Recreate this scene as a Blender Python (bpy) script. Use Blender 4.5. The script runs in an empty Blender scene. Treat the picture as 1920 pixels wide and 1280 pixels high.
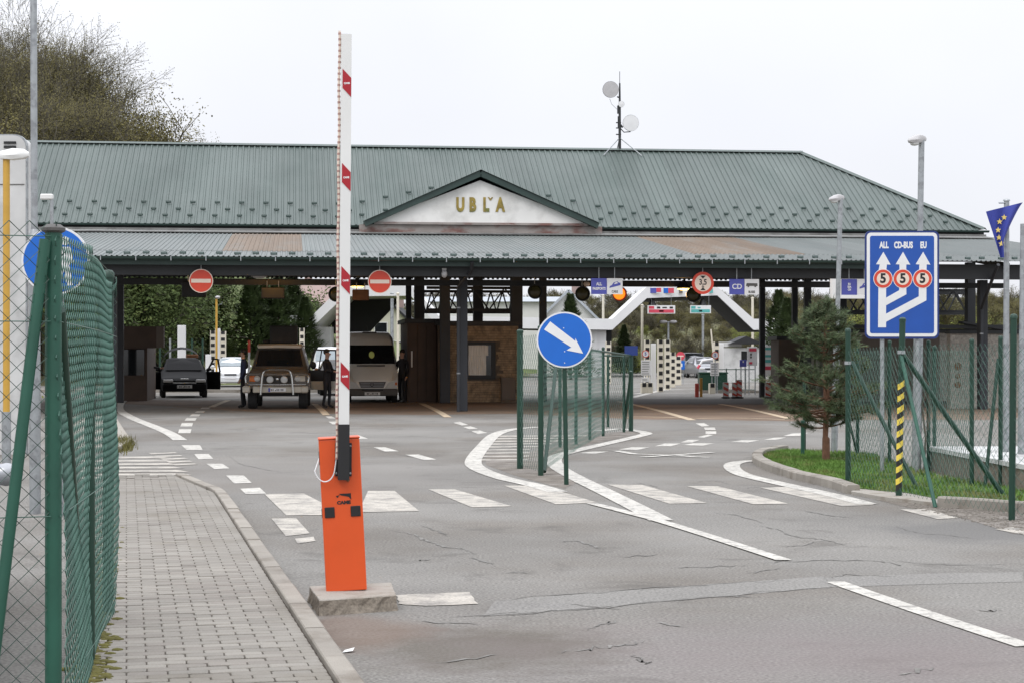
import bpy, bmesh, math, random
from mathutils import Vector, Matrix
R = random.Random(7)
rad = math.radians
S = bpy.context.scene
COL = S.collection

# ---------------------------------------------------------------- camera, sky, sun, exposure
EYE = 1.67; FPX = 3400.0; HOR = 662.0
cam_d = bpy.data.cameras.new('camera'); cam = bpy.data.objects.new('camera', cam_d); COL.objects.link(cam)
cam.location = (0, 0, EYE); cam.rotation_euler = (rad(90), 0, 0)
cam_d.sensor_width = 36; cam_d.lens = FPX/1920*36; cam_d.shift_y = (HOR-640)/1920
cam_d.clip_start = .1; cam_d.clip_end = 4000
S.camera = cam
W = bpy.data.worlds.new('World'); S.world = W; W.use_nodes = True
nt = W.node_tree; nt.nodes.clear()
def N(t, typ, **k):
    n = t.nodes.new(typ)
    for a, b in k.items(): setattr(n, a, b)
    return n
SUN_EL, SUN_AZ = rad(48), rad(205)
o_ = N(nt, 'ShaderNodeOutputWorld')
sky = N(nt, 'ShaderNodeTexSky', sky_type='NISHITA', sun_disc=False, sun_elevation=SUN_EL, sun_rotation=SUN_AZ)
b1 = N(nt, 'ShaderNodeBackground'); b1.inputs['Strength'].default_value = .1
nt.links.new(sky.outputs[0], b1.inputs['Color'])
# overcast cloud deck: brighter towards the zenith as overcast skies are, faint cloud structure
tc = N(nt, 'ShaderNodeTexCoord'); sep = N(nt, 'ShaderNodeSeparateXYZ'); nt.links.new(tc.outputs['Generated'], sep.inputs[0])
mz = N(nt, 'ShaderNodeMath', operation='MAXIMUM'); nt.links.new(sep.outputs['Z'], mz.inputs[0]); mz.inputs[1].default_value = 0
m1 = N(nt, 'ShaderNodeMath', operation='POWER'); nt.links.new(mz.outputs[0], m1.inputs[0]); m1.inputs[1].default_value = 1.6
m2 = N(nt, 'ShaderNodeMath', operation='MULTIPLY_ADD'); nt.links.new(m1.outputs[0], m2.inputs[0]); m2.inputs[1].default_value = 1.75; m2.inputs[2].default_value = .925
nz = N(nt, 'ShaderNodeTexNoise'); nz.inputs['Scale'].default_value = 3.2; nz.inputs['Detail'].default_value = 4
nt.links.new(tc.outputs['Generated'], nz.inputs['Vector'])
mr = N(nt, 'ShaderNodeMapRange'); mr.inputs[1].default_value = .3; mr.inputs[2].default_value = .7; mr.inputs[3].default_value = .94; mr.inputs[4].default_value = 1.06
nt.links.new(nz.outputs[0], mr.inputs[0])
m3 = N(nt, 'ShaderNodeMath', operation='MULTIPLY'); nt.links.new(m2.outputs[0], m3.inputs[0]); nt.links.new(mr.outputs[0], m3.inputs[1])
b2 = N(nt, 'ShaderNodeBackground'); b2.inputs['Color'].default_value = (.968, .985, 1.045, 1); nt.links.new(m3.outputs[0], b2.inputs['Strength'])
mx = N(nt, 'ShaderNodeMixShader'); mx.inputs[0].default_value = .96
nt.links.new(b1.outputs[0], mx.inputs[1]); nt.links.new(b2.outputs[0], mx.inputs[2]); nt.links.new(mx.outputs[0], o_.inputs[0])
sd = bpy.data.lights.new('sun', 'SUN'); sd.energy = .8; sd.angle = rad(28); sd.color = (1, .97, .92)
so = bpy.data.objects.new('sun', sd); COL.objects.link(so)
so.rotation_euler = Vector((math.sin(SUN_AZ)*math.cos(SUN_EL), math.cos(SUN_AZ)*math.cos(SUN_EL), math.sin(SUN_EL))).to_track_quat('Z', 'Y').to_euler()
S.view_settings.view_transform = 'Standard'; S.view_settings.look = 'None'
S.view_settings.exposure = 0; S.view_settings.gamma = 1; S.view_settings.use_curve_mapping = False
S.cycles.max_bounces = 6; S.cycles.transparent_max_bounces = 16

# ---------------------------------------------------------------- photograph geometry -> metres
def G(x, y, z=0.0):
    s = (y-HOR)/(EYE-z); return ((x-960)/s, FPX/s)
def P(x, y, d): return ((x-960)*d/FPX, d, EYE+(HOR-y)*d/FPX)
def X(x, d): return (x-960)*d/FPX
def Z(y, d): return EYE+(HOR-y)*d/FPX

# ---------------------------------------------------------------- materials
def mat(name, col, rough=.6, metal=0.0, var=.12, vs=6.0, col2=None, c2s=2.0, c2lo=.5, c2hi=.65, bump=0.0, bs=60.0, spec=.5, coat=0.0, emit=0.0, fine=0.0, fs=200.0, stretch=None, detail=5, rnd=0.0):
    m = bpy.data.materials.new(name); m.use_nodes = True; t = m.node_tree
    p = t.nodes['Principled BSDF']; p.inputs['Roughness'].default_value = rough; p.inputs['Metallic'].default_value = metal
    p.inputs['Specular IOR Level'].default_value = spec; p.inputs['Coat Weight'].default_value = coat
    tc = N(t, 'ShaderNodeTexCoord'); src = tc.outputs['Object']
    if stretch:
        mp = N(t, 'ShaderNodeMapping'); mp.inputs['Scale'].default_value = stretch; t.links.new(src, mp.inputs[0]); src = mp.outputs[0]
    cur = None
    rgb = N(t, 'ShaderNodeRGB'); rgb.outputs[0].default_value = (*col, 1); cur = rgb.outputs[0]
    if col2:
        n = N(t, 'ShaderNodeTexNoise'); n.inputs['Scale'].default_value = c2s; n.inputs['Detail'].default_value = detail; n.inputs['Roughness'].default_value = .6; t.links.new(src, n.inputs['Vector'])
        r = N(t, 'ShaderNodeMapRange'); r.inputs[1].default_value = c2lo; r.inputs[2].default_value = c2hi; t.links.new(n.outputs[0], r.inputs[0])
        x = N(t, 'ShaderNodeMix', data_type='RGBA'); x.inputs['B'].default_value = (*col2, 1); t.links.new(r.outputs[0], x.inputs['Factor']); t.links.new(cur, x.inputs['A']); cur = x.outputs['Result']
    for amt, sc in ((var, vs), (fine, fs)):
        if not amt: continue
        n = N(t, 'ShaderNodeTexNoise'); n.inputs['Scale'].default_value = sc; n.inputs['Detail'].default_value = 4; t.links.new(src, n.inputs['Vector'])
        r = N(t, 'ShaderNodeMapRange'); r.inputs[1].default_value = .28; r.inputs[2].default_value = .72; r.inputs[3].default_value = 1-amt; r.inputs[4].default_value = 1+amt; t.links.new(n.outputs[0], r.inputs[0])
        x = N(t, 'ShaderNodeVectorMath', operation='SCALE'); t.links.new(cur, x.inputs[0]); t.links.new(r.outputs[0], x.inputs['Scale']); cur = x.outputs[0]
    if rnd:
        oi = N(t, 'ShaderNodeObjectInfo'); r = N(t, 'ShaderNodeMapRange'); r.inputs[3].default_value = 1-rnd; r.inputs[4].default_value = 1+rnd; t.links.new(oi.outputs['Random'], r.inputs[0])
        x = N(t, 'ShaderNodeVectorMath', operation='SCALE'); t.links.new(cur, x.inputs[0]); t.links.new(r.outputs[0], x.inputs['Scale']); cur = x.outputs[0]
    t.links.new(cur, p.inputs['Base Color'])
    if bump:
        n = N(t, 'ShaderNodeTexNoise'); n.inputs['Scale'].default_value = bs; n.inputs['Detail'].default_value = 4; t.links.new(src, n.inputs['Vector'])
        b = N(t, 'ShaderNodeBump'); b.inputs['Strength'].default_value = bump; b.inputs['Distance'].default_value = .01; t.links.new(n.outputs[0], b.inputs['Height']); t.links.new(b.outputs[0], p.inputs['Normal'])
    if emit:
        p.inputs['Emission Color'].default_value = (*col, 1); p.inputs['Emission Strength'].default_value = emit
    return m
def asphalt_mat():
    m = mat('asphalt', (.212, .203, .187), .88, var=.16, vs=.35, col2=(.172, .157, .138), c2s=.22, c2lo=.45, c2hi=.62, bump=.5, bs=160, spec=.25, fine=.42, fs=48)
    t = m.node_tree; p = t.nodes['Principled BSDF']; cur = p.inputs['Base Color'].links[0].from_socket
    tc = [n for n in t.nodes if n.type == 'TEX_COORD'][0]
    def stain(cx, cy, rx, ry, c, amount, soft=.5, ns=1.6):
        nonlocal cur
        mp = N(t, 'ShaderNodeMapping', vector_type='POINT'); mp.inputs['Location'].default_value = (-cx/rx, -cy/ry, 0); mp.inputs['Scale'].default_value = (1/rx, 1/ry, 1)
        t.links.new(tc.outputs['Object'], mp.inputs[0])
        ln = N(t, 'ShaderNodeVectorMath', operation='LENGTH'); t.links.new(mp.outputs[0], ln.inputs[0])
        n = N(t, 'ShaderNodeTexNoise'); n.inputs['Scale'].default_value = ns; n.inputs['Detail'].default_value = 7; n.inputs['Roughness'].default_value = .65; t.links.new(tc.outputs['Object'], n.inputs['Vector'])
        ad = N(t, 'ShaderNodeMath', operation='MULTIPLY_ADD'); t.links.new(n.outputs[0], ad.inputs[0]); ad.inputs[1].default_value = 1.3; t.links.new(ln.outputs['Value'], ad.inputs[2])
        r = N(t, 'ShaderNodeMapRange'); r.inputs[1].default_value = 1.65; r.inputs[2].default_value = 1.65-soft; r.inputs[4].default_value = amount; t.links.new(ad.outputs[0], r.inputs[0])
        x = N(t, 'ShaderNodeMix', data_type='RGBA'); x.inputs['B'].default_value = (*c, 1); t.links.new(r.outputs[0], x.inputs['Factor']); t.links.new(cur, x.inputs['A']); cur = x.outputs['Result']
    n = N(t, 'ShaderNodeTexNoise'); n.inputs['Scale'].default_value = .9; n.inputs['Detail'].default_value = 9; n.inputs['Roughness'].default_value = .68; n.inputs['Distortion'].default_value = .6; t.links.new(tc.outputs['Object'], n.inputs['Vector'])
    r = N(t, 'ShaderNodeMapRange'); r.inputs[1].default_value = .55; r.inputs[2].default_value = .67; r.inputs[4].default_value = .62; t.links.new(n.outputs[0], r.inputs[0])
    x = N(t, 'ShaderNodeMix', data_type='RGBA'); x.inputs['B'].default_value = (.105, .098, .088, 1); t.links.new(r.outputs[0], x.inputs['Factor']); t.links.new(cur, x.inputs['A']); cur = x.outputs['Result']
    n = N(t, 'ShaderNodeTexNoise'); n.inputs['Scale'].default_value = 26; n.inputs['Detail'].default_value = 2; t.links.new(tc.outputs['Object'], n.inputs['Vector'])
    r = N(t, 'ShaderNodeMapRange'); r.inputs[1].default_value = .66; r.inputs[2].default_value = .74; r.inputs[4].default_value = .45; t.links.new(n.outputs[0], r.inputs[0])
    x = N(t, 'ShaderNodeMix', data_type='RGBA'); x.inputs['B'].default_value = (.36, .34, .31, 1); t.links.new(r.outputs[0], x.inputs['Factor']); t.links.new(cur, x.inputs['A']); cur = x.outputs['Result']
    stain(-.15, 10.3, 1.0, 1.1, (.105, .09, .072), .72, .6, 3.5)      # oily brown dirt in front of the barrier
    stain(-.95, 10.9, .5, .9, (.17, .115, .085), .55)
    stain(2.2, 10.0, 3.2, 1.9, (.20, .165, .165), .5, .9, 1.6)  # older pinkish surface at the bottom
    stain(6.2, 17.0, 1.6, 1.7, (.13, .128, .125), .6, .5, 1.1)
    stain(4.6, 17.0, 1.4, 1.2, (.13, .128, .125), .5, .4, 1.4)
    stain(-2.6, 25.0, 3.0, 5.0, (.22, .205, .19), .4, .6, .5)
    t.links.new(cur, p.inputs['Base Color'])
    return m
M = {}
M['asphalt'] = asphalt_mat()
M['patch'] = mat('asphalt_patch', (.225, .217, .202), .9, var=.10, vs=1.2, fine=.38, fs=48, col2=(.22, .212, .2), c2s=1.3, c2lo=.5, c2hi=.7, bump=.4, bs=160, spec=.25)
M['crack'] = mat('tar_crack', (.135, .127, .115), .85, var=.3, vs=8, col2=(.195, .187, .173), c2s=7, c2lo=.42, c2hi=.6)
M['paint'] = mat('road_paint', (.50, .48, .435), .75, var=.14, vs=2, col2=(.25, .238, .218), c2s=9, c2lo=.51, c2hi=.64, fine=.25, fs=60, detail=10)
M['paint_old'] = mat('worn_road_paint', (.43, .40, .35), .8, var=.16, vs=2, col2=(.24, .225, .205), c2s=4.5, c2lo=.46, c2hi=.66, fine=.28, fs=50, detail=10)
M['paint_dirty'] = mat('dusty_road_paint', (.55, .44, .31), .8, var=.15, vs=3, col2=(.2, .14, .09), c2s=5, c2lo=.55, c2hi=.7)
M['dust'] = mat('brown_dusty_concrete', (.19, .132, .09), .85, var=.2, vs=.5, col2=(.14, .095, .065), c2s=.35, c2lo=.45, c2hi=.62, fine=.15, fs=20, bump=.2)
M['darkfloor'] = mat('dark_concrete', (.045, .035, .028), .8, var=.25, vs=1)
M['soil'] = mat('gritty_soil', (.155, .135, .112), .95, var=.25, vs=3, col2=(.2, .18, .16), c2s=1.5, c2lo=.45, c2hi=.6, bump=.7, bs=50, fine=.3, fs=60)
M['paver'] = mat('paving_block', (.268, .25, .222), .85, rnd=.13, var=.10, vs=1.3, fine=.10, fs=90, bump=.25, bs=120, spec=.25, col2=(.2, .18, .15), c2s=1.1, c2lo=.5, c2hi=.72)
M['paver2'] = mat('paving_block_dark', (.24, .22, .195), .85, rnd=.13, var=.10, vs=1.7, fine=.10, fs=90, bump=.25, bs=120, spec=.25)
M['joint'] = mat('joint_sand', (.085, .07, .055), .95, var=.3, vs=8)
M['kerb'] = mat('kerb_concrete', (.30, .275, .24), .85, rnd=.08, var=.12, vs=3, col2=(.2, .175, .145), c2s=2.5, c2lo=.52, c2hi=.68, bump=.4, bs=70, spec=.25, fine=.1, fs=120)
M['conc'] = mat('concrete', (.36, .335, .295), .88, var=.14, vs=4, col2=(.24, .21, .175), c2s=4, c2lo=.5, c2hi=.68, bump=.6, bs=60, spec=.25, fine=.15, fs=110)
M['conc_rough'] = mat('rough_concrete', (.22, .19, .155), .95, var=.25, vs=7, bump=1, bs=30, spec=.2, fine=.25, fs=70)
M['pale'] = mat('pale_concrete', (.55, .55, .54), .85, var=.12, vs=2, col2=(.4, .4, .39), c2s=1.2, c2lo=.5, c2hi=.65)
M['grass'] = mat('grass_blades', (.105, .20, .035), .7, var=.4, vs=2.2, col2=(.20, .185, .07), c2s=1.6, c2lo=.5, c2hi=.66, spec=.25)
M['turf'] = mat('turf_soil', (.075, .11, .03), .95, var=.35, vs=4)
M['hill'] = mat('hillside', (.11, .105, .05), .95, var=.3, vs=.08, col2=(.10, .13, .035), c2s=.05, c2lo=.45, c2hi=.6)
M['orange'] = mat('orange_paint', (.69, .085, .010), .45, col2=(.50, .10, .03), c2s=3.5, c2lo=.58, c2hi=.8, var=.04, vs=5, coat=.15, bump=.03, bs=8)
M['black'] = mat('black_plastic', (.012, .012, .013), .5, var=.1)
M['blackr'] = mat('black_rubber', (.018, .018, .018), .8, var=.2, vs=12)
M['white'] = mat('white_paint', (.72, .72, .70), .5, var=.04, vs=3, col2=(.6, .59, .56), c2s=2.2, c2lo=.6, c2hi=.8)
M['red'] = mat('red_film', (.37, .008, .018), .4, var=.05)
M['redsign'] = mat('red_sign_face', (.62, .055, .025), .4, var=.05)
M['signwhite'] = mat('sign_white', (.74, .74, .74), .45, var=.03)
M['cream'] = mat('sign_cream', (.75, .62, .52), .5, var=.04)
M['blue'] = mat('sign_blue', (.010, .075, .36), .4, var=.05)
M['blue2'] = mat('bright_sign_blue', (.006, .125, .53), .38, var=.04)
M['navy'] = mat('sign_edge_blue', (.01, .03, .16), .4, var=.05)
M['violet'] = mat('violet_blue_face', (.075, .085, .37), .5, var=.05)
M['steel'] = mat('galvanised_steel', (.36, .38, .39), .45, metal=.55, var=.12, vs=12, col2=(.27, .28, .29), c2s=9, c2lo=.5, c2hi=.6)
M['greenpost'] = mat('green_coated_post', (.007, .040, .024), .42, var=.1, vs=4)
M['greenlight'] = mat('faded_green_post', (.015, .085, .055), .5, var=.15, vs=5)
M['wire'] = mat('green_wire', (.05, .12, .092), .5, var=.2, vs=5)
M['wiredark'] = mat('dark_green_wire', (.03, .065, .048), .55, var=.2, vs=5)
M['yellow'] = mat('yellow_tape', (.78, .60, .08), .5, var=.06)
M['ochre'] = mat('ochre_paint', (.55, .32, .05), .5, var=.1, vs=4)
M['roof'] = mat('green_roof_sheet', (.090, .115, .105), .5, rnd=.08, var=.1, vs=.8, col2=(.066, .092, .082), c2s=.5, c2lo=.45, c2hi=.65, spec=.5, stretch=(1, .15, 1))
M['rooflow'] = mat('faded_roof_sheet', (.152, .168, .162), .5, rnd=.08, var=.09, vs=1.2, col2=(.13, .155, .15), c2s=1.1, c2lo=.5, c2hi=.68, spec=.5, stretch=(1, .12, 1))
M['roofrust'] = mat('rusty_roof_sheet', (.195, .145, .105), .7, rnd=.1, var=.12, vs=1.2, col2=(.2, .18, .155), c2s=1.5, c2lo=.5, c2hi=.68, stretch=(1, .15, 1))
M['trim'] = mat('dark_green_trim', (.025, .05, .043), .45, var=.12, vs=2)
M['flash'] = mat('grey_flashing', (.21, .21, .20), .6, var=.15, vs=1.5, col2=(.13, .125, .12), c2s=1.2)
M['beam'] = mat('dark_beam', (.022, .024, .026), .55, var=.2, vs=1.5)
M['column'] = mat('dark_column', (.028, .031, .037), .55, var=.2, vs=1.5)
M['plaster'] = mat('weathered_white_plaster', (.78, .77, .74), .85, var=.06, vs=1, col2=(.56, .55, .52), c2s=.9, c2lo=.52, c2hi=.72)
M['peel'] = mat('peeling_red_board', (.30, .27, .25), .85, var=.2, vs=3, col2=(.19, .10, .085), c2s=2.3, c2lo=.48, c2hi=.62, stretch=(.5, 1, 1))
M['gold'] = mat('brass_letters', (.30, .22, .05), .4, metal=.3, var=.35, vs=4, col2=(.14, .17, .05), c2s=3)
M['brown'] = mat('brown_booth', (.07, .045, .032), .7, var=.2, vs=2)
M['brick'] = mat('stone_cladding', (.33, .24, .155), .85, var=.4, vs=5, col2=(.20, .15, .10), c2s=3.5, bump=.5)
M['mortar'] = mat('mortar', (.13, .105, .08), .95, var=.2)
M['taupe'] = mat('taupe_render', (.15, .125, .105), .85, var=.1, vs=2)
M['pebble'] = mat('pebbledash', (.38, .35, .31), .95, var=.15, vs=4, fine=.35, fs=14, bump=.8, bs=25)
M['glass'] = mat('dark_glass', (.012, .014, .016), .06, var=.0, spec=.6)
M['glasslight'] = mat('pale_glass', (.22, .26, .28), .1, var=.1, spec=.6)
M['curtain'] = mat('curtain', (.75, .74, .71), .9, var=.2, vs=6, stretch=(6, 1, .4))
M['chrome'] = mat('chrome', (.55, .55, .53), .22, metal=.9, var=.05)
M['lens'] = mat('lamp_lens', (.55, .55, .53), .12, var=.08, vs=30, spec=.7)
M['amber'] = mat('amber_lens', (.6, .14, .01), .25, var=.08)
M['jeep'] = mat('dusty_brown_paint', (.115, .10, .085), .5, var=.18, vs=3, coat=.15, col2=(.17, .11, .06), c2s=2)
M['beige'] = mat('beige_paint', (.52, .48, .40), .45, var=.08, vs=3)
M['vanp'] = mat('champagne_paint', (.76, .75, .71), .35, metal=.0, var=.04, vs=2, coat=.3)
M['blackp'] = mat('black_car_paint', (.007, .007, .008), .6, var=.1, spec=.12)
M['whitep'] = mat('white_car_paint', (.70, .71, .72), .35, var=.03, coat=.4)
M['silverp'] = mat('silver_car_paint', (.36, .37, .39), .32, metal=.4, var=.04, coat=.4)
M['greyplast'] = mat('grey_bumper', (.085, .08, .075), .6, var=.1)
M['lime'] = mat('lime_sticker', (.80, .95, .32), .5, var=.05)
M['tyre'] = mat('tyre', (.022, .022, .022), .85, var=.2, vs=20)
M['bark'] = mat('bark', (.085, .065, .045), .9, var=.25, vs=6, bump=.5)
M['twig'] = mat('twigs', (.10, .09, .068), .9, var=.3, vs=1.5)
M['bud'] = mat('olive_buds', (.135, .12, .045), .8, var=.4, vs=.5, spec=.2)
M['leafy'] = mat('spring_leaves', (.185, .205, .05), .75, var=.4, vs=.5, spec=.2)
M['leafd'] = mat('evergreen_leaves', (.07, .10, .032), .75, var=.45, vs=.9, spec=.2, col2=(.10, .12, .035), c2s=1.1)
M['spruce'] = mat('spruce_needles', (.09, .125, .055), .75, var=.4, vs=1, spec=.2)
M['needle'] = mat('pine_needles', (.075, .105, .046), .65, var=.45, vs=5, spec=.25, col2=(.10, .125, .065), c2s=6)
M['pinebark'] = mat('pine_bark', (.17, .085, .05), .9, var=.3, vs=14, bump=.7)
M['flag'] = mat('blue_cloth', (.035, .05, .29), .75, var=.08, vs=6)
M['star'] = mat('gold_cloth', (.72, .55, .16), .75, var=.05)
M['skin'] = mat('skin', (.42, .25, .18), .6, var=.05)
M['darkcl'] = mat('dark_clothes', (.014, .014, .017), .85, var=.3, vs=8)
M['bluecl'] = mat('dark_blue_clothes', (.022, .03, .075), .85, var=.3, vs=8)
M['hair'] = mat('dark_hair', (.012, .009, .007), .6, var=.2)
M['housew'] = mat('house_white', (.68, .68, .65), .85, var=.05, vs=.5)
M['housey'] = mat('house_cream', (.58, .57, .47), .85, var=.05, vs=.5)
M['tilepink'] = mat('pink_tiles', (.33, .24, .22), .85, var=.1, vs=1)
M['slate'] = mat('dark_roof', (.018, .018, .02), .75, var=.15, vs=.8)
M['greyroof'] = mat('grey_sheet_roof', (.38, .41, .44), .6, var=.08, vs=.5)
M['gantry'] = mat('gantry_white', (.74, .74, .74), .5, var=.04, vs=.6)
M['lampwhite'] = mat('lamp_housing', (.46, .45, .45), .4, var=.06)
M['litamber'] = mat('lit_amber_signal', (1, .30, .02), .4, var=0, emit=1.1)
M['litlamp'] = mat('lit_sodium_lamp', (1, .78, .22), .4, var=0, emit=2.2)
M['signal'] = mat('dark_signal_lens', (.06, .055, .02), .3, var=.1)
M['cyan'] = mat('teal_print', (.10, .42, .40), .5, var=.05)
M['pink'] = mat('red_print', (.60, .06, .10), .5, var=.05)
M['rust'] = mat('rusty_metal', (.20, .085, .035), .8, var=.3, vs=5)
M['paper'] = mat('paper', (.75, .74, .72), .8, var=.05)
M['stone'] = mat('gravel_stone', (.21, .19, .165), .9, var=.3, vs=9)
M['moss'] = mat('moss', (.12, .11, .03), .95, var=.4, vs=9)
M['pillar'] = mat('checker_white', (.68, .63, .52), .7, var=.05)
M['ropepink'] = mat('rope_light_segment', (.42, .25, .22), .5, var=.1)
M['emitpanel'] = mat('emissive_white_panel', (.92, .93, .95), .5, var=0, emit=.62)
# ---------------------------------------------------------------- mesh helpers
class MB:
    def __init__(s): s.v = []; s.f = []; s.m = []; s.s = []
    def add(s, vs, fs, mi=0, sm=False):
        o = len(s.v); s.v += [tuple(p) for p in vs]
        for f in fs: s.f.append(tuple(i+o for i in f)); s.m.append(mi); s.s.append(sm)
        return s
    def box(s, x0, x1, y0, y1, z0, z1, mi=0):
        v = [(x, y, z) for z in (z0, z1) for y in (y0, y1) for x in (x0, x1)]
        return s.add(v, [(0, 2, 3, 1), (4, 5, 7, 6), (0, 1, 5, 4), (2, 6, 7, 3), (0, 4, 6, 2), (1, 3, 7, 5)], mi)
    def rbox(s, x0, x1, y0, y1, z0, z1, c=.01, mi=0, seg=1):
        b = bmesh.new(); bmesh.ops.create_cube(b, size=1)
        for q in b.verts: q.co = ((x0+x1)/2+q.co.x*(x1-x0), (y0+y1)/2+q.co.y*(y1-y0), (z0+z1)/2+q.co.z*(z1-z0))
        bmesh.ops.bevel(b, geom=b.edges[:], offset=c, segments=seg, affect='EDGES', profile=.5)
        b.verts.index_update()
        s.add([q.co[:] for q in b.verts], [[q.index for q in f.verts] for f in b.faces], mi); b.free(); return s
    def beam(s, p0, p1, w, h, mi=0, up=(0, 0, 1)):
        p0, p1 = Vector(p0), Vector(p1); d = (p1-p0).normalized(); a = d.cross(Vector(up))
        if a.length < 1e-4: a = d.cross(Vector((0, 1, 0)))
        a.normalize(); b = a.cross(d)
        v = [p+a*(i*w/2)+b*(j*h/2) for p in (p0, p1) for i, j in ((-1, -1), (1, -1), (1, 1), (-1, 1))]
        return s.add(v, [(3, 2, 1, 0), (4, 5, 6, 7), (0, 1, 5, 4), (1, 2, 6, 5), (2, 3, 7, 6), (3, 0, 4, 7)], mi)
    def tube(s, pts, r, n=6, mi=0, caps=True, sm=True, up=None):
        pts = [Vector(p) for p in pts]; k = len(pts); rs = r if isinstance(r, (list, tuple)) else [r]*k
        vs = []; ref = Vector(up) if up else None
        for i, p in enumerate(pts):
            d = (pts[min(i+1, k-1)]-pts[max(i-1, 0)])
            if d.length < 1e-9: d = Vector((0, 0, 1))
            d.normalize()
            if ref is None: ref = Vector((0, 0, 1)) if abs(d.z) < .9 else Vector((1, 0, 0))
            a = d.cross(ref)
            if a.length < 1e-3: a = d.cross(Vector((0, 1, .3)))
            a.normalize(); b = a.cross(d)
            if not up: ref = b
            for j in range(n):
                t = 2*math.pi*j/n; vs.append(p+a*(rs[i]*math.cos(t))+b*(rs[i]*math.sin(t)))
        fs = [(i*n+j, i*n+(j+1) % n, (i+1)*n+(j+1) % n, (i+1)*n+j) for i in range(k-1) for j in range(n)]
        s.add(vs, fs, mi, sm)
        if caps:
            s.add(vs[:n], [tuple(range(n))[::-1]], mi); s.add(vs[-n:], [tuple(range(n))], mi)
        return s
    def prism(s, pts, a, b, mi=0, axis='y'):
        n = len(pts)
        def q(p, t): return (p[0], t, p[1]) if axis == 'y' else ((p[0], p[1], t) if axis == 'z' else (t, p[0], p[1]))
        v = [q(p, a) for p in pts]+[q(p, b) for p in pts]
        f = [tuple(range(n)), tuple(range(n, 2*n))[::-1]]+[(i, i+n, (i+1) % n+n, (i+1) % n) for i in range(n)]
        return s.add(v, f, mi)
    def disc(s, cx, cz, r, a, b, mi=0, n=36, sy=1.0):
        return s.prism([(cx+r*math.cos(2*math.pi*i/n), cz+sy*r*math.sin(2*math.pi*i/n)) for i in range(n)], a, b, mi)
    def ring(s, cx, cz, r0, r1, a, b, mi=0, n=36):
        v = []
        for y in (a, b):
            for r in (r0, r1): v += [(cx+r*math.cos(2*math.pi*i/n), y, cz+r*math.sin(2*math.pi*i/n)) for i in range(n)]
        f = []
        for i in range(n):
            j = (i+1) % n
            f += [(i, j, n+j, n+i), (2*n+i, 3*n+i, 3*n+j, 2*n+j), (i, 2*n+i, 2*n+j, j), (n+i, n+j, 3*n+j, 3*n+i)]
        return s.add(v, f, mi)
    def ell(s, c, rx, ry, rz, n=12, k=8, mi=0):
        v = []; f = []
        for i in range(k+1):
            t = math.pi*i/k
            for j in range(n):
                a = 2*math.pi*j/n; v.append((c[0]+rx*math.sin(t)*math.cos(a), c[1]+ry*math.sin(t)*math.sin(a), c[2]+rz*math.cos(t)))
        f = [(i*n+j, (i+1)*n+j, (i+1)*n+(j+1) % n, i*n+(j+1) % n) for i in range(k) for j in range(n)]
        return s.add(v, f, mi, True)
    def lathe(s, prof, c, axis='x', n=20, mi=0, sm=False):
        v = []
        for r, t in prof:
            for j in range(n):
                a = 2*math.pi*j/n; x, y = r*math.cos(a), r*math.sin(a)
                v.append((c[0]+t, c[1]+x, c[2]+y) if axis == 'x' else ((c[0]+x, c[1]+t, c[2]+y) if axis == 'y' else (c[0]+x, c[1]+y, c[2]+t)))
        f = [(i*n+j, i*n+(j+1) % n, (i+1)*n+(j+1) % n, (i+1)*n+j) for i in range(len(prof)-1) for j in range(n)]
        return s.add(v, f, mi, sm)
    def loft(s, st, mi=0, caps=True, sm=True):
        rings = [[(x, y, z) for x, z in h]+[(-x, y, z) for x, z in h[::-1] if x > 1e-6] for y, h in st]
        n = len(rings[0]); v = [p for r in rings for p in r]
        f = [(i*n+j, i*n+(j+1) % n, (i+1)*n+(j+1) % n, (i+1)*n+j) for i in range(len(rings)-1) for j in range(n)]
        s.add(v, f, mi, sm)
        if caps: s.add(rings[0], [tuple(range(n))], mi); s.add(rings[-1], [tuple(range(n))[::-1]], mi)
        return s
    def mesh(s, name, mats):
        me = bpy.data.meshes.new(name); me.from_pydata(s.v, [], s.f)
        for m in (mats if isinstance(mats, (list, tuple)) else [mats]): me.materials.append(M[m] if isinstance(m, str) else m)
        me.polygons.foreach_set('material_index', s.m); me.polygons.foreach_set('use_smooth', s.s)
        me.update(); return me
    def build(s, name, mats, parent=None, loc=None, rot=None, fix=True):
        me = s.mesh(name, mats)
        if fix and len(s.f) < 60000:
            b = bmesh.new(); b.from_mesh(me); bmesh.ops.recalc_face_normals(b, faces=b.faces[:]); b.to_mesh(me); b.free()
            if any(s.s):
                try: me.set_sharp_from_angle(angle=rad(42))
                except Exception: pass
        return link(name, me, parent, loc, rot)
def link(name, data, parent=None, loc=None, rot=None):
    o = bpy.data.objects.new(name, data); COL.objects.link(o)
    if parent: o.parent = parent
    if loc is not None: o.location = loc
    if rot is not None: o.rotation_euler = rot
    return o
def tag(o, label, cat, group=None):
    o['label'] = label; o['category'] = cat
    if group: o['group'] = group
    return o
def thing(name, label, cat, loc=(0, 0, 0), rz=0.0, group=None, rot=None):
    o = link(name, None, None, loc, rot or (0, 0, rz)); o.empty_display_size = .2
    return tag(o, label, cat, group)
def struct(o): o['kind'] = 'structure'; return o
def stuff(o): o['kind'] = 'stuff'; return o
def dup(root, loc, rz=None, label=None, scale=None):
    r = root.copy(); COL.objects.link(r); r.location = loc
    if rz is not None: r.rotation_euler = (0, 0, rz)
    if label: r['label'] = label
    if scale: r.scale = (scale,)*3 if not isinstance(scale, tuple) else scale
    for ch in list(root.children):
        c = ch.copy(); COL.objects.link(c); c.parent = r
        for g in list(ch.children):
            d = g.copy(); COL.objects.link(d); d.parent = c
    return r
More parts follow.
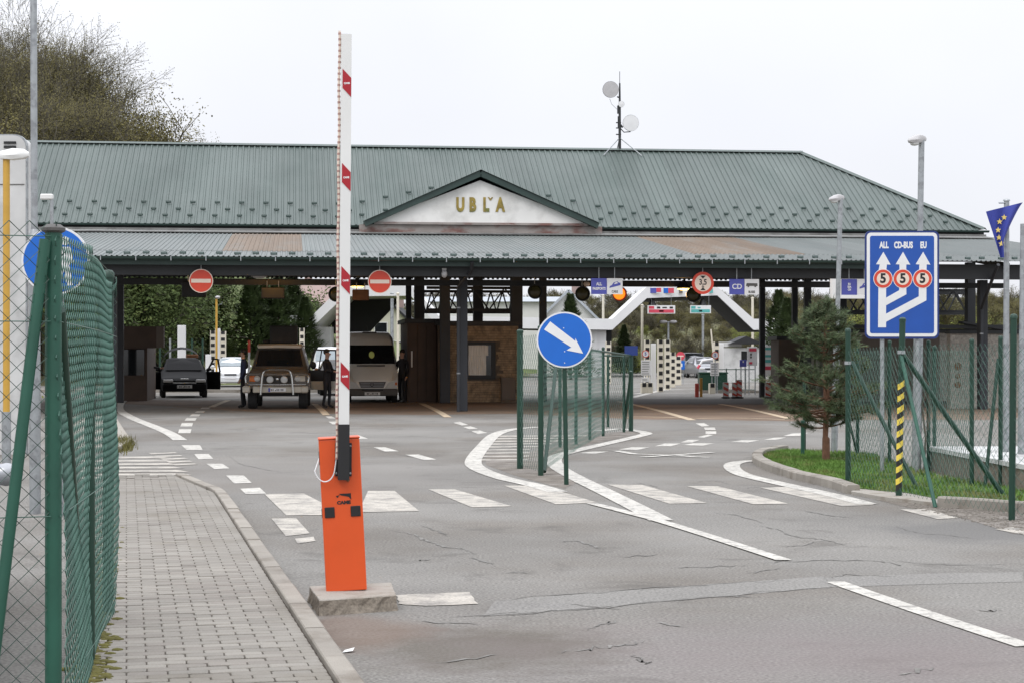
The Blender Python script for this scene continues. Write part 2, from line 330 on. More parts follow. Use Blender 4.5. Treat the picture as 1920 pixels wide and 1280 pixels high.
def text(name, body, size, mtl, parent, x, z, y=0.0, bold=.0, depth=.002, sx=1.0, align='CENTER', rotz=0):
    cu = bpy.data.curves.new(name, 'FONT'); cu.body = body; cu.size = size; cu.align_x = align; cu.align_y = 'CENTER'
    cu.offset = bold; cu.extrude = depth; cu.resolution_u = 3
    tmp = bpy.data.objects.new('tmp', cu); COL.objects.link(tmp)
    dg = bpy.context.evaluated_depsgraph_get(); me = bpy.data.meshes.new_from_object(tmp.evaluated_get(dg)); bpy.data.objects.remove(tmp); bpy.data.curves.remove(cu)
    ca, sa = math.cos(rotz), math.sin(rotz)
    for v in me.vertices:
        a, b = v.co.x*sx, v.co.y; a, b = a*ca-b*sa, a*sa+b*ca
        v.co = (x+a, y-v.co.z, z+b)
    me.materials.clear(); me.materials.append(M[mtl]); me.name = name
    return link(name, me, parent)
def ribbon(pts, w, z):
    n = len(pts); L = []; Rr = []
    ws = w if isinstance(w, list) else [w]*n
    for i in range(n):
        a = Vector(pts[max(i-1, 0)]); b = Vector(pts[min(i+1, n-1)]); d = (b-a).normalized(); q = Vector((-d.y, d.x))*ws[i]/2
        p = Vector(pts[i]); L.append((p.x+q.x, p.y+q.y, z)); Rr.append((p.x-q.x, p.y-q.y, z))
    return L+Rr, [(i, i+1, n+i+1, n+i) for i in range(n-1)]
def smooth_path(pts, k=5):
    out = []; n = len(pts)
    for i in range(n-1):
        p0, p1, p2, p3 = [Vector(pts[max(0, min(n-1, i+j))]) for j in (-1, 0, 1, 2)]
        for t in range(k):
            t /= k; out.append(.5*((2*p1)+(p2-p0)*t+(2*p0-5*p1+4*p2-p3)*t*t+(3*p1-p0-3*p2+p3)*t**3))
    out.append(Vector(pts[-1])); return out

# ================================================================ GROUND AND ROAD
g = MB(); g.add([(-900, -200, 0), (900, -200, 0), (900, 1500, 0), (-900, 1500, 0)], [(0, 1, 2, 3)])
road = struct(g.build('road', 'asphalt'))
def sheet(name, px, mtl, z, parent=road, raw=False):
    pts = px if raw else [G(*p) for p in px]
    m = MB(); m.add([(p[0], p[1], z) for p in pts], [tuple(range(len(pts)))]); return m.build(name, mtl, parent)
def jag(px, amp=1.0, k=6):
    out = []
    for i in range(len(px)):
        a, b = px[i], px[(i+1) % len(px)]
        for t in range(k):
            t /= k; out.append((a[0]+(b[0]-a[0])*t+R.uniform(-amp, amp)*2.5*(t > 0), a[1]+(b[1]-a[1])*t+R.uniform(-amp, amp)*.5*(t > 0)))
    return out
# resurfaced strip with its seams
sheet('road_patch', jag([(905, 1155), (930, 1125), (1220, 1103), (1545, 1080), (1560, 1100), (1350, 1118), (1120, 1138)], .6, 4), 'patch', .002)
sheet('road_patch', jag([(1560, 1100), (1545, 1082), (1760, 1074), (1919, 1072), (1919, 1090), (1700, 1096)], .6, 3), 'patch', .002)
# brown dusty slab below the canopy
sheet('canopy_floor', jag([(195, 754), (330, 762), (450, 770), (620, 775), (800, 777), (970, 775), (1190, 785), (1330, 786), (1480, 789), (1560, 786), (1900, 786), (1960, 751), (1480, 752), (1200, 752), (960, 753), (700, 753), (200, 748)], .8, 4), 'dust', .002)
sheet('dark_strip', [(1186, 757), (1500, 758), (1900, 757), (1900, 747.5), (1500, 747.5), (1186, 747.5)], 'darkfloor', .004)  # strip darker than the slab, along its rear edge
dash = [(340, 834, 375, 834, 380, 843, 350, 843), (364, 851, 391, 850.5, 400, 859.5, 372, 860.5), (387, 869, 417, 869, 430, 877.5, 402, 879), (424, 891, 457, 891, 472, 905, 439, 906), (450, 916, 487, 914, 499, 925, 461, 926)]
dash += [(334, 811.5, 357, 811.5, 359, 804, 336, 804), (338, 799, 360, 799, 362, 792.5, 341, 792.5), (346, 788, 366, 788, 369, 783, 350, 783), (355, 780, 373, 780, 376, 776, 360, 776), (365, 773, 381, 773, 385, 770, 370, 770), (375, 766, 391, 766, 395, 763.5, 379, 763.5)]
dash += [(850, 792, 862, 790, 878, 796, 866, 797), (868, 800, 882, 798.5, 896, 803, 880, 804), (884, 808, 900, 806.5, 914, 811, 896, 813)]
dash += [(655, 816, 672, 815, 690, 822, 672, 823), (700, 838, 722, 838, 748, 845.5, 722, 846), (760, 852, 785, 851.5, 818, 861, 795, 862)]
dash += [(610, 780, 622, 780, 630, 784, 616, 784), (616, 790, 630, 789.5, 638, 794, 624, 795)]
dash += [(1304, 793, 1320, 792.5, 1330, 798, 1316, 799), (1320, 801, 1340, 801, 1342, 805.5, 1322, 805.5), (1323, 808, 1343, 808, 1343, 813, 1323, 813), (1308, 819, 1328, 814, 1338, 815, 1320, 820), (1276, 829, 1290, 824, 1312, 824, 1298, 829), (1228, 836, 1246, 831, 1276, 831, 1258, 836), (1160, 842, 1184, 838, 1218, 838, 1196, 843), (1280, 834, 1300, 830.5, 1340, 830.5, 1318, 835)]
dash += [(1370, 828, 1390, 825, 1424, 825, 1402, 829), (1432, 824, 1452, 820, 1474, 819.5, 1456, 824), (1468, 817, 1486, 812, 1516, 811, 1500, 816.5), (1084, 849, 1110, 846, 1142, 846, 1116, 850)]
for q in dash: sheet('lane_dash', [(q[i], q[i+1]) for i in range(0, 8, 2)], 'paint', .005)
stripes = [[(496, 926), (570, 925), (648, 965), (537, 966)], [(690, 920), (740, 920), (786, 958), (672, 960)], [(803, 917), (853, 917), (960, 949), (885, 951)], [(945, 910), (1015, 910), (1120, 942), (1042, 945)], [(1139, 908), (1205, 909), (1326, 943), (1255, 944)], [(1288, 911), (1345, 911), (1478, 944), (1412, 945)], [(1426, 914), (1490, 912), (1640, 946), (1580, 949)]]
for q in stripes: sheet('crossing_stripe', q, 'paint_old', .005)
sheet('crossing_stripe', [(1688, 955), (1740, 954), (1796, 971), (1758, 973)], 'paint_old', .005)
sheet('crossing_stripe', [(1865, 992), (1900, 988), (1960, 1000), (1930, 1004)], 'paint_old', .005)
sheet('stop_block', [(509, 972), (555, 971), (581, 1000), (536, 1005)], 'paint_old', .005)
sheet('stop_block', jag([(553, 1010), (588, 1006), (592, 1014), (558, 1019)], .4, 3), 'paint_old', .005)
sheet('stop_block', jag([(742, 1116), (880, 1110), (897, 1132), (800, 1136), (747, 1132)], 1.5, 4), 'paint_old', .005)
LN = [0]
def line(name, px, w, mtl='paint', k=6, raw=False):
    LN[0] += 1
    v, f = ribbon(smooth_path(px if raw else [G(*p) for p in px], k), w, .0065+.0012*(LN[0] % 4)); m = MB(); m.add(v, f); return m.build(name, mtl, road)
line('edge_line', [(262, 742), (234, 750), (224, 760), (226, 770), (250, 784), (285, 798), (318, 812), (338, 825)], .27)
line('edge_line', [(790, 756), (820, 770), (840, 782)], .2, 'paint_dirty')
line('edge_line', [(590, 757), (603, 768), (612, 778)], .2, 'paint_dirty')
line('edge_line', [(1160, 752), (1230, 768), (1298, 787)], .22, 'paint_dirty')
line('edge_line', [(1350, 757), (1410, 768), (1478, 784)], .2, 'paint_dirty')
line('edge_line', [(396, 763), (412, 756), (428, 750)], .2, 'paint_dirty')
for q in [[(1170, 782), (1205, 781), (1300, 784)], [(1300, 784), (1380, 783), (1475, 786)]]: line('edge_line', q, .16, 'paint_dirty')
line('edge_line', [(1010, 800), (960, 805), (928, 815), (905, 838), (888, 862), (895, 877), (940, 895), (1000, 909), (1045, 922)], .26)
line('edge_line', [(1120, 808), (1160, 804), (1190, 807), (1212, 812), (1195, 818), (1130, 833), (1070, 847), (1042, 857), (1042, 872), (1075, 893), (1130, 920), (1190, 950), (1240, 976)], .25)
line('edge_line', [(1110, 944), (1180, 962), (1240, 978), (1340, 1009), (1470, 1051)], .13)
line('edge_line', [(1566, 1091), (1640, 1117), (1760, 1158), (1925, 1212)], .14)
line('edge_line', [(1440, 862), (1385, 866), (1372, 875), (1395, 890), (1470, 908), (1560, 928), (1625, 945)], .24)
for i in range(9):
    y = 816+i*4.6+i*i*.12; a = 928-i*5.0; b = 1000-i*1.2 if i > 4 else 1100-i*22
    sheet('hatch_stripe', [(a, y), (b, y-.6), (b, y+1.4), (a-2, y+2.4)], 'paint_old', .005)
for i in range(7):
    y = 856+i*6.4; sheet('hatch_stripe', [(150, y), (300+i*8, y-1), (322+i*8, y+2.4), (150, y+3.2)], 'paint_old', .005)
for i in range(5):
    y = 849+i*5.2; sheet('hatch_stripe', [(278+i*11, y), (328+i*9, y-1.5), (334+i*9, y+.6), (284+i*11, y+2.6)], 'paint_old', .0065)
for q in [[(1155, 845), (1190, 851), (1250, 853)], [(1205, 857), (1262, 853), (1335, 848)], [(1270, 853), (1300, 856), (1332, 857)]]: line('turn_arrow', q, [.12]*3 if False else .16, 'paint', 1)
sheet('island_soil', jag([(912, 852), (975, 850), (1040, 838), (1180, 806), (1195, 812), (1080, 838), (1032, 858), (1030, 875), (1080, 905), (1060, 915), (990, 898), (912, 872)], 1, 3), 'soil', .0025)
for q in [[(735, 995), (770, 1000), (800, 1012), (830, 1025), (870, 1030), (890, 1040)], [(1050, 1015), (1085, 1015), (1110, 1022), (1130, 1030)], [(880, 1045), (905, 1052), (925, 1058)], [(790, 985), (820, 995), (840, 1005)], [(600, 862), (618, 872), (640, 880)], [(430, 855), (450, 868), (500, 880), (530, 885)], [(410, 823), (450, 824), (500, 824)], [(1160, 940), (1195, 945), (1215, 952)], [(1190, 904), (1215, 908), (1240, 915)], [(1340, 962), (1380, 965), (1430, 980)], [(1400, 984), (1450, 990), (1490, 1005), (1550, 1012), (1590, 1024)], [(1460, 1025), (1500, 1022), (1550, 1012)], [(1500, 955), (1550, 965), (1600, 970)], [(1680, 985), (1720, 998), (1780, 1003), (1850, 1012)], [(1260, 1065), (1330, 1062), (1400, 1059)], [(930, 1126), (1050, 1114), (1220, 1103), (1330, 1096)], [(1200, 1107), (1330, 1096), (1480, 1088)], [(1430, 1055), (1530, 1050), (1650, 1052), (1690, 1060)], [(1555, 1085), (1590, 1078), (1680, 1080)], [(1095, 1180), (1130, 1170), (1155, 1163)], [(1050, 1222), (1120, 1215), (1170, 1210), (1210, 1202)], [(1190, 1230), (1205, 1240), (1220, 1243)], [(1660, 1050), (1780, 1058), (1900, 1056)], [(905, 1155), (1100, 1140), (1400, 1112), (1560, 1100)], [(690, 842), (740, 850), (800, 862)], [(1290, 905), (1340, 900), (1370, 908)]]:
    pts = smooth_path([G(*p) for p in q], 7); n = len(pts)
    pts = [p+Vector((R.gauss(0, .014), R.gauss(0, .03))) for p in pts]
    wd = R.uniform(.012, .036)
    v, f = ribbon(pts, [max(.004, wd*math.sin(math.pi*(i+.4)/(n+.2))*R.uniform(.4, 1.6)) for i in range(n)], .0035); m = MB(); m.add(v, f); m.build('tar_crack', 'crack', road)
for k in range(16):   # short random blemishes
    x, y = R.uniform(700, 1900), R.uniform(880, 1270)
    p = G(x, y); a = R.uniform(-.5, .5); L = R.uniform(.1, .5)
    pts = [Vector((p[0]+math.cos(a)*L*t/6+R.gauss(0, .01), p[1]+math.sin(a)*L*t/3+R.gauss(0, .03))) for t in range(7)]
    v, f = ribbon(pts, [max(.004, .035*math.sin(math.pi*(i+.4)/7)*R.uniform(.3, 1.4)) for i in range(7)], .0038); m = MB(); m.add(v, f); m.build('tar_crack', 'crack', road)

# ---------------------------------------------------------------- pavement with running-bond blocks
UX, UY = -.208, .978                       # along the pavement (away from the camera)
nx, ny = .978, .208                        # across it, to the right
PO = Vector((-2.11, 9.2)); PZ = .10
def pv(a, c): return Vector((PO.x+UX*a+nx*c, PO.y+UY*a+ny*c))
pav = struct(thing('pavement', 'x', 'x')); del pav['label']; del pav['category']
b = MB(); A0, A1 = -2.2, 14.7; WID = 1.13
c = [pv(A0, -.07), pv(A0, WID+.13), pv(A1-3.2, WID+.13), pv(A1-.4, WID-.2), pv(A1-.2, -.07)]
b.prism([(p.x, p.y) for p in c], .0, PZ-.012, 0, 'z'); b.build('paving_bed', 'joint', pav)
BL, BW, BH = .2, .1, .05
def block_mesh(name, mtl):
    m = MB(); g_ = .0035; cc = .012; h = .003
    def ring(e, z):
        x0, x1, y0, y1 = -BL/2+g_+e, BL/2-g_-e, -BW/2+g_+e, BW/2-g_-e
        return [(x0+cc, y0, z), (x1-cc, y0, z), (x1, y0+cc, z), (x1, y1-cc, z), (x1-cc, y1, z), (x0+cc, y1, z), (x0, y1-cc, z), (x0, y0+cc, z)]
    v = ring(0, -.03)+ring(0, -h)+ring(.003, 0)
    f = [(i, (i+1) % 8, 8+(i+1) % 8, 8+i) for i in range(8)]+[(8+i, 8+(i+1) % 8, 16+(i+1) % 8, 16+i) for i in range(8)]+[tuple(range(16, 24))]
    m.add(v, f); return m
bm1, bm2 = block_mesh('b', 'paver'), block_mesh('b', 'paver2')
me1, me2 = bm1.mesh('paving_block', 'paver'), bm2.mesh('paving_block', 'paver2')
ang = math.atan2(ny, nx); rest = MB(); cnt = 0
rows = int((A1-A0)/BW)
for r in range(rows):
    a = A0+r*BW+BW/2; off = (r % 2)*BL/2
    lim = WID-.008-(0.36*max(0, (a-11.3)/3) if a > 11.3 else 0)
    x = -.0+off-(.2 if off else 0)+.05
    while x-BL/2 < lim-.02:
        wfr = min(1.0, (lim-(x-BL/2))/BL)
        if wfr < 1:
            p = pv(a, x-BL/2+wfr*BL/2); mt = Matrix.Translation((p.x, p.y, PZ)) @ Matrix.Rotation(ang, 4, 'Z') @ Matrix.Scale(wfr, 4, (1, 0, 0)); rest.add([mt @ Vector(v) for v in bm1.v], bm1.f, 0); break
        p = pv(a, x)
        dz = R.gauss(0, .0014)+(.0 if a < 13.6 else R.gauss(-.006, .006)); tilt = (R.gauss(0, .006), R.gauss(0, .004))
        visible = p.y > 8.95 and x > -.12
        if a > 14.2 and R.random() < .25: x += BL; continue
        if visible and cnt < 300:
            link('paving_block', me1 if R.random() < .72 else me2, pav, (p.x, p.y, PZ+dz), (tilt[0], tilt[1], ang+R.gauss(0, .006))); cnt += 1
        else:
            mt = Matrix.Translation((p.x, p.y, PZ+dz)) @ Matrix.Rotation(ang+R.gauss(0, .005), 4, 'Z') @ Matrix.Rotation(tilt[0], 4, 'X')
            rest.add([mt @ Vector(v) for v in bm1.v], bm1.f, 0 if R.random() < .72 else 1)
        x += BL
stuff(rest.build('far_paving_blocks', ['paver', 'paver2'], pav, fix=False))
# kerb stones
kerb = struct(thing('kerb', 'x', 'x')); del kerb['label']; del kerb['category']
def kerb_run(pts, w=.12, h=.13, L=1.0, z0=0.0):
    pts = [Vector(p) for p in pts]; acc = 0; seg = []
    path = []
    for a, b in zip(pts, pts[1:]):
        n = max(1, round((b-a).length/.1)); path += [a+(b-a)*i/n for i in range(n)]
    path.append(pts[-1]); step = max(1, int(L/.1))
    i = 0
    while i < len(path)-1:
        j = min(len(path)-1, i+step)
        q = [path[i], path[(i+j)//2], path[j]] if j-i > 2 else [path[i], path[j]]
        d0 = (q[1]-q[0]).normalized()*.004; q[0] = q[0]+d0; q[-1] = q[-1]-(q[-1]-q[-2]).normalized()*.004
        m = MB(); hh = h+R.gauss(0, .004); rr = .018
        prof = [(-w/2, z0), (-w/2, hh-rr*.4), (-w/2+rr*.4, hh), (w/2-rr, hh), (w/2, hh-rr), (w/2, z0)]
        vs = []
        for k, p in enumerate(q):
            t = (q[min(k+1, len(q)-1)]-q[max(k-1, 0)]).normalized(); no = Vector((t.y, -t.x))
            vs += [(p.x+no.x*o, p.y+no.y*o, z) for o, z in prof]
        n = len(prof); fs = [(k*n+s, k*n+s+1, (k+1)*n+s+1, (k+1)*n+s) for k in range(len(q)-1) for s in range(n-1)]
        fs += [tuple(range(n)), tuple(range((len(q)-1)*n, len(q)*n))]
        m.add(vs, fs); m.build('kerb_stone', 'kerb', kerb); i = j
kp = [pv(a, WID+.065) for a in (A0, 2, 6, 10.6)]+[pv(11.6, WID+.05), pv(12.8, WID-.12), pv(14.3, WID-.3)]
kerb_run([p[:] for p in kp], .125, .125)
# moss and grit along the fence foot
mo = MB()
for k in range(420):
    a = A0+abs(R.gauss(0, 5))+R.random()*1.5; p = pv(a, R.uniform(-.16, .12)*R.random()); s_ = R.uniform(.008, .028)
    if a > 9: continue
    mo.ell((p.x, p.y, PZ), s_*1.5, s_*1.3, s_*.5, 5, 3)
mo_o = tag(stuff(mo.build('moss', 'moss', fix=False)), 'brown green moss in the block joints at the fence foot', 'moss')
# slab island at the far left of the carriageway with weeds
isl = struct(thing('traffic_island', 'x', 'x')); del isl['label']; del isl['category']
i1 = MB(); i1.prism([G(*p) for p in [(120, 787), (216, 786), (236, 818), (246, 832), (225, 846), (120, 850)]], 0, .09, 0, 'z'); i1.build('island_slab', 'conc', isl)
w = MB()
for k in range(700):
    p = G(R.gauss(232, 9), R.gauss(836, 5)); h = R.uniform(.05, .2); a = R.uniform(0, 6.3); s_ = .01; t = R.gauss(0, .06), R.gauss(0, .06)
    w.add([(p[0]-s_*math.cos(a), p[1]-s_*math.sin(a), .0), (p[0]+s_*math.cos(a), p[1]+s_*math.sin(a), .0), (p[0]+t[0], p[1]+t[1], h)], [(0, 1, 2)])
tag(stuff(w.build('weeds', 'moss', fix=False)), 'tuft of olive weeds at the edge of the left island slab', 'weeds')
# ---------------------------------------------------------------- right verge
VZ = .05
verge_px = [(1470, 848), (1436, 854), (1427, 864), (1444, 875.5), (1500, 894.5), (1560, 908), (1602, 919), (1660, 926), (1700, 929), (1765, 942), (1840, 948), (1925, 955), (1925, 925), (1760, 897), (1690, 875), (1640, 855), (1560, 850), (1490, 848)]
verge = struct(thing('grass_verge', 'x', 'x')); del verge['label']; del verge['category']
m = MB(); m.prism([G(x, y) for x, y in verge_px], 0, VZ-.01, 0, 'z'); m.build('verge_soil', 'turf', verge)
def inpoly(p, poly):
    c = False; j = len(poly)-1
    for i in range(len(poly)):
        if (poly[i][1] > p[1]) != (poly[j][1] > p[1]) and p[0] < (poly[j][0]-poly[i][0])*(p[1]-poly[i][1])/(poly[j][1]-poly[i][1])+poly[i][0]: c = not c
        j = i
    return c
vp = [G(x, y) for x, y in verge_px]; xs = [p[0] for p in vp]; ys = [p[1] for p in vp]
gm = MB(); k = 0
while k < 30000:
    p = (R.uniform(min(xs), max(xs)), R.uniform(min(ys), max(ys)))
    if not inpoly(p, vp): continue
    k += 1
    right = p[0] > 4.9
    if right and R.random() < .55: continue
    h = R.uniform(.015, .055)*(1.3 if R.random() < .1 else 1); a = R.uniform(0, 6.3); s_ = R.uniform(.004, .009); t = R.gauss(0, .03), R.gauss(0, .03)
    gm.add([(p[0]-s_*math.cos(a), p[1]-s_*math.sin(a), VZ-.012), (p[0]+s_*math.cos(a), p[1]+s_*math.sin(a), VZ-.012), (p[0]+t[0], p[1]+t[1], VZ+h)], [(0, 1, 2)])
tag(stuff(gm.build('grass', 'grass', fix=False)), 'short bright green grass under the young pine', 'grass')
kerb_run(smooth_path([G(x, y) for x, y in [(1470, 846), (1430, 853), (1420, 864), (1440, 878), (1500, 898), (1560, 912), (1600, 925)]], 4), .16, .11, .6)
kerb_run([G(x, y, .0) for x, y in [(1762, 950), (1840, 955), (1930, 962)]], .12, .12, 1.0)
m = MB(); m.prism([G(*p) for p in [(1596, 927), (1660, 938), (1700, 942), (1768, 951), (1765, 943), (1700, 930), (1660, 927), (1604, 921)]], 0, .042, 0, 'z'); struct(m.build('footway', 'conc'))
gv = struct(sheet('gravel_strip', jag([(1640, 936), (1700, 940), (1770, 950), (1930, 964), (1930, 1000), (1900, 1000), (1800, 968), (1700, 950)], 1, 3), 'soil', .0025, None))
st = MB(); gp = [G(*p) for p in [(1690, 941), (1770, 951), (1935, 965), (1935, 1006), (1800, 972), (1700, 952)]]
k = 0
while k < 3800:
    p = (R.uniform(4.0, 6.6), R.uniform(15.8, 21)); k += 1
    if not inpoly(p, gp): continue
    s_ = R.uniform(.006, .019); st.ell((p[0], p[1], s_*.3), s_*R.uniform(.7, 1.3), s_*R.uniform(.7, 1.3), s_*.6, 5, 3)
tag(stuff(st.build('gravel', 'stone', fix=False)), 'loose grey gravel at the foot of the right fence', 'gravel')
# low pale slab wall at the far right
f0, f1 = Vector(G(1745, 884)), Vector(G(1960, 936)); d_ = (f1-f0).normalized(); nrm = Vector((-d_.y, d_.x))
if nrm.y < 0: nrm = -nrm
t = thing('low_wall', 'low grey concrete wall with pale top slab behind the right fence', 'wall')
m = MB(); q = [f0, f1, f1+nrm*1.9, f0+nrm*1.9]; m.prism([(p.x, p.y) for p in q], 0, .30, 0, 'z'); m.build('wall_base', 'conc_rough', t)
m = MB(); q = [f0-nrm*.03-d_*.03, f1-nrm*.03, f1+nrm*1.95, f0+nrm*1.95-d_*.03]; m.prism([(p.x, p.y) for p in q], .302, .36, 0, 'z'); m.build('top_slab', 'pale', t)
# litter
m = MB(); p = G(652, 1222); m.add([(p[0]-.03, p[1]-.03, .004), (p[0]+.03, p[1]-.02, .012), (p[0]+.035, p[1]+.04, .022), (p[0]-.02, p[1]+.05, .006)], [(0, 1, 2, 3)]); tag(m.build('paper_scrap', 'paper'), 'white scrap of paper lying against the near kerb', 'litter')
# ================================================================ CUSTOMS CANOPY BUILDING
BX, BY = -1.34, 50.0; EX, EY = .9928, .1204; BYAW = math.atan2(EY, EX)
def U(px, v):
    t = (px-960)/FPX; x0 = BX-EY*v; y0 = BY+EX*v
    return (t*y0-x0)/(EX-t*EY)
def BW_(u, v, z=0): return (BX+EX*u-EY*v, BY+EY*u+EX*v, z)
def ZB(px, py, v): return EYE+(HOR-py)*(BY+EX*v+EY*U(px, v))/FPX
bld = thing('customs_canopy', 'long customs canopy with green ribbed hip roof, white gable and dark columns', 'building', (BX, BY, 0), BYAW)
VE, VR, VBK = 12.0, 17.7, 18.6; ZE, ZR = 6.05, 9.32; SL = (ZR-ZE)/(VR-VE)
UL = U(-90, 17); UHR, UER = U(1500, VR), U(1845, VE)
Z0, Z1 = 4.29, 5.72; SLO = (Z1-Z0)/VE
def vtop(u): return VR if u <= UHR else VR-(u-UHR)/(UER-UHR)*(VR-VE)
def rib_sheet(u0, u1, pitch, hgt, va, vb, zf, lift=0.0):
    us = []; u = math.floor(u0/pitch)*pitch
    while u < u1+pitch:
        for o, h in ((0, 0), (.56, 0), (.66, hgt), (.88, hgt), (.985, 0)): us.append((u+o*pitch, h))
        u += pitch
    us = [q for q in us if u0-1e-6 <= q[0] <= u1+1e-6]
    m = MB(); v = []; n = len(us)
    for q, h in us:
        a, b = va, vb(q) if callable(vb) else vb
        v += [(q, a, zf(a)+h+lift), (q, b, zf(b)+h+lift)]
    m.add(v, [(2*i, 2*i+2, 2*i+3, 2*i+1) for i in range(n-1)])
    return m
zmain = lambda v: ZE+(v-VE)*SL
zlow = lambda v: Z0+v*SLO
P1 = .207; u = math.floor(UL/P1)*P1
k = 0
while u < UER-.3:
    u1 = min(u+P1*5, UER-.02)
    rib_sheet(u, u1+.02, P1, .038, VE-.12, lambda q: max(VE+.05, vtop(q)), zmain, .003*(k % 2)).build('roof_sheet', 'roof', bld, fix=False); u = u1; k += 1
P2 = .1415; u = math.floor(UL/P2)*P2; k = 0
rustA = (U(392, 5), U(583, 5)); rustB = (U(1236, 6), U(1452, 6))
while u < UER+.1:
    u1 = min(u+P2*8, UER+.15); mid = (u+u1)/2
    rib_sheet(u, u1+.02, P2, .022, -.06, 2.3, zlow, .003*(k % 2)).build('roof_sheet', 'rooflow', bld, fix=False)
    rust = rustA[0] < mid < rustA[1] or rustB[0] < mid < rustB[1]
    o = rib_sheet(u, u1+.02, P2, .022, 2.15, VE-.05, zlow, .008+.003*(k % 2)).build('roof_sheet', 'roofrust' if rust else 'rooflow', bld, fix=False)
    if rust: o['label'] = 'rusty brown sheet of the lower roof'
    u = u1; k += 1
# back slope and hip end
m = MB(); m.add([(UL, VBK, ZR-(VBK-VR)*SL), (UHR, VBK, ZR-(VBK-VR)*SL), (UHR, VR, ZR), (UL, VR, ZR)], [(0, 1, 2, 3)]); m.add([(UER, VE, ZE), (UER, 2*VR-VE, ZE), (UHR, VR, ZR)], [(0, 1, 2)]); m.add([(UER, 2*VR-VE, ZE), (UHR, VR, ZR), (UHR, 2*VR-VE, ZE)], [(0, 1, 2)]); m.build('back_slope', 'roof', bld)
def cap(p0, p1, w=.34, name='ridge_cap'):
    m = MB(); p0, p1 = Vector(p0), Vector(p1); d = (p1-p0).normalized(); s_ = d.cross(Vector((0, 0, 1))).normalized()*w/2
    dn = Vector((0, 0, -w/2*.5)); up = Vector((0, 0, .075))
    v = [p0+s_+dn+up, p0+up, p0-s_+dn+up, p1+s_+dn+up, p1+up, p1-s_+dn+up]
    m.add(v, [(0, 1, 4, 3), (1, 2, 5, 4)]); m.add([q-Vector((0, 0, .012)) for q in v], [(0, 3, 4, 1), (1, 4, 5, 2)])
    return m.build(name, 'roof', bld)
cap((UL, VR, ZR), (UHR+.1, VR, ZR)); cap((UHR, VR, ZR+.01), (UER, VE-.1, ZE-.02), .3, 'hip_cap')
# snow guards
gm_ = MB(); gm_.add([(-.09, .03, 0), (.09, .03, 0), (.065, -.02, .0), (-.065, -.02, 0), (-.09, .02, .075), (.09, .02, .075), (.065, -.015, .035), (-.065, -.015, .035)], [(4, 5, 1, 0), (7, 6, 5, 4), (3, 2, 6, 7), (0, 3, 7, 4), (1, 5, 6, 2)])
sg = gm_.mesh('snow_guard', 'trim')
DC = U(900, 11.5); DL, DR = U(682, 11.5), U(1121, 11.5)
def guard(u, v, zf, off): link('snow_guard', sg, bld, (u, v, zf(v)+off), (math.atan(SL if zf is zmain else SLO)-.2, 0, 0))
k = 0; u = U(75, 12.5)
while u < UER-.5:
    for v, o in ((VE+.35, 0), (VE+.78, .414), (VE+1.25, .05)):
        q = u+o
        inside = DL-.2 < q < DR+.2
        if inside:
            v += (min(q-DL, DR-q))*.42+.15
            if o > .2: continue
        if q < U(1850, v)-.2 and v < vtop(q)-.3: guard(q, v, zmain, .038)
    u += P1*4
u = U(165, 0)
while u < UER:
    guard(u, .42, zlow, .02); guard(u+.495, .62, zlow, .02); u += P2*7
# eaves, gutters, fascias
def gutter(u0, u1, v, z, r, name='gutter'):
    m = MB(); n = 8
    vs = []
    for uu in (u0, u1):
        vs += [(uu, v+r*math.cos(math.pi+math.pi*i/n), z+r*math.sin(math.pi+math.pi*i/n)) for i in range(n+1)]
    m.add(vs, [(i, i+1, n+2+i, n+1+i) for i in range(n)], 0, True); m.add(vs[:n+1], [tuple(range(n+1))]); m.add(vs[n+1:], [tuple(range(n+1))])
    return m.build(name, 'trim', bld)
gutter(UL, U(1755, 0), -.13, Z0-.02, .085); gutter(UL, DL+.05, VE-.2, ZE-.06, .075); gutter(DR-.05, UER+.1, VE-.2, ZE-.06, .075)
br = MB(); br.box(-.012, .012, -.235, -.225, -.12, .0); br.box(-.012, .012, -.225, -.03, -.012, .0)
brm = br.mesh('gutter_bracket', 'steel')
u = U(190, 0)
while u < U(1740, 0): link('gutter_bracket', brm, bld, (u, 0, Z0-.01)); u += .93
m = MB(); m.box(UL, U(1700, .2), .1, .16, 4.06, 4.24); m.build('eave_fascia', 'trim', bld)
m = MB(); m.box(UL, DL, VE+.0, VE+.06, Z1+.02, ZE-.08); m.box(DR, UER, VE+.0, VE+.06, Z1+.02, ZE-.08); m.build('eave_fascia', 'beam', bld)
m = MB(); m.beam((UL, VE-.62, Z1-.0), (UER, VE-.62, Z1-.0), .75, .03, 0, (0, -SLO, 1)); m.build('flashing', 'flash', bld)
m = MB(); m.box(UL, UER, VE-.22, VE-.1, Z1+.03, Z1+.13); m.build('flashing', 'flash', bld)
# pediment
VG = 11.45; ZA = ZB(900, 333, VG); ZBs = ZE-.02
m = MB(); m.prism([(DL+.25, ZBs+.06), (DR-.25, ZBs+.06), (DC, ZA-.1)], VG, VG+.12); ped = m.build('gable', 'plaster', bld)
m = MB(); m.box(DL+.35, DR-.35, VG-.05, VG+.1, ZBs-.02, ZBs+.058); m.build('gable_base_trim', 'peel', bld)
m = MB(); m.box(DL-.15, DR+.15, VG+.06, VG+.5, ZBs-.30, ZBs-.03); m.build('gable_base_board', 'peel', bld)
for a in (DL+.02, DR-.02):
    m = MB(); m.beam((a, VG-.1, ZBs-.02), (DC, VG-.1, ZA+.12), .26, .2); m.build('barge_board', 'trim', bld)
    m = MB(); zz = ZBs+.08; vb_ = VR-.5; m.add([(a, VG-.3, zz), (DC, VG-.3, ZA+.24), (DC, VE+(ZA+.24-ZE)/SL, ZA+.24), (a, VE+.2, zz)], [(0, 1, 2, 3)]); m.build('gable_roof', 'roof', bld)
LH = .44
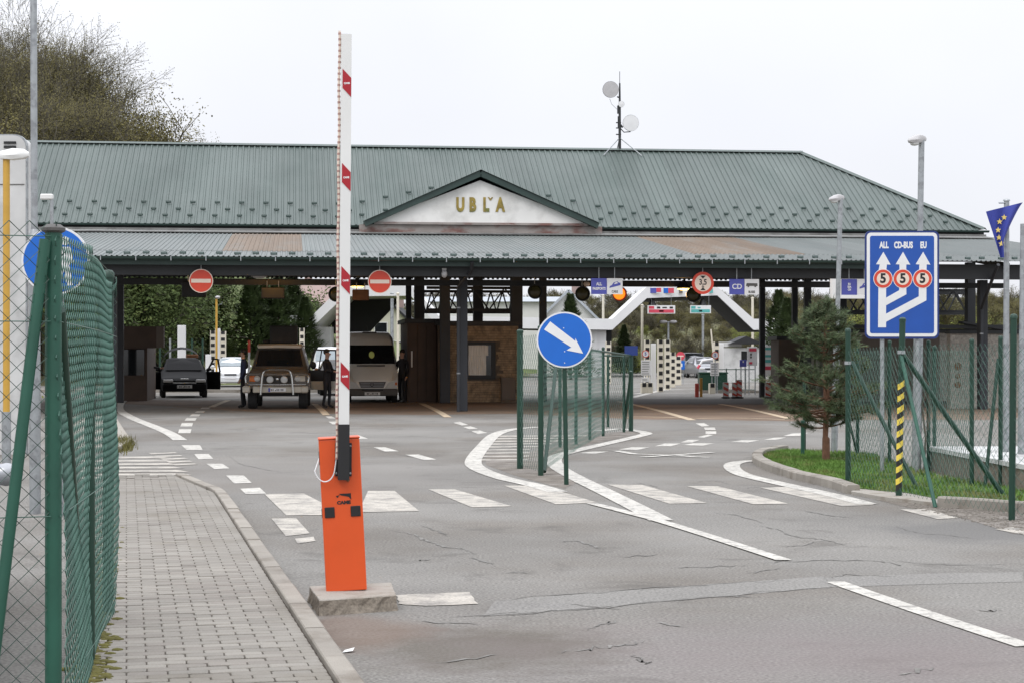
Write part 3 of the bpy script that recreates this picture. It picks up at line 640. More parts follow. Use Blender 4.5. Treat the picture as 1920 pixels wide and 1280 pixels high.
for ch, px in (('U', 863), ('B', 886), ('L', 911), ('A', 938)):
    text('letter', ch, LH*1.42, 'gold', bld, U(px, VG), ZB(px, 385.5, VG), VG-.012, .036, .01, .64)
text('letter', '\u02c7', LH*1.3, 'gold', bld, U(921, VG), ZB(921, 384, VG)-.16, VG-.012, .012, .01) if False else None
m = MB(); uu, zz = U(919.5, VG), ZB(920, 373, VG); m.prism([(uu-.09, zz+.05), (uu-.045, zz+.05), (uu, zz-.0), (uu+.045, zz+.05), (uu+.09, zz+.05), (uu+.02, zz-.06), (uu-.02, zz-.06)], VG-.02, VG-.002); m.build('caron', 'gold', bld)
# beams
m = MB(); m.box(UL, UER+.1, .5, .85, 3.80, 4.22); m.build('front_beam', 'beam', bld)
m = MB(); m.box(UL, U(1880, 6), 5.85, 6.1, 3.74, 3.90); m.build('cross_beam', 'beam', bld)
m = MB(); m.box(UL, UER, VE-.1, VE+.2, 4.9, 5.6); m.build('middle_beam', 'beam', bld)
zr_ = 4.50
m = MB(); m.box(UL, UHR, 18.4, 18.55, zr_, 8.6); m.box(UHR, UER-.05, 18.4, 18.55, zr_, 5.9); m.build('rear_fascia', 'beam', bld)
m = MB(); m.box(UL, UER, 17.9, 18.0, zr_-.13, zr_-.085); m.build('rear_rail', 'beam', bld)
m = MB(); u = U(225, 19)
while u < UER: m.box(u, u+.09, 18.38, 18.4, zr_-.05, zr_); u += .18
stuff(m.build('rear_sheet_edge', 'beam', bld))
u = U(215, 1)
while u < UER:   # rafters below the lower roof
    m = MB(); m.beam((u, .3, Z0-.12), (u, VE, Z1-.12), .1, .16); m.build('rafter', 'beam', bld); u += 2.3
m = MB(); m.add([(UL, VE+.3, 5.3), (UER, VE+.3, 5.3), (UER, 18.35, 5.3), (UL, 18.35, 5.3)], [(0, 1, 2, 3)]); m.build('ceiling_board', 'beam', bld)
def column(px, v, w, z0=0, z1=3.85, d=None, mtl='column'):
    uu = U(px, v); m = MB(); m.rbox(uu-w/2, uu+w/2, v-(d or w)/2, v+(d or w)/2, z0, z1, .012); m.build('column', mtl, bld)
column(211, 2.4, .24, 0, 3.9); column(869, 2.4, .22, 0, 3.85); column(1842, 2.4, .25, 0, 3.85)
for px, v, w, z0 in ((834, 11.2, .34, 0), (968, 12.5, .40, 0), (1018, 12.5, .24, 0), (1429, 17.4, .2, 0), (1490, 16, .2, 0), (1514, 13, .23, 0), (1819, 12.5, .30, 0), (786, 16, .36, 2.7), (896, 16, .34, 2.7), (766, 17, .2, 0), (224, 12.5, .28, 0), (1580, 16, .25, 2.4)): column(px, v, w, z0, 4.9)
# downpipes with clips and a knee brace
def pipe(pts, r=.05): m = MB(); m.tube(pts, r, 8); return m.build('downpipe', 'column', bld)
up = U(861, 2.0)
pipe([(U(885, -.1), -.13, Z0-.1), (U(885, -.1), .1, 3.95), (up-.02, 2.05, 3.55), (up-.02, 2.05, 3.2), (up-.02, 2.05, 0)])
for z in (2.97, 1.1): m = MB(); m.lathe([(.058, -.02), (.058, .02)], (up-.02, 2.05, z), 'z', 10); m.build('pipe_clip', 'steel', bld)
ur = U(1838, 2.2); pipe([(U(1872, -.1), -.1, Z0-.1), (U(1872, 0), .5, 3.75), (ur-.0, 2.1, 3.0), (ur, 2.1, 2.6), (ur, 2.1, 0)])
m = MB(); m.lathe([(.058, -.02), (.058, .02)], (ur, 2.1, 2.25), 'z', 10); m.build('pipe_clip', 'steel', bld)
# lattice trusses between the rear columns
def truss(pa, pb, v, n):
    a, b_ = U(pa, v), U(pb, v); zt, zb = 3.95, 3.18; m = MB()
    m.beam((a, v, zt), (b_, v, zt), .12, .10); m.beam((a, v, zb), (b_, v, zb), .12, .10)
    for i in range(n):
        x0, x1 = a+(b_-a)*i/n, a+(b_-a)*(i+1)/n; xm = (x0+x1)/2
        m.beam((x0, v, zb), (xm, v, zt), .05, .05); m.beam((xm, v, zt), (x1, v, zb), .05, .05)
    m.build('lattice_truss', 'beam', bld)
truss(776, 975, 17.2, 9); truss(800, 975, 13.5, 3); truss(1556, 1812, 14, 5); truss(1556, 1812, 17, 7)
# ---------------------------------------------------------------- booths below the canopy
def booth(name, label, pa, pb, v0, v1, h, wallm):
    a, b_ = U(pa, v0), U(pb, v0); t = thing(name, label, 'booth', BW_((a+b_)/2, v0), BYAW)
    w = (b_-a)/2; m = MB(); m.box(-w, w, 0, v1-v0, 0, h); m.build('wall', wallm, t)
    m = MB(); m.box(-w-.1, w+.1, -.12, v1-v0+.1, h+.002, h+.14); m.build('roof', 'beam', t)
    return t, w
st_, w = booth('stone_booth', 'stone clad guard booth with curtained window behind the dark columns', 822, 972, 11.6, 15.5, 2.62, 'mortar')
m = MB(); z = .02; rw = 0
win = (-w+ (U(874, 11.6)-U(822, 11.6)), -w+(U(926, 11.6)-U(822, 11.6)), ZB(900, 707, 11.6), ZB(900, 643, 11.6))
while z < 2.56:
    x = -w+.005-(rw % 2)*.12; hgt = R.choice((.075, .085, .095))
    while x < w:
        L = R.uniform(.16, .34); x1 = min(x+L, w-.002); x0 = max(x, -w+.002)
        if x1-x0 > .03 and not (x1 > win[0]-.05 and x0 < win[1]+.05 and z+hgt > win[2]-.05 and z < win[3]+.05):
            d = R.uniform(.012, .035); m.box(x0+.006, x1-.006, -d, .0, z, z+hgt-.012)
        x += L
    z += hgt; rw += 1
stuff(m.build('stone_facing', 'brick', st_, fix=False))
m = MB(); q = (0, 1, 2, 3)
for x0, x1, z0, z1 in ((win[0]-.05, win[1]+.05, win[2]-.06, win[2]+.07), (win[0]-.05, win[1]+.05, win[3]-.07, win[3]+.04), (win[0]-.05, win[0]+.07, win[2]+.07, win[3]-.07), (win[1]-.09, win[1]+.05, win[2]+.07, win[3]-.07)): m.box(x0, x1, -.06, .02, z0, z1)
wf = m.build('window', 'black', st_)
m = MB(); m.box(win[0], win[1], -.012, -.008, win[2], win[3]); m.build('pane', 'glass', wf)
m = MB(); n = 26; vs = []
for i in range(n+1): x = win[0]+.07+(win[1]-win[0]-.34)*i/n; y = -.03+.012*math.sin(i*1.9); vs += [(x, y, win[2]+.08), (x, y, win[3]-.04)]
m.add(vs, [(2*i, 2*i+2, 2*i+3, 2*i+1) for i in range(n)]); m.build('curtain', 'curtain', wf)
m = MB(); m.box(win[0]+.08, win[1]-.2, -.05, -.044, win[3]-.42, win[3]-.08); m.build('blind', 'curtain', wf)
t = thing('cabinet_box', 'tall grey utility cabinet against the stone booth wall', 'cabinet', BW_(U(953, 11.3), 11.25), BYAW); m = MB(); m.rbox(-.24, .24, 0, .25, .1, .86, .015); m.build('body', 'taupe', t); m = MB(); m.box(-.2, .2, -.012, -.002, .16, .82); m.build('door', 'taupe', t); m = MB(); m.box(-.24, .24, 0, .25, 0, .098); m.build('plinth', 'mortar', t)
bb, w = booth('brown_booth', 'dark brown panelled booth beside the champagne minibus', 764, 818, 12.0, 16, 2.7, 'brown')
for i in range(3):
    x = -w+.05+i*(2*w-.1)/3; m = MB(); m.box(x+.01, x+(2*w-.1)/3-.01, -.03, -.003, .08, 2.6); m.build('panel', 'brown', bb)
m = MB(); m.box(-w+.12, -w+.17, -.06, -.032, 1.2, 1.75); m.build('notice', 'paper', bb)
lb, w = booth('dark_booth', 'dark brown booth with overhanging cornice at the left canopy end', 206, 276, 15.0, 19, 2.45, 'brown')
m = MB(); m.box(-w+.1, w+.35, -.5, .1, 1.85, 2.6); m.build('cornice', 'brown', lb)
m = MB(); m.box(w+.351, w+.6, -.5, .1, 1.86, 2.6); m.build('cornice_end', 'taupe', lb)
m = MB(); m.box(-w+.2, w-.1, -.03, -.003, .9, 1.8); m.build('window', 'glass', lb)
rb, w = booth('taupe_booth', 'taupe rendered booth with tall dark slot behind the young pine', 1460, 1530, 15, 16.1, 2.15, 'taupe')
x = -w+.75; m = MB(); m.box(x, x+.28, -.03, -.003, .55, 1.62); m.build('door_slot', 'black', rb); m = MB(); m.box(-w+1.0, -w+1.3, -.1, -.03, .9, 1.75); m.build('notice_board', 'pale', rb)
ro, w = booth('pebbledash_office', 'low pebbledash customs office at the right end of the canopy', 1600, 2010, 11.6, 16.5, 2.38, 'pebble')
m = MB(); m.box(-w, -w+3.1, -.06, -.003, .05, 2.3); m.build('dark_wall_bay', 'taupe', ro)
m = MB(); m.box(-w-.1, w, -.4, .2, 2.53, 2.66); m.build('parapet', 'beam', ro)
m = MB(); m.beam((w-4.2, -.3, 2.75), (w, -.3, 2.1), .5, .08); m.build('sloping_canopy', 'beam', ro)
pw = thing('pebbledash_wall', 'pale pebbledash wall behind the right front column', 'wall', BW_(U(1782, 3.3), 3.3), BYAW); m = MB(); m.box(0, 5.2, 0, .3, 0, 2.26); m.build('wall_face', 'pebble', pw); m = MB(); m.box(-.05, 5.2, -.12, .35, 2.262, 2.36); m.build('coping', 'beam', pw)
ro, w = pw, -.0
for dz, s_ in ((1.28, .12), (.98, .08), (.72, .1)):
    m = MB(); m.disc(.23, dz, s_, -.015, -.003, 0, 14); m.build('wall_mark', 'rust', ro)
# ---------------------------------------------------------------- signs and lamps hung from the beams
def hang(t, xs, z0, z1, y=.03):
    for x in xs: m = MB(); m.tube([(x, y, z0), (x, y, z1)], .014, 6); m.build('hanger', 'steel', t)
def noentry(px, py, label):
    v = .3; t = thing('no_entry_sign', label, 'road sign', BW_(U(px, v), v, ZB(px, py, v)), BYAW, 'no entry signs hung from the canopy beam')
    r = .325; m = MB(); m.disc(0, 0, r, 0, .02); m.build('rim', 'cream', t); m = MB(); m.disc(0, 0, r-.022, -.004, -.001); m.build('face', 'redsign', t)
    m = MB(); m.box(-.265, .265, -.008, -.005, -.05, .055); m.build('bar', 'cream', t)
    hang(t, [.0], r-.02, .52); m = MB(); m.box(-.25, .05, .0, .05, .5, .53); m.build('bracket', 'steel', t)
noentry(377, 527, 'red no entry disc above the black car'); noentry(712, 528.5, 'red no entry disc above the minibus')
v = .28
t = thing('height_limit_sign', 'round red rimmed height limit sign reading 3,5 under the canopy beam', 'road sign', BW_(U(1318, v), v, ZB(1318, 531, v)), BYAW)
m = MB(); m.disc(0, 0, .315, 0, .02); m.build('rim', 'redsign', t); m = MB(); m.disc(0, 0, .235, -.004, -.001); m.build('face', 'cream', t)
text('lettering', '3,5', .22, 'black', t, 0, .02, -.006, .006, .001, .85); text('lettering', 'm', .09, 'black', t, 0, -.1, -.006, .003, .001)
for s_ in (1, -1): m = MB(); m.prism([(-.08, s_*.205), (.08, s_*.205), (0, s_*.12)], -.007, -.005); m.build('arrow', 'black', t)
hang(t, [0], .3, .5)
def lanesign(name, px0, px1, py0, py1, pm, label, blue_t, white_t, kind):
    cx = (px0+px1)/2; t = thing(name, label, 'lane sign', BW_(U(cx, v), v, ZB(cx, (py0+py1)/2, v)), BYAW, 'lane signs hung from the canopy beam')
    s_ = 1/((FPX)/(BY+EY*U(cx, v))); w0 = (px0-cx)*s_; w1 = (px1-cx)*s_; wm = (pm-cx)*s_; h = (py1-py0)/2*s_
    m = MB(); m.box(w0, wm-.004, 0, .03, -h, h); m.build('blue_panel', 'violet', t)
    m = MB(); m.box(wm+.004, w1, 0, .03, -h, h); m.build('white_panel', 'signwhite', t)
    xc = (w0+wm)/2; xw = (wm+w1)/2
    for s, body, sz, dz in blue_t: text('lettering', body, sz, 'signwhite', t, xc, dz, -.004, .004, .001, s)
    if white_t: text('lettering', white_t, .09, 'greyplast', t, xw, -h*.68, -.004, .003, .001, .8)
    if kind == 'car':
        m = MB(); pts = [(-.15, -.05), (-.14, .0), (-.08, .015), (-.03, .075), (.07, .08), (.12, .03), (.16, .02), (.165, -.04), (.13, -.05)]
        m.prism([(xw+x, z+.04+.25*x) for x, z in pts], -.006, -.003); m.build('car_picture', 'violet', t)
        m = MB(); m.prism([(xw+x, z+.04+.25*x) for x, z in [(-.02, .02), (.0, .06), (.06, .065), (.09, .02)]], -.009, -.0065); m.build('car_picture_window', 'signwhite', t)
    if kind == 'bus':
        m = MB(); m.prism([(xw-.17, .02), (xw-.15, .1), (xw+.16, .1), (xw+.17, .02)], -.006, -.003)
        for q in (-.1, .1): m.disc(xw+q, .015, .028, -.009, -.0062, 0, 12)
        m.build('bus_picture', 'greyplast', t)
    if kind == 'eu':
        for i in range(12):
            a = i*math.pi/6; m = MB(); pts = []
            for j in range(10): rr = .028 if j % 2 == 0 else .012; b_ = math.pi/2+j*math.pi/5; pts.append((xc+.19*math.cos(a)+rr*math.cos(b_), .19*math.sin(a)+rr*math.sin(b_)))
            m.prism(pts, -.006, -.003); m.build('star', 'cream', t)
    hang(t, [xc, xw], h, h+.36); m = MB(); m.box(w0, w1, .01, .05, h+.355, h+.38); m.build('bracket', 'steel', t)
lanesign('passport_lane_sign', 1108, 1168, 522, 552, 1138, 'blue and white lane sign with a car picture reading ALL PASSPORTS', [(.8, 'ALL', .12, .06), (.72, 'PASSPORTS', .1, -.07)], 'CARS', 'car')
lanesign('bus_lane_sign', 1367, 1424, 523.5, 552.5, 1396, 'blue and white lane sign reading CD and BUSES', [(1, 'CD', .2, .0)], 'BUSES', 'bus')
lanesign('eu_lane_sign', 1577, 1636, 523.5, 553.5, 1607, 'blue lane sign with a ring of stars beside the big lane board', [(.8, 'EU', .08, .08), (.8, 'EEA', .08, .0), (.8, 'CH', .08, -.08)], '', 'car')
bpy.data.objects['eu_lane_sign'] and None
t = thing('bright_panel', 'bright white panel hung behind the starred lane sign', 'light box', BW_(U(1592, 5), 5, ZB(1592, 540, 5)), BYAW); m = MB(); m.rbox(-.58, .62, 0, .15, -.33, .33, .05); m.build('panel', 'emitpanel', t); hang(t, [-.3, .3], .3, .75, .07)  # white panel given its own even emission
def lane_light(px, py, mtl, label):
    v_ = 5.4; t = thing('lane_signal', label, 'signal light', BW_(U(px, v_), v_, ZB(px, py, v_)), BYAW, 'round lane signals below the canopy')
    m = MB(); m.lathe([(.0, .14), (.2, .14), (.215, .0), (.235, -.05), (.2, -.05), (.185, .0), (0, .0)], (0, 0, 0), 'y', 22); m.build('housing', 'black' if mtl == 'signal' else 'redsign', t)
    m = MB(); m.lathe([(.184, -.004), (.12, -.04), (0, -.055)], (0, 0, 0), 'y', 22, 0, True); m.build('lens', mtl, t)
    hang(t, [0], .2, .45, .08)
lane_light(1003, 547, 'signal', 'unlit round lane signal left of the blue arrow sign'); lane_light(1092, 551, 'signal', 'unlit round lane signal left of the ALL PASSPORTS sign')
lane_light(1161, 551, 'litamber', 'lit amber lane signal behind the ALL PASSPORTS sign'); lane_light(1300, 553, 'signal', 'unlit round lane signal behind the height limit sign'); lane_light(630, 552, 'signal', 'unlit round lane signal left of the raised boom')
def sigbox(px0, px1, py0, py1, mtl, label):
    v_ = 5.2; cx = (px0+px1)/2; t = thing('signal_box', label, 'signal box', BW_(U(cx, v_), v_, ZB(cx, (py0+py1)/2, v_)), BYAW)
    s_ = (BY+v_+EY*U(cx, v_))/FPX; w_, h_ = (px1-px0)/2*s_, (py1-py0)/2*s_
    m = MB(); m.rbox(-w_, w_, 0, .22, -h_, h_, .02); m.build('housing', mtl, t); m = MB(); m.box(-w_*.85, w_*.85, -.01, -.002, -h_*.8, h_*.8); m.build('screen', 'black' if mtl != 'rust' else 'rust', t); hang(t, [-w_*.5, w_*.5], h_, h_+.2, .1)
sigbox(341, 386, 528, 557, 'black', 'black signal box behind the left no entry disc'); sigbox(490, 533, 539, 560, 'black', 'black signal box above the brown jeep'); sigbox(661, 692, 543, 563, 'rust', 'rusty orange box below the lit lamp')
def lamp(px, py, lit, label, v_=5.0, cam_=False):
    t = thing('canopy_lamp', label, 'lamp', BW_(U(px, v_), v_, ZB(px, py, v_)), BYAW, 'lamps below the canopy')
    m = MB(); m.lathe([(.05, .26), (.07, .2), (.1, .16), (.2, .05), (.235, .0)], (0, 0, 0), 'z', 18, 0, True); m.build('shade', 'beam' if lit else 'lampwhite', t)
    m = MB(); m.lathe([(.0, -.05), (.12, -.045), (.2, -.01), (.2, .0)], (0, 0, 0), 'z', 18, 0, True); m.build('diffuser', 'litlamp' if lit else 'lampwhite', t)
    m = MB(); m.tube([(0, 0, .25), (0, 0, .6)], .02, 6); m.build('stem', 'beam', t)
    if lit:
        ld = bpy.data.lights.new('sodium', 'POINT'); ld.energy = lit; ld.color = (1, .52, .15); ld.shadow_soft_size = .18; lo = link('sodium_light', ld, t, (0, 0, -.12))
lamp(670, 537, 24, 'lit yellow lamp between the boom and the right no entry disc', 5.8); lamp(1282, 541, 60, 'lit yellow lamp left of the height limit sign', 5.8)
lamp(486, 519, 0, 'unlit pale bowl lamp above the brown jeep', 2.2)
lamp(510, 505, 48, 'lit lamp hidden behind the signal box above the jeep', 4.0)
lamp(945, 506, 42, 'lit lamp tucked up behind the front beam before the stone booth', 8.0)
t = thing('white_floodlight', 'small white floodlight fixed to the front beam above the stone booth', 'floodlight', BW_(U(833, .4), .4, ZB(833, 512, .4)), BYAW)
m = MB(); m.ell((0, -.02, -.03), .085, .1, .11); m.build('lamp_head', 'lampwhite', t); m = MB(); m.box(-.06, .06, -.02, .1, .06, .13); m.build('mount', 'lampwhite', t)
for px, py in ((1050, 540),):
    t = thing('white_floodlight', 'small cream floodlight hung left of the ALL PASSPORTS sign', 'floodlight', BW_(U(1100, 5), 5, ZB(1100, 533, 5)), BYAW); m = MB(); m.ell((0, 0, 0), .1, .1, .085); m.build('lamp_head', 'cream', t); m = MB(); m.tube([(0, 0, .05), (0, 0, .4)], .02, 6); m.build('stem', 'beam', t)
# ---------------------------------------------------------------- mast on the ridge
uu = U(1162, VR); t = thing('antenna_mast', 'antenna mast with two dish antennas standing on the green roof ridge', 'antenna', BW_(uu, VR, ZR+.05), BYAW)
sc = (BY+VR+EY*uu)/FPX
def mz_(py): return (283-py)*sc
m = MB(); m.tube([(0, 0, 0), (0, 0, mz_(205)), (0, 0, mz_(160))], [.055, .045, .03], 8); m.tube([(0, 0, mz_(160)), (0, 0, mz_(138))], .012, 5); m.build('pole', 'beam', t)
for a in ((-.7, -.5), (.75, -.5), (0, .7)): m = MB(); m.tube([(0, 0, mz_(262)), (a[0], a[1], -.05 if a[1] > 0 else -.3)], .02, 5); m.build('stay', 'steel', t)
def dish(dx, py, r, mtl):
    m = MB(); m.lathe([(0, .09), (r*.5, .06), (r*.95, .0), (r, -.02), (r, .03), (r*.9, .12), (0, .2)], (dx, -.12, mz_(py)), 'y', 28, 0, True); m.lathe([(0, -.03), (r*.97, -.021)], (dx, -.12, mz_(py)), 'y', 28); m.build('dish', mtl, t)
dish(-.37, 173, .31, 'lampwhite'); dish(.40, 235, .31, 'signwhite'); dish(.04, 200, .12, 'signwhite')
m = MB(); m.tube([(-.1, -.05, mz_(186)), (0, 0, mz_(187))], .03, 6); m.tube([(.1, -.05, mz_(243)), (0, 0, mz_(236))], .04, 6); m.tube([(0, 0, mz_(243)), (.15, -.06, mz_(252)), (.4, -.08, mz_(251))], .02, 5); m.build('dish_arm', 'beam', t)
m = MB(); m.tube([(-.4, -.1, mz_(190)), (-.33, -.1, mz_(200)), (-.12, -.06, mz_(209)), (0, 0, mz_(212))], .008, 4); m.build('cable', 'steel', t)
m = MB(); m.box(-.09, .02, -.06, .06, mz_(217), mz_(202)); m.tube([(-.05, 0, mz_(244)), (-.05, 0, mz_(222))], .03, 5); m.build('radio_box', 'beam', t)
for py in (234, 244, 256): m = MB(); m.box(-.14, .05, -.03, .03, mz_(py)-.02, mz_(py)+.02); m.build('step', 'beam', t)
# ================================================================ BARRIER
bx, by = G(650, 1107, .1)
t = thing('barrier_plinth', 'worn concrete plinth under the orange barrier cabinet', 'plinth', (bx, by, 0), rad(1))
m = MB(); yb = by
q = [(G(x, y, .1)[0]-bx, G(x, y, .1)[1]-by) for x, y in [(581, 1098), (597, 1124), (742, 1115), (736, 1091)]]
mm = MB(); vs = []; n = 12
edge = []
for i in range(4):
    a, b_ = Vector(q[i]), Vector(q[(i+1) % 4])
    for j in range(n): edge.append(a+(b_-a)*j/n)
L0 = [(p.x*1.03+R.gauss(0, .006), p.y*1.03+R.gauss(0, .006)-.01, 0) for p in edge]; L1 = [(p.x+R.gauss(0, .005), p.y+R.gauss(0, .005), .05+R.gauss(0, .006)) for p in edge]; L2 = [(p.x+R.gauss(0, .002), p.y+R.gauss(0, .002), .094) for p in edge]; L3 = [(p.x*.985, p.y*.985, .1) for p in edge]
k = len(edge); mm.add(L0+L1+L2+L3, [(a*k+i, a*k+(i+1) % k, (a+1)*k+(i+1) % k, (a+1)*k+i) for a in range(3) for i in range(k)]); mm.add(L3, [tuple(range(k))])
mm.f; mm.m = [1 if i < 2*k else 0 for i in range(len(mm.f))]; mm.build('slab', ['conc', 'conc_rough'], t)
lean = math.atan2(13.5, 270)
t = thing('barrier_gate', 'open road barrier with orange cabinet and raised white boom', 'barrier', (bx, by, .1), 0, None, (0, -lean, rad(7)))
cw, cd_, chh = .134, .10, 1.005
m = MB(); m.rbox(-cw, cw, -.0, cd_*2, .0, chh, .006, 0, 2); cab = m.build('cabinet', 'orange', t)
m = MB(); m.rbox(-cw-.004, cw+.004, -.006, cd_*2+.004, chh+.001, chh+.012, .004); m.build('cabinet_lid', 'orange', t)
for x0, x1 in ((-cw+.012, -cw+.085), (cw-.085, cw-.012)): m = MB(); m.rbox(x0+.004, x1-.004, -.008, -.001, .49, .56, .003); m.build('reflector', 'black', t)
m = MB(); m.box(-cw-.004, -cw-.001, .02, .06, .49, .55); m.build('reflector', 'black', t)
m = MB(); m.box(-cw-.004, -cw-.001, .02, .05, .84, .93); m.build('side_slot', 'black', t)
m = MB(); m.prism([(-.02, .645), (.06, .645), (.06, .6), (.045, .622), (-.005, .634)], -.003, -.001); m.prism([(-.04, .632), (-.015, .636), (-.03, .618)], -.003, -.001); m.build('logo_mark', 'black', t)
text('lettering', 'CAME', .029, 'black', t, .01, .585, -.001, .002, .001, 1.15)
m = MB(); m.lathe([(0, -.012), (.013, -.01), (.013, 0)], (.045, 0, .735), 'y', 12); m.build('lock', 'rust', t)
ob = link('boom_hub', None, t, (.018, -.03, .0), (0, lean+math.atan2(5, 760), 0))
bpy.data.objects.remove(ob)
# boom leans the other way by a hair: rotate its geometry about the hub
tb = lean+math.atan2(5, 760)
def bt(x, z): return (.02+x*math.cos(tb)+z*math.sin(tb), .84-x*math.sin(tb)+z*math.cos(tb))
def bprism(m, pts, a, b_, mi=0): return m.prism([bt(*p) for p in pts], a, b_, mi)
m = MB(); bprism(m, [(-.034, -.06), (.034, -.06), (.034, 2.825), (-.034, 2.825)], -.085, -.02); boom = m.build('boom', 'white', t)
m = MB(); bprism(m, [(-.037, -.10), (.037, -.10), (.037, .265), (-.037, .265)], -.092, -.012); m.build('boom_sleeve', 'black', t)
m = MB(); bprism(m, [(-.055, -.08), (.055, -.08), (.055, .14), (-.055, .14)], -.0115, -.001); m.build('boom_clamp', 'black', t)
for x in (-.046, .046):
    for z in (-.06, .12): p = bt(x, z); m = MB(); m.lathe([(0, -.012), (.007, -.01), (.007, 0)], (p[0], -.0116, p[1]), 'y', 8); m.build('bolt', 'steel', t)
for py in (166, 338, 526, 700):
    z = ((1107-py)/278.-.84-.04); m = MB(); bprism(m, [(-.024, z+.09), (.033, z+.03), (.033, z-.095), (-.024, z-.035)], -.0885, -.0862); s_ = m.build('red_marking', 'red', t)
    p = bt(.004, z-.005); text('lettering', 'CAME', .016, 'signwhite', s_, p[0], p[1], -.0886, .001, .0006, .9)
m = MB(); pts = []
m2 = MB()
for i in range(150):
    z = .04+i*(2.85-.04)/149; p = bt(-.0455+.0022*math.sin(i*.23), z); pts.append((p[0], -.05, p[1]))
    if i % 2 == 0 and i < 149: m2.lathe([(.0105, -.0065), (.0105, .0065)], (p[0], -.05, p[1]), 'z', 7)
m.tube(pts, .009, 6); rl = m.build('rope_light', 'cream', t); m2.build('light_segment', 'ropepink', rl)
p = bt(-.047, .04); m = MB()
loop = [(p[0], -.05, p[1])]+[(p[0]-.012-.068*(1-math.cos(a)), -.05+.03*a/3.6, p[1]-.05+.0-.10*math.sin(a)) for a in [i*.22 for i in range(1, 14)]]+[(-cw-.002, .035, .885)]
m.tube(smooth_path3(loop) if False else loop, .0045, 5); m.build('cable_loop', 'signwhite', t)

# ================================================================ CHAIN LINK FENCES
def mesh_wires(p0, p1, z0, z1, a, r, n=3, wob=.0, zt=None):
    p0, p1 = Vector((*p0, 0)), Vector((*p1, 0)); L = (p1-p0).length; d = (p1-p0)/L; nrm = Vector((d.y, -d.x, 0)); m = MB()
    cols = int(L/a); rows = int((z1-z0)/a)
    for i in range(cols):
        pts = []; rr = rows if zt is None else int((z0+(z1-z0)*1+(zt-z1)*i/cols-z0)/a)
        ph = R.uniform(0, 6)
        for j in range(rr+1):
            x = (i+((i+j) % 2))*a; sgn = (1 if (j % 2) else -1)*r*.8
            z = z0+j*a-wob*.5*math.sin(x*2.3+1)*(j/rr)
            pts.append(p0+d*(x+wob*.3*math.sin(j*.21+i*.05))+nrm*(sgn+wob*math.sin(x*1.7+j*.1))+Vector((0, 0, z)))
        m.tube(pts, r, n, 0, False, False, nrm)
    return m
def post(t, p, z1, r=.03, mtl='greenpost', capm=True, z0=-.0, lean=(0, 0), name='post'):
    m = MB(); m.tube([(p[0], p[1], z0), (p[0]+lean[0], p[1]+lean[1], z1)], r, 12); o = m.build(name, mtl, t)
    if capm: m = MB(); m.lathe([(0, .02), (r*.7, .016), (r*1.12, .0), (r*1.12, -.03)], (p[0]+lean[0], p[1]+lean[1], z1), 'z', 12, 0, True); m.build('post_cap', 'greenpost', o)
    return o
def brace(t, a, b_, r=.021, mtl='greenpost'):
    m = MB(); m.tube([a, b_], r, 10); return m.build('brace', mtl, t)
# left corner fence
d0 = 7.5; c0 = (X(100, d0), d0); d1 = 11.0; c1 = (X(203, d1), d1)
t = thing('near_fence', 'green chain link corner fence beside the paved footway at the left edge', 'fence')
ph = Z(428, d0)
post(t, c0, ph, .035, 'greenlight', False); m = MB(); m.lathe([(0, .018), (.03, .015), (.05, .0), (.05, -.012), (.036, -.02)], (c0[0], c0[1], ph), 'z', 16, 0, True); m.build('post_cap', 'greyplast', t)
post(t, c1, Z(512, d1), .034); mid = ((c0[0]+c1[0])/2+.02, (c0[1]+c1[1])/2); post(t, mid, 2.12, .026)
brace(t, (c0[0]-.02, c0[1]-.05, ph-.05), (X(-17, 7.35), 7.35, Z(1280, 7.35)), .024, 'greenlight')
brace(t, (c0[0]+.01, c0[1]+.08, 1.85), (mid[0]-.03, mid[1], .1), .021)
zm0 = .06
stuff(mesh_wires((c0[0]-.01, c0[1]-.045), (-3.6, 6.9), zm0, 2.24, .040, .0026, 3, .02).build('wire_mesh', 'wiredark', t, fix=False))
stuff(mesh_wires((c0[0]+.04, c0[1]-.04), (c1[0]+.045, c1[1]), zm0, 2.22, .040, .0025, 3, .022, 2.12).build('wire_mesh', 'wire', t, fix=False))
stuff(mesh_wires((c1[0]+.05, c1[1]+.02), (c1[0]-.35, c1[1]+.12), zm0, 2.12, .040, .0019, 3, .01).build('wire_mesh', 'wire', t, fix=False))
m = MB()
for z in (.25, 1.0, 1.8, 2.15): m.tube([(c0[0]+.035, c0[1]-.03, z), (mid[0]+.05, mid[1], z-.015), (c1[0]+.05, c1[1], z-.03)], .0022, 4); m.tube([(c0[0], c0[1]-.04, z), (-3.6, 6.9, z)], .0022, 4)
m.build('tension_wire', 'wire', t)
m = MB()
for k in range(9):   # rolled end of the mesh over the last post
    a = k*.35; m.tube([(c1[0]+.05*math.cos(a+i*.5), c1[1]+.05*math.sin(a+i*.5), Z(512, d1)-.05+.03*math.sin(i+k)-k*.01) for i in range(13)], .0022, 4)
m.build('wire_end', 'wire', t)
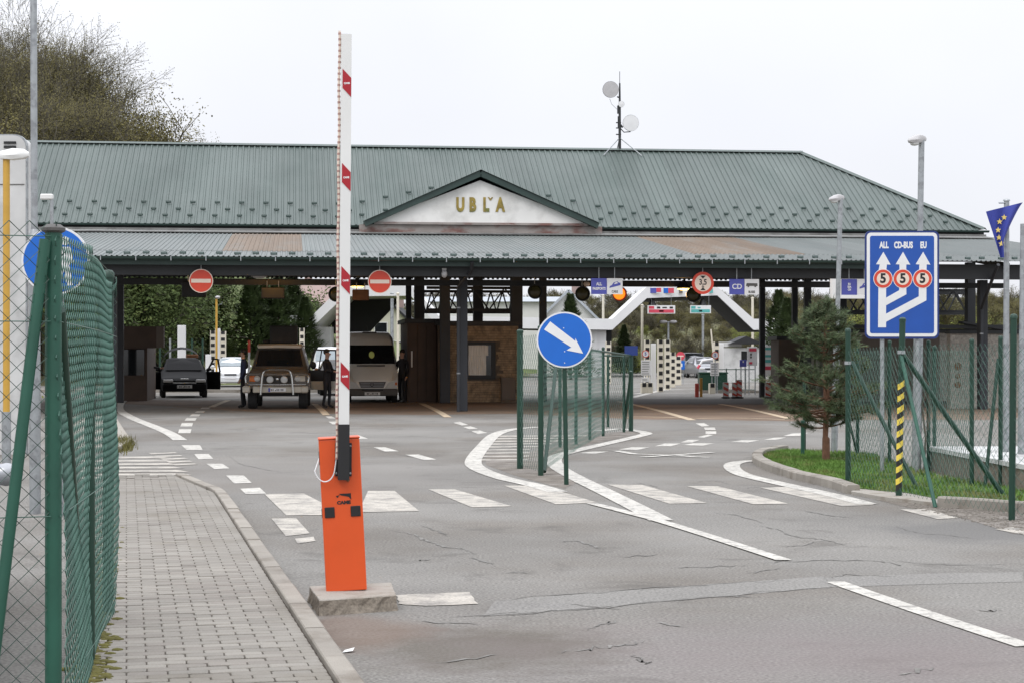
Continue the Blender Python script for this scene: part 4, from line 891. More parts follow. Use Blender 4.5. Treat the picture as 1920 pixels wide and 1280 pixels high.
# middle island fence
t = thing('island_fence', 'green chain link fence with braced posts on the traffic island', 'fence')
A = G(975, 878); Bp = G(1014, 891); far = G(1183, 808)
post(t, A, Z(620, A[1]), .045); post(t, Bp, Z(612, Bp[1]), .038)
pl = [(1050, 838, 655), (1080, 832, 655), (1106, 824, 655), (1131, 817, 652), (1140, 800, 665), (1170, 810, 668), (1183, 808, 662)]
prev = Bp
for x, y, ty in pl:
    p = G(x, y); post(t, p, Z(ty, p[1]) if ty else 1.9, .03 if x < 1180 else .05, capm=x > 1060)
brace(t, (Bp[0]+.05, Bp[1]+.1, .05), (X(1042, 26.5), 26.5, Z(690, 26.5)), .028)
q = G(1170, 809); brace(t, (q[0], q[1], .05), (X(1183, 38), 38, 1.3), .03)
def mw(a, b_, z1, a_=.075, r=.0022, zt=None, z0=.05): stuff(mesh_wires(a, b_, z0, z1, a_, r, 3, .01, zt).build('wire_mesh', 'wire', t, fix=False))
mw(A, Bp, 1.95); mw(Bp, G(1131, 817), 1.95, .08, .0022, 1.72); mw(G(1131, 817), far, 1.66, .09, .0025)
p, q = G(1106, 824), far; m = MB(); m.tube([(*p, 1.74), (*q, 1.62)], .022, 8); m.build('top_rail', 'greenpost', t)
b2 = G(1060, 806); m = MB(); m.tube([(*G(1131, 804), 1.62), (*far, 1.6)], .02, 6); m.build('top_rail', 'greenpost', t)
tt = thing('small_plate', 'small dark blue plate on the last post of the island fence', 'plate', (far[0], far[1]-.06, Z(657, far[1]))); m = MB(); m.box(-.14, .14, 0, .02, -.1, .1); m.build('plate', 'navy', tt)
# right fences
t = thing('verge_fence', 'green chain link fence with diagonal braces in front of the lane board', 'fence')
r1, r2, r3 = G(1590, 912), G(1685, 935), G(1897, 975)
post(t, r1, Z(618, r1[1]), .034); o2 = post(t, r2, Z(598, r2[1]), .036, lean=(.045, 0)); post(t, r3, Z(592, r3[1]), .034, lean=(.02, 0))
def pz(x, y, d): return (X(x, d), d, Z(y, d))
brace(t, pz(1597, 678, r1[1]), (*G(1722, 918), .0), .026); brace(t, pz(1689, 664, r2[1]), (*G(1754, 951), .0), .022, 'greenlight'); brace(t, pz(1693, 664, r2[1]), (*G(1880, 926, .05), .05), .03)
for p, zz in ((r1, Z(680, r1[1])), (r2, Z(660, r2[1]))): m = MB(); m.lathe([(.045, -.02), (.045, .02)], (p[0]+(.03 if p is r2 else 0), p[1], zz), 'z', 12); m.build('clamp', 'steel', t)
def mwr(a, b_, z1, aa=.07, r=.0028, m_='wire'): stuff(mesh_wires(a, b_, .06, z1, aa, r, 3, .012).build('wire_mesh', m_, t, fix=False))
mwr(r1, r2, 1.75, .06, .0022); mwr(r2, r3, 1.8, .055, .0022); mwr(r3, (6.6, 16.6), 1.85, .055, .0022)
for i in range(18):   # tape wound on the post
    z = .12+i*.068; m = MB(); pts = []
    fr = lambda zz: .045*zz/2.1
    v = []; n = 14
    for k in range(2):
        for j in range(n): a = 2*math.pi*j/n; v.append((r2[0]+fr(z)+.0385*math.cos(a), r2[1]+.0385*math.sin(a), z+k*.068+.05*math.cos(a)*.55))
    m.add(v, [(j, (j+1) % n, n+(j+1) % n, n+j) for j in range(n)], 0, True); m.build('tape', 'yellow' if i % 2 else 'black', o2)
t = thing('rear_fence', 'green chain link fence running behind the grass verge to the right edge', 'fence')
pts_ = [(1508, 850, 690), (1608, 857, 640), (1668, 872, 640), (1741, 884, 640), (1752, 880, 650), (1822, 916, 637), (1876, 916, 632), (1935, 920, 632)]
for x, y, ty in pts_: p = G(x, y); post(t, p, min(1.95, Z(ty, p[1])) if x > 1520 else 1.3, .028)
brace(t, (*G(1846, 918), .0), pz(1872, 672, G(1876, 916)[1]), .022); brace(t, (*G(1609, 856), .0), pz(1590, 780, 29), .02)
pr = None
for x, y in [(1600, 850), (1668, 872), (1741, 884), (1822, 916), (1876, 916), (1960, 922)]:
    p = G(x, y)
    if pr: mwr(pr, p, 1.72, .075, .0027)
    pr = p
# ================================================================ SIGNS AND POLES
d = G(1062, 908)[1]; s_ = FPX/d
t = thing('keep_right_sign', 'round blue keep right sign with white diagonal arrow on a leaning green post', 'road sign', (*G(1062, 908), 0))
tilt = -5/s_
m = MB(); m.tube([(0, 0, 0), (-.035, .0, Z(590, d))], .03, 12); m.build('post', 'greenpost', t)
cz = Z(637, d); cx = -4/s_; r = 52/s_
m = MB(); m.disc(cx, cz, r, -.06, -.035, 0, 48); m.build('rim', 'signwhite', t); m = MB(); m.disc(cx, cz, r*.945, -.064, -.061, 0, 48); fo = m.build('face', 'blue2', t)
def c3(x, y): return ((860+x/3.368-1062)/s_, Z(560+y/3.368, d))
m = MB(); m.prism([c3(*p) for p in [(577, 145), (736, 268), (735, 248), (785, 345), (680, 324), (710, 306), (539, 196)]], -.068, -.065); m.build('arrow', 'signwhite', t)
for x, y in ((662, 186), (668, 332), (668, 403)): p = c3(x, y); m = MB(); m.disc(p[0], p[1], .007, -.067, -.0645, 0, 8); m.build('rivet', 'signwhite', t)
m = MB(); m.box(cx-.1, cx+.1, -.035, -.02, cz-.16, cz-.12); m.box(cx-.1, cx+.1, -.035, -.02, cz+.12, cz+.16); m.build('bracket', 'steel', t)
# lane board
d = 24.9; s_ = FPX/d
t = thing('lane_board', 'large blue lane board with three arrows, speed discs and ALL CD-BUS EU', 'road sign', (X(1690, d), d, 0))
def L(x, y): return ((x-1690)/s_, Z(y, d))
def rr_pts(x0, x1, y0, y1, r):
    a, b_ = L(x0, y1), L(x1, y0); r = r/s_; out = []
    for cx, cz, st in ((b_[0]-r, b_[1]-r, 0), (a[0]+r, b_[1]-r, 90), (a[0]+r, a[1]+r, 180), (b_[0]-r, a[1]+r, 270)):
        for k in range(6): an = rad(st+k*18); out.append((cx+r*math.cos(an), cz+r*math.sin(an)))
    return out
for x, w_, y0 in ((1654.5, .04, 632), (1720.5, .04, 632)): p = L(x, y0); m = MB(); m.tube([(p[0], .02, 0), (p[0], .02, 2.95)], w_*.75, 12); m.build('post', 'steel', t)
m = MB(); m.prism(rr_pts(1621, 1759.5, 433.5, 635, 10), -.04, -.01); m.build('panel', 'navy', t)
m = MB(); m.prism(rr_pts(1624, 1756, 437, 631, 8), -.043, -.041); m.build('border', 'signwhite', t)
m = MB(); m.prism(rr_pts(1630, 1750, 443, 625, 4), -.046, -.0435); m.build('face', 'blue', t)
def c7(x, y): return L(1440+x/4, 420+y/4)
m = MB(); F = -.049
for poly in ([(860, 212), (914, 308), (886, 306), (882, 350), (880, 545), (880, 555), (978, 500), (978, 440), (1032, 440), (1032, 530), (880, 612), (880, 675), (1125, 545), (1125, 440), (1182, 440), (1182, 575), (880, 735), (880, 776), (820, 776), (824, 350), (833, 306), (805, 305)],
             [(1007, 212), (1061, 308), (1032, 306), (1030, 380), (980, 380), (980, 306), (952, 305)], [(1158, 212), (1212, 308), (1184, 306), (1182, 380), (1127, 380), (1129, 306), (1101, 305)]):
    m.prism([c7(*p) for p in poly], F, -.0465)
m.build('arrows', 'signwhite', t)
for x in (857, 1005, 1153):
    p = c7(x, 413); m = MB(); m.disc(p[0], p[1], 18.2/s_, -.0515, -.0495, 0, 32); sp = m.build('speed_disc', 'signwhite', t)
    m = MB(); m.disc(p[0], p[1], 17/s_, -.0535, -.052, 0, 32); m.build('red_ring', 'redsign', sp); m = MB(); m.disc(p[0], p[1], 11.8/s_, -.0555, -.054, 0, 32); m.build('white_disc', 'cream', sp)
    text('lettering', '5', .178, 'black', sp, p[0], p[1], -.0562, .007, .0006, .95)
for s, x, w_ in (('ALL', 865, 1), ('CD-BUS', 1010, 1), ('EU', 1160, 1)): p = c7(x, 163); text('lettering', s, .118, 'signwhite', t, p[0], p[1], -.0475, .006, .001, .62)
def streetlamp(name, label, base, top, r0, r1, head, flip=1, hs=1.0, htilt=0):
    t = thing(name, label, 'street lamp', (*base, 0))
    lx = top[0]-base[0]; h = top[1]
    m = MB(); m.tube([(0, 0, 0), (lx*.4, 0, h*.42)], r0, 12); m.tube([(lx*.4, 0, h*.42), (lx, 0, h)], r1, 12); m.lathe([(r1, .06), (r0*1.02, .0), (r0*1.02, -.03)], (lx*.4, 0, h*.42), 'z', 12); m.build('pole', 'steel', t)
    if head:
        m = MB(); st = []
        for y, wv, zt, zb in ((-.12, .06, .05, -.03), (0, .075, .075, -.04), (.12, .1, .085, -.05), (.3, .115, .07, -.055), (.44, .085, .03, -.04), (.48, .03, .0, -.02)):
            st.append((y*hs, [(0, zb*hs), (wv*.7*hs, zb*hs), (wv*hs, .0), (wv*.6*hs, zt*.8*hs), (0, zt*hs)]))
        m.loft(st); 
        a = rad(head); ca, sa = math.cos(a), math.sin(a)
        m.v = [(lx+x*ca-y*sa, x*sa+y*ca, h+z*1.6-y*.1) for x, y, z in m.v]; m.build('lamp_head', 'lampwhite', t)
        m = MB(); m.ell((0, .26*hs, -.06*hs), .085*hs, .15*hs, .035*hs); m.v = [(lx+x*ca-y*sa, x*sa+y*ca, h+z*1.6-y*.1) for x, y, z in m.v]; m.build('lens', 'lens', t)
    return t
b_ = (X(1718, 25.5), 25.5); d = b_[1]; streetlamp('street_lamp', 'galvanised street lamp standing behind the blue lane board', b_, (X(1728, d), Z(262, d)), .068, .042, 128, 1, .56)
m = MB(); m.tube([(.1, -.02, .0), (.12, -.03, .5), (.07, -.02, .95), (.16, -.04, 1.25), (.04, -.07, 1.35)], .014, 6); m.tube([(.12, .0, 1.3), (.18, -.02, .9), (.15, 0, .6)], .02, 5)
tag(m.build('vine', 'twig', None, (b_[0], b_[1]-.02, 0)), 'dry brown climber clinging to the lamp pole behind the lane board', 'vine')
b_ = (X(1564, 30), 30); streetlamp('street_lamp', 'thin street lamp rising behind the young pine', b_, (X(1576, 30), Z(372, 30)), .055, .04, 120, 1, .5)
b_ = (X(66, 18.9), 18.9); streetlamp('street_lamp', 'thick galvanised lamp pole behind the near chain link fence', b_, (X(62, 18.9), 6.9), .060, .036, 300)
t = thing('pedestrian_sign', 'round blue pedestrian sign behind the near chain link fence', 'road sign', (X(105, 18.6), 18.6, 0)); cz = Z(489, 18.6); r = .35
m = MB(); m.tube([(0.04, .03, 0), (0.04, .03, cz+.3)], .03, 10); m.build('post', 'steel', t)
m = MB(); m.disc(0, cz, r, -.02, .0, 0, 40); m.build('rim', 'signwhite', t); m = MB(); m.disc(0, cz, r*.94, -.024, -.021, 0, 40); m.build('face', 'blue2', t)
m = MB(); F0, F1 = -.028, -.0245
m.disc(.1, cz+.2, .045, F0, F1, 0, 14); m.prism([(.06, cz+.14), (.15, cz+.14), (.19, cz-.02), (.15, cz-.03), (.14, cz-.05), (.18, cz-.25), (.12, cz-.26), (.09, cz-.1), (.05, cz-.26), (0, cz-.25), (.05, cz-.05), (.05, cz+.02), (.0, cz-.0), (.0, cz-.04)], F0, F1)
m.disc(-.1, cz+.06, .036, F0, F1, 0, 14); m.prism([(-.14, cz+.02), (-.06, cz+.02), (-.03, cz-.1), (-.06, cz-.11), (-.07, cz-.25), (-.11, cz-.25), (-.12, cz-.12), (-.14, cz-.25), (-.18, cz-.25), (-.16, cz-.08)], F0, F1); m.build('pedestrian_figure', 'signwhite', t)
m = MB(); m.box(.0, .08, .002, .05, cz-.1, cz-.07); m.build('bracket', 'steel', t)
# flagpoles
d = 24.2; t = thing('flagpole', 'grey flagpole at the right edge carrying the blue flag', 'flagpole', (X(1886, d), d, 0)); m = MB(); m.tube([(0, 0, 0), (.01, 0, Z(376, d))], [.045, .035], 10); m.lathe([(0, .03), (.04, .02), (.05, 0)], (.01, 0, Z(377, d)), 'z', 10); m.build('pole', 'steel', t); m = MB(); m.tube([(-.1, -.02, Z(381, d)), (0, -.02, Z(381, d))], .012, 6); m.build('halyard_cleat', 'steel', t)
d2 = 23.6; t = thing('flagpole', 'bare grey flagpole at the extreme right edge', 'flagpole', (X(1914, d2), d2, 0)); m = MB(); m.tube([(0, 0, 0), (.03, 0, Z(420, d2))], [.045, .035], 10); m.build('pole', 'steel', t)
t = thing('flag', 'blue flag with gold stars drooping from the right flagpole', 'flag', (X(1886, d), d, 0)); s_ = FPX/d
def fl(u, v):   # u along the hem, v down
    xl = 1846+(1872-1846)*v**1.0; xr = 1914-(1914-1880)*min(1, v*1.5)**.8
    x = xl+(xr-xl)*u; y = (398-17*u)+(484-(398-17*u))*v**.95
    return ((x-1886)/s_, -.07-.045*math.sin(u*9+v*2.2)*(1-.3*v)-.05*math.sin(u*3), Z(y, d))
m = MB(); n, k = 28, 16; vs = [fl(i/n, j/k) for j in range(k+1) for i in range(n+1)]
m.add(vs, [(j*(n+1)+i, j*(n+1)+i+1, (j+1)*(n+1)+i+1, (j+1)*(n+1)+i) for j in range(k) for i in range(n)], 0, True); fg = m.build('cloth', 'flag', t)
for u, v in ((.38, .26), (.30, .42), (.36, .58), (.5, .72), (.55, .2)):
    p = fl(u, v); m = MB(); pts = []
    for j in range(10): rr = .042 if j % 2 == 0 else .018; a = math.pi/2+j*math.pi/5; pts.append((p[0]+rr*math.cos(a), p[2]+rr*math.sin(a)))
    m.prism(pts, p[1]-.028, p[1]-.022); m.build('star', 'star', t)
# left edge equipment
d = 30; t = thing('portal_monitor', 'tall grey monitor cabinet with rounded top at the left edge', 'cabinet', (X(-10, d), d, 0)); w0, w1 = X(-40, d)-X(-10, d), X(48, d)-X(-10, d); ht = Z(252, d)
pts = [(w0, 0), (w1, 0), (w1, ht-.22)]+[(w1-.2+.2*math.cos(rad(a)), ht-.22+.2*math.sin(rad(a))) for a in range(15, 91, 15)]+[(w0, ht-.02)]
m = MB(); m.prism(pts, 0, .5); m.build('housing', 'lampwhite' if False else 'pale', t)
m = MB(); m.prism([(x*1.0+(.02 if x > 0 else 0), z+(.02 if z > 1 else 0)) for x, z in pts], .01, .1); m.build('rim', 'steel', t)
for i in range(4): m = MB(); z = Z(268+i*8, d); m.box(w0+.42, w0+.62, -.02, -.002, z-.02, z+.02); m.build('slot', 'black', t)
m = MB(); m.box(w0, w1-.02, -.01, -.002, Z(347, d), Z(345.5, d)); m.build('seam', 'greyplast', t)
m = MB()
for i in range(26): z = 4.1-i*.14; m.box(w1+.06, w1+.09, .1, .14, z, z+.05) if i % 5 < 3 else 0
m.build('bolts', 'signwhite', t)
d = 24; t = thing('street_lamp', 'white headed lamp on an ochre pole at the left edge', 'street lamp', (X(12, d), d, 0)); m = MB(); m.tube([(0, 0, .9), (0, 0, Z(300, d))], .045, 10); m.build('pole', 'ochre', t); m = MB(); m.tube([(0, 0, 0), (0, 0, .9)], .06, 10); m.build('base', 'steel', t)
m = MB(); st = [(y, [(0, -.05*k), (w_*.8, -.05*k), (w_, 0), (w_*.6, .07*k), (0, .09*k)]) for y, w_, k in ((-.12, .03, .3), (-.05, .07, .8), (.1, .1, 1.1), (.25, .09, .9), (.32, .03, .4))]; m.loft(st); m.v = [(y-.02, x, Z(293, d)+z+y*.05) for x, y, z in m.v]; m.build('lamp_head', 'white', t)
d = 36; t = thing('security_camera', 'white security camera on a thin post behind the near fence', 'camera', (X(97, d), d, 0)); m = MB(); m.tube([(0, 0, 0), (0, 0, Z(372, d))], .035, 8); m.build('pole', 'steel', t); m = MB(); m.rbox(-.22, .03, -.06, .06, Z(372, d)-.03, Z(368, d)+.04, .02); m.build('camera_body', 'white', t)

# ================================================================ VEHICLES
def wheel(t, x, y, r, w, mtl='steel'):
    m = MB(); m.lathe([(r*.62, -w/2), (r*.93, -w/2), (r, -w*.32), (r, w*.32), (r*.93, w/2), (r*.62, w/2)], (x, y, r), 'x', 22, 0, False); wo = m.build('wheel', 'tyre', t)
    m = MB(); m.lathe([(0, -w*.3), (r*.6, -w*.4), (r*.64, -w*.42), (r*.64, w*.42), (r*.6, w*.4), (0, w*.3)], (x, y, r), 'x', 18); m.build('rim', mtl, wo)
def quadp(t, name, pts, mtl, off):
    m = MB(); a, b_, c = [Vector(p) for p in pts[:3]]; nn = (b_-a).cross(c-a).normalized()*off; m.add([Vector(p)+nn for p in pts], [tuple(range(len(pts)))]); return m.build(name, mtl, t)
def carbody(t, W, Lg, paint, P_):
    """P_: bumper bottom, front top, hood rear z, belt, roof; y of screen base, screen top, roof end, tail glass base"""
    zb, zf, zh, zbelt, zr, ys, yt, yr, yg = P_; w = W/2
    def ring(zb, zs, zt, wb, ws, wt): return [(0, zb), (wb*.92, zb), (wb, zb+.08), (ws, zb+(zs-zb)*.55), (ws*.985, zs), (wt, max(zs+.012, zt-.05)), (wt*.82, zt-.008), (0, zt)]
    st = [(0, ring(zb+.06, zf-.1, zf-.06, w*.82, w*.88, w*.8)), (.06, ring(zb, zf-.04, zf, w*.92, w*.95, w*.86)), (.4, ring(zb, zf+.02, zf+.06, w*.97, w*.99, w*.86)),
          (ys-.02, ring(zb, zbelt-.01, zh, w*.98, w, w*.86)), (ys, ring(zb, zbelt, zh+.01, w*.98, w, w*.84)), ((ys+yt)/2, ring(zb, zbelt, (zh+zr)/2+.02, w*.98, w, w*.78)), (yt, ring(zb, zbelt, zr-.02, w*.98, w, w*.70)), ((yt+yr)/2, ring(zb, zbelt, zr, w*.98, w, w*.70)),
          (yr, ring(zb, zbelt, zr-.03, w*.98, w, w*.68)), (yg, ring(zb, zbelt, zbelt+.06, w*.97, w*.97, w*.8)), (Lg-.08, ring(zb, zbelt-.02, zbelt+.02, w*.93, w*.93, w*.8)), (Lg, ring(zb+.08, zbelt-.1, zbelt-.06, w*.85, w*.86, w*.74))]
    m = MB(); m.loft(st); m.build('body', paint, t)
    quadp(t, 'windscreen', [(-w*.80, ys+.03, zh+.035), (w*.80, ys+.03, zh+.035), (w*.66, yt-.04, zr-.065), (-w*.66, yt-.04, zr-.065)], 'glass', .02)
    for s_ in (1, -1):
        pts = [(s_*w*.985, ys+.28, zbelt+.02), (s_*w*.985, yr-.05, zbelt+.02), (s_*w*.735, yr-.25, zr-.09), (s_*w*.74, yt+.12, zr-.09)]
        quadp(t, 'side_window', pts if s_ < 0 else pts, 'glass', .012*s_)
        m = MB(); m.ell((s_*(w+.09), ys+.25, zbelt+.07), .09, .06, .065, 10, 6); m.build('mirror', paint, t)
def front(t, W, zl, hw, hh, xl, zg, gw, gh, zp, bump, y=-.01, grille='black', bmt=None, lens='lens'):
    for s_ in (1, -1): m = MB(); m.rbox(s_*xl-hw, s_*xl+hw, y-.03, .1, zl-hh, zl+hh, .02); m.build('headlight', lens, t)
    m = MB(); m.rbox(-gw, gw, y-.02, .1, zg-gh, zg+gh, .012); m.build('grille', grille, t)
    m = MB(); m.rbox(-W/2*.94, W/2*.94, -.09, .3, bump[0], bump[1], .04, 0, 2); m.build('bumper', bmt or 'greyplast', t)
    m = MB(); m.rbox(-.26, .26, -.112, -.092, zp-.055, zp+.055, .004); pl_ = m.build('number_plate', 'signwhite', t); return pl_
def place(px, d): return (X(px, d), d, 0)
def plate_marks(pl_, z, y):
    m = MB()
    for i, x in enumerate((-.17, -.12, -.05, .0, .05, .12, .17)): m.box(x-.015, x+.015, y-.001, y, z-.03, z+.03 if i != 2 else z+.005)
    m.build('plate_characters', 'greyplast', pl_)
# brown off-roader
jd = 54.3; t = thing('off_roader', 'dusty brown off-road vehicle with bull bar, spotlights and open door', 'car', place(520, jd), rad(5))
W_ = 1.86; zr = 1.90; w = W_/2
def rg(zb, zs, zt, wb, ws, wt): return [(0, zb), (wb, zb), (ws, zb+.1), (ws, zs-.06), (ws*.97, zs), (wt, zt-.06), (wt*.93, zt-.012), (0, zt)]
m = MB(); m.loft([(0, rg(.62, 1.02, 1.06, .78, .86, .80)), (.05, rg(.6, 1.06, 1.1, .8, .88, .82)), (1.25, rg(.55, 1.14, 1.2, .8, .9, .84)), (1.38, rg(.5, 1.16, 1.24, .8, .9, .83)), (1.75, rg(.5, 1.17, zr-.1, .8, .9, .70)), (1.85, rg(.5, 1.17, zr-.03, .8, .9, .69)), (2.6, rg(.5, 1.17, zr, .8, .9, .70)), (4.5, rg(.5, 1.17, zr-.02, .8, .9, .70)), (4.72, rg(.55, 1.12, zr-.3, .78, .88, .74))]); m.build('body', 'jeep', t)
m = MB(); m.loft([(1.66, [(0, zr-.06), (.62, zr-.075), (.66, zr-.06), (.64, zr+.0), (0, zr+.02)]), (1.8, [(0, zr-.01), (.66, zr-.03), (.70, zr-.01), (.67, zr+.05), (0, zr+.065)]), (4.4, [(0, zr-.01), (.66, zr-.03), (.70, zr-.01), (.67, zr+.05), (0, zr+.07)])]); m.build('roof', 'ochre' if False else 'beige', t)
quadp(t, 'windscreen', [(-.72, 1.41, 1.27), (.72, 1.41, 1.27), (.62, 1.72, zr-.14), (-.62, 1.72, zr-.14)], 'glass', .03)
for s_ in (1, -1):
    m = MB(); m.prism([(s_*.80, .0), (s_*.95, .0), (s_*.95, .0)], 0, 0) if False else None
    m = MB(); m.loft([(.0, [(0, .9), (.0, .9), (.0, .92), (.0, 1)])]) if False else None
    m = MB(); pts = [(.12, .62), (.2, .86), (.5, .98), (.85, .86), (.95, .62), (1.05, .62), (1.0, .95), (.62, 1.08), (.12, .98), (.02, .62)]; m.prism(pts, s_*.86, s_*.97, 0, 'x'); m.build('wheel_arch', 'jeep', t)
    m = MB(); m.lathe([(0, -.03), (.075, -.025), (.09, -.01), (.09, .05)], (s_*.6, -.02, .92), 'y', 18, 0, True); m.build('headlight', 'lens', t)
    m = MB(); m.rbox(s_*.74-.13*0-.09, s_*.74+.09, -.02, .04, .83, 1.0, .015); m.build('indicator', 'amber' if s_ < 0 else 'beige', t)
    m = MB(); m.lathe([(0, -.05), (.09, -.045), (.108, -.02), (.108, .05), (.06, .1)], (s_*.21, -.17, .89), 'y', 20, 0, True); m.build('spotlight', 'lens', t)
    m = MB(); m.ell((s_*1.04, 1.55, 1.3), .09, .06, .12); m.build('mirror', 'black', t)
    wheel(t, s_*.76, .62, .385, .27, 'beige'); wheel(t, s_*.76, 3.55, .385, .27, 'beige')
    m = MB(); m.rbox(s_*.86-.02*0-.17, s_*.86+.06, -.16, .12, .49, .7, .04); m.build('bumper_corner', 'beige', t)
m = MB(); m.rbox(-.42, .42, -.012, .06, .78, 1.0, .01); gr = m.build('grille', 'black', t)
for i in range(5): m = MB(); m.box(-.4, .4, -.022, -.013, .80+i*.04, .812+i*.04); m.build('grille_bar', 'greyplast', gr)
m = MB(); m.lathe([(0, -.05), (.04, -.04), (.05, .0)], (0, -.0, .9), 'y', 14); m.build('badge', 'chrome', t)
m = MB(); m.rbox(-.72, .72, -.15, .1, .5, .69, .02); m.build('bumper', 'beige', t)
m = MB(); m.rbox(-.26, .26, -.175, -.155, .53, .64, .004); pl_ = m.build('number_plate', 'signwhite', t); plate_marks(pl_, .585, -.1755); m = MB(); m.box(-.26, -.2, -.179, -.1755, .53, .64); m.build('plate_band', 'violet', pl_)
m = MB(); Y = -.24
def loopt(m, pts, r): m.tube(smooth_path3(pts), r, 8)
def smooth_path3(p, k=5):
    out = []; n = len(p)
    for i in range(n-1):
        a, b_, c, e = [Vector(p[max(0, min(n-1, i+j))]) for j in (-1, 0, 1, 2)]
        for q in range(k): q /= k; out.append(.5*((2*b_)+(c-a)*q+(2*a-5*b_+4*c-e)*q*q+(3*b_-a-3*c+e)*q**3))
    return out+[Vector(p[-1])]
loopt(m, [(-.48, Y, .44), (-.46, Y, .7), (-.43, Y, .98), (-.38, Y, 1.12), (-.27, Y, 1.175), (0, Y, 1.18), (.27, Y, 1.175), (.38, Y, 1.12), (.43, Y, .98), (.46, Y, .7), (.48, Y, .44)], .03)
loopt(m, [(0, Y, 1.05), (-.5, Y, 1.06), (-.82, Y+.03, 1.05), (-.92, Y+.08, .98), (-.92, Y+.08, .82), (-.82, Y+.03, .745), (-.5, Y, .74), (0, Y, .735), (.5, Y, .74), (.82, Y+.03, .745), (.92, Y+.08, .82), (.92, Y+.08, .98), (.82, Y+.03, 1.05), (.5, Y, 1.06), (0, Y, 1.05)], .026)
m.build('bull_bar', 'chrome', t)
m = MB(); m.box(-.6, .6, .4, 3.9, .38, .6); m.build('chassis', 'black', t)
# open passenger door, hinged at the front pillar
dr = link('door', None, t, (.9, 1.35, 0), (0, 0, rad(-18)))
m = MB(); m.rbox(0, .92, -.03, .03, .56, 1.16, .02, 0); m.build('door_panel', 'black', dr); m = MB(); m.rbox(.0, .92, -.045, -.0305, .56, .82, .004); m.build('door_cladding', 'beige', dr)
m = MB(); m.beam((.0, 0, 1.16), (.22, 0, 1.78), .05, .05, 0, (0, 1, 0)); m.beam((.2, 0, 1.78), (.9, 0, 1.76), .05, .05); m.beam((.88, 0, 1.76), (.9, 0, 1.16), .05, .05, 0, (0, 1, 0)); m.beam((.42, 0, 1.76), (.32, 0, 1.16), .03, .03, 0, (0, 1, 0)); m.build('door_frame', 'black', dr)
def atj(x, y): a = rad(5); return (X(520, jd)+x*math.cos(a)-y*math.sin(a), jd+x*math.sin(a)+y*math.cos(a))
p = atj(.12, 2.7); t = thing('luggage_box', 'black luggage stacked on the roof of the brown off-roader', 'luggage', (*p, zr+.07), rad(5)); m = MB(); m.rbox(-.44, .4, -.7, .7, 0, .55, .05, 0, 2); m.rbox(-.66, -.45, -.5, .6, 0, .12, .03); m.build('box', 'blackr', t); m = MB(); m.box(-.445, .405, -.3, -.25, .0, .556); m.build('strap', 'greyplast', t)
# champagne minibus
vd = 61; t = thing('minibus', 'champagne coloured high roof minibus with lime sticker on the windscreen', 'van', place(698, vd), rad(7))
def rv(zb, zs, zt, wb, ws, wt): return [(0, zb), (wb, zb), (ws, zb+.12), (ws, zs), (ws*.985, zs+.06), (wt, zt-.18), (wt*.84, zt-.02), (0, zt)]
m = MB(); m.loft([(0, rv(.36, .70, .78, .80, .83, .6)), (.08, rv(.3, .82, .95, .84, .87, .66)), (.62, rv(.28, 1.0, 1.24, .86, .9, .74)), (.68, rv(.28, 1.05, 1.28, .86, .9, .8)), (1.3, rv(.28, 1.1, 1.98, .86, .93, .80)), (1.42, rv(.28, 1.1, 2.1, .86, .93, .80)), (1.75, rv(.28, 1.1, 2.36, .86, .93, .78)), (2.2, rv(.28, 1.1, 2.42, .86, .93, .78)), (5.4, rv(.28, 1.1, 2.42, .86, .93, .78)), (5.6, rv(.35, 1.1, 2.3, .84, .9, .72))]); m.build('body', 'vanp', t)
quadp(t, 'windscreen', [(-.80, .70, 1.30), (.80, .70, 1.30), (.755, 1.28, 1.93), (-.755, 1.28, 1.93)], 'glass', .03)
m = MB(); m.ell((0, 0, 0), .095, .012, .15, 24, 10); m.v = [(x+.02, .93+y+z*.66, 1.62+z*.8) for x, y, z in m.v]; m.build('sticker', 'lime', t)
m = MB(); m.rbox(-.5, .46, .56, .66, 1.235, 1.275, .01); m.build('wiper_panel', 'black', t)
for s_ in (1, -1):
    m = MB(); m.prism([(s_*.42, .50), (s_*.84, .50), (s_*.86, .70), (s_*.78, .74), (s_*.55, .70)], -.02, .2); m.build('headlight', 'lens', t)
    m = MB(); m.rbox(s_*.8-.04, s_*.8+.04, -.03, .1, .60, .70, .01); m.build('indicator', 'amber', t)
    m = MB(); m.rbox(s_*1.02-.07, s_*1.02+.07, .85, .95, 1.3, 1.6, .03); m.build('mirror', 'black', t)
    wheel(t, s_*.78, .85, .33, .2); wheel(t, s_*.78, 4.2, .33, .2)
m = MB(); m.prism([(-.46, .72), (.46, .72), (.38, .52), (-.38, .52)], -.025, .1); gr = m.build('grille', 'greyplast', t)
for z in (.56, .61, .66): m = MB(); m.box(-.40, .40, -.04, -.026, z, z+.012); m.build('grille_bar', 'silverp', gr)
m = MB(); m.lathe([(.05, -.02), (.065, -.01), (.065, .01), (.05, .02)], (-.01, -.03, .625), 'y', 18); m.build('badge', 'black', t)
m = MB(); m.rbox(-.86, .86, -.08, .25, .24, .49, .05, 0, 2); m.build('bumper', 'greyplast', t); m = MB(); m.box(-.36, .36, -.085, -.07, .42, .475); m.build('air_intake', 'black', t)
m = MB(); m.rbox(-.26, .26, -.1, -.082, .27, .375, .004); pl_ = m.build('number_plate', 'signwhite', t); plate_marks(pl_, .322, -.1005)
m = MB(); m.tube([(-.06, 1.9, 2.38), (-.1, 1.85, 2.62)], .012, 5); m.build('aerial', 'black', t); m = MB(); m.rbox(-.26, .22, 1.6, 1.9, 2.36, 2.405, .01); m.build('roof_hatch', 'greyplast', t)
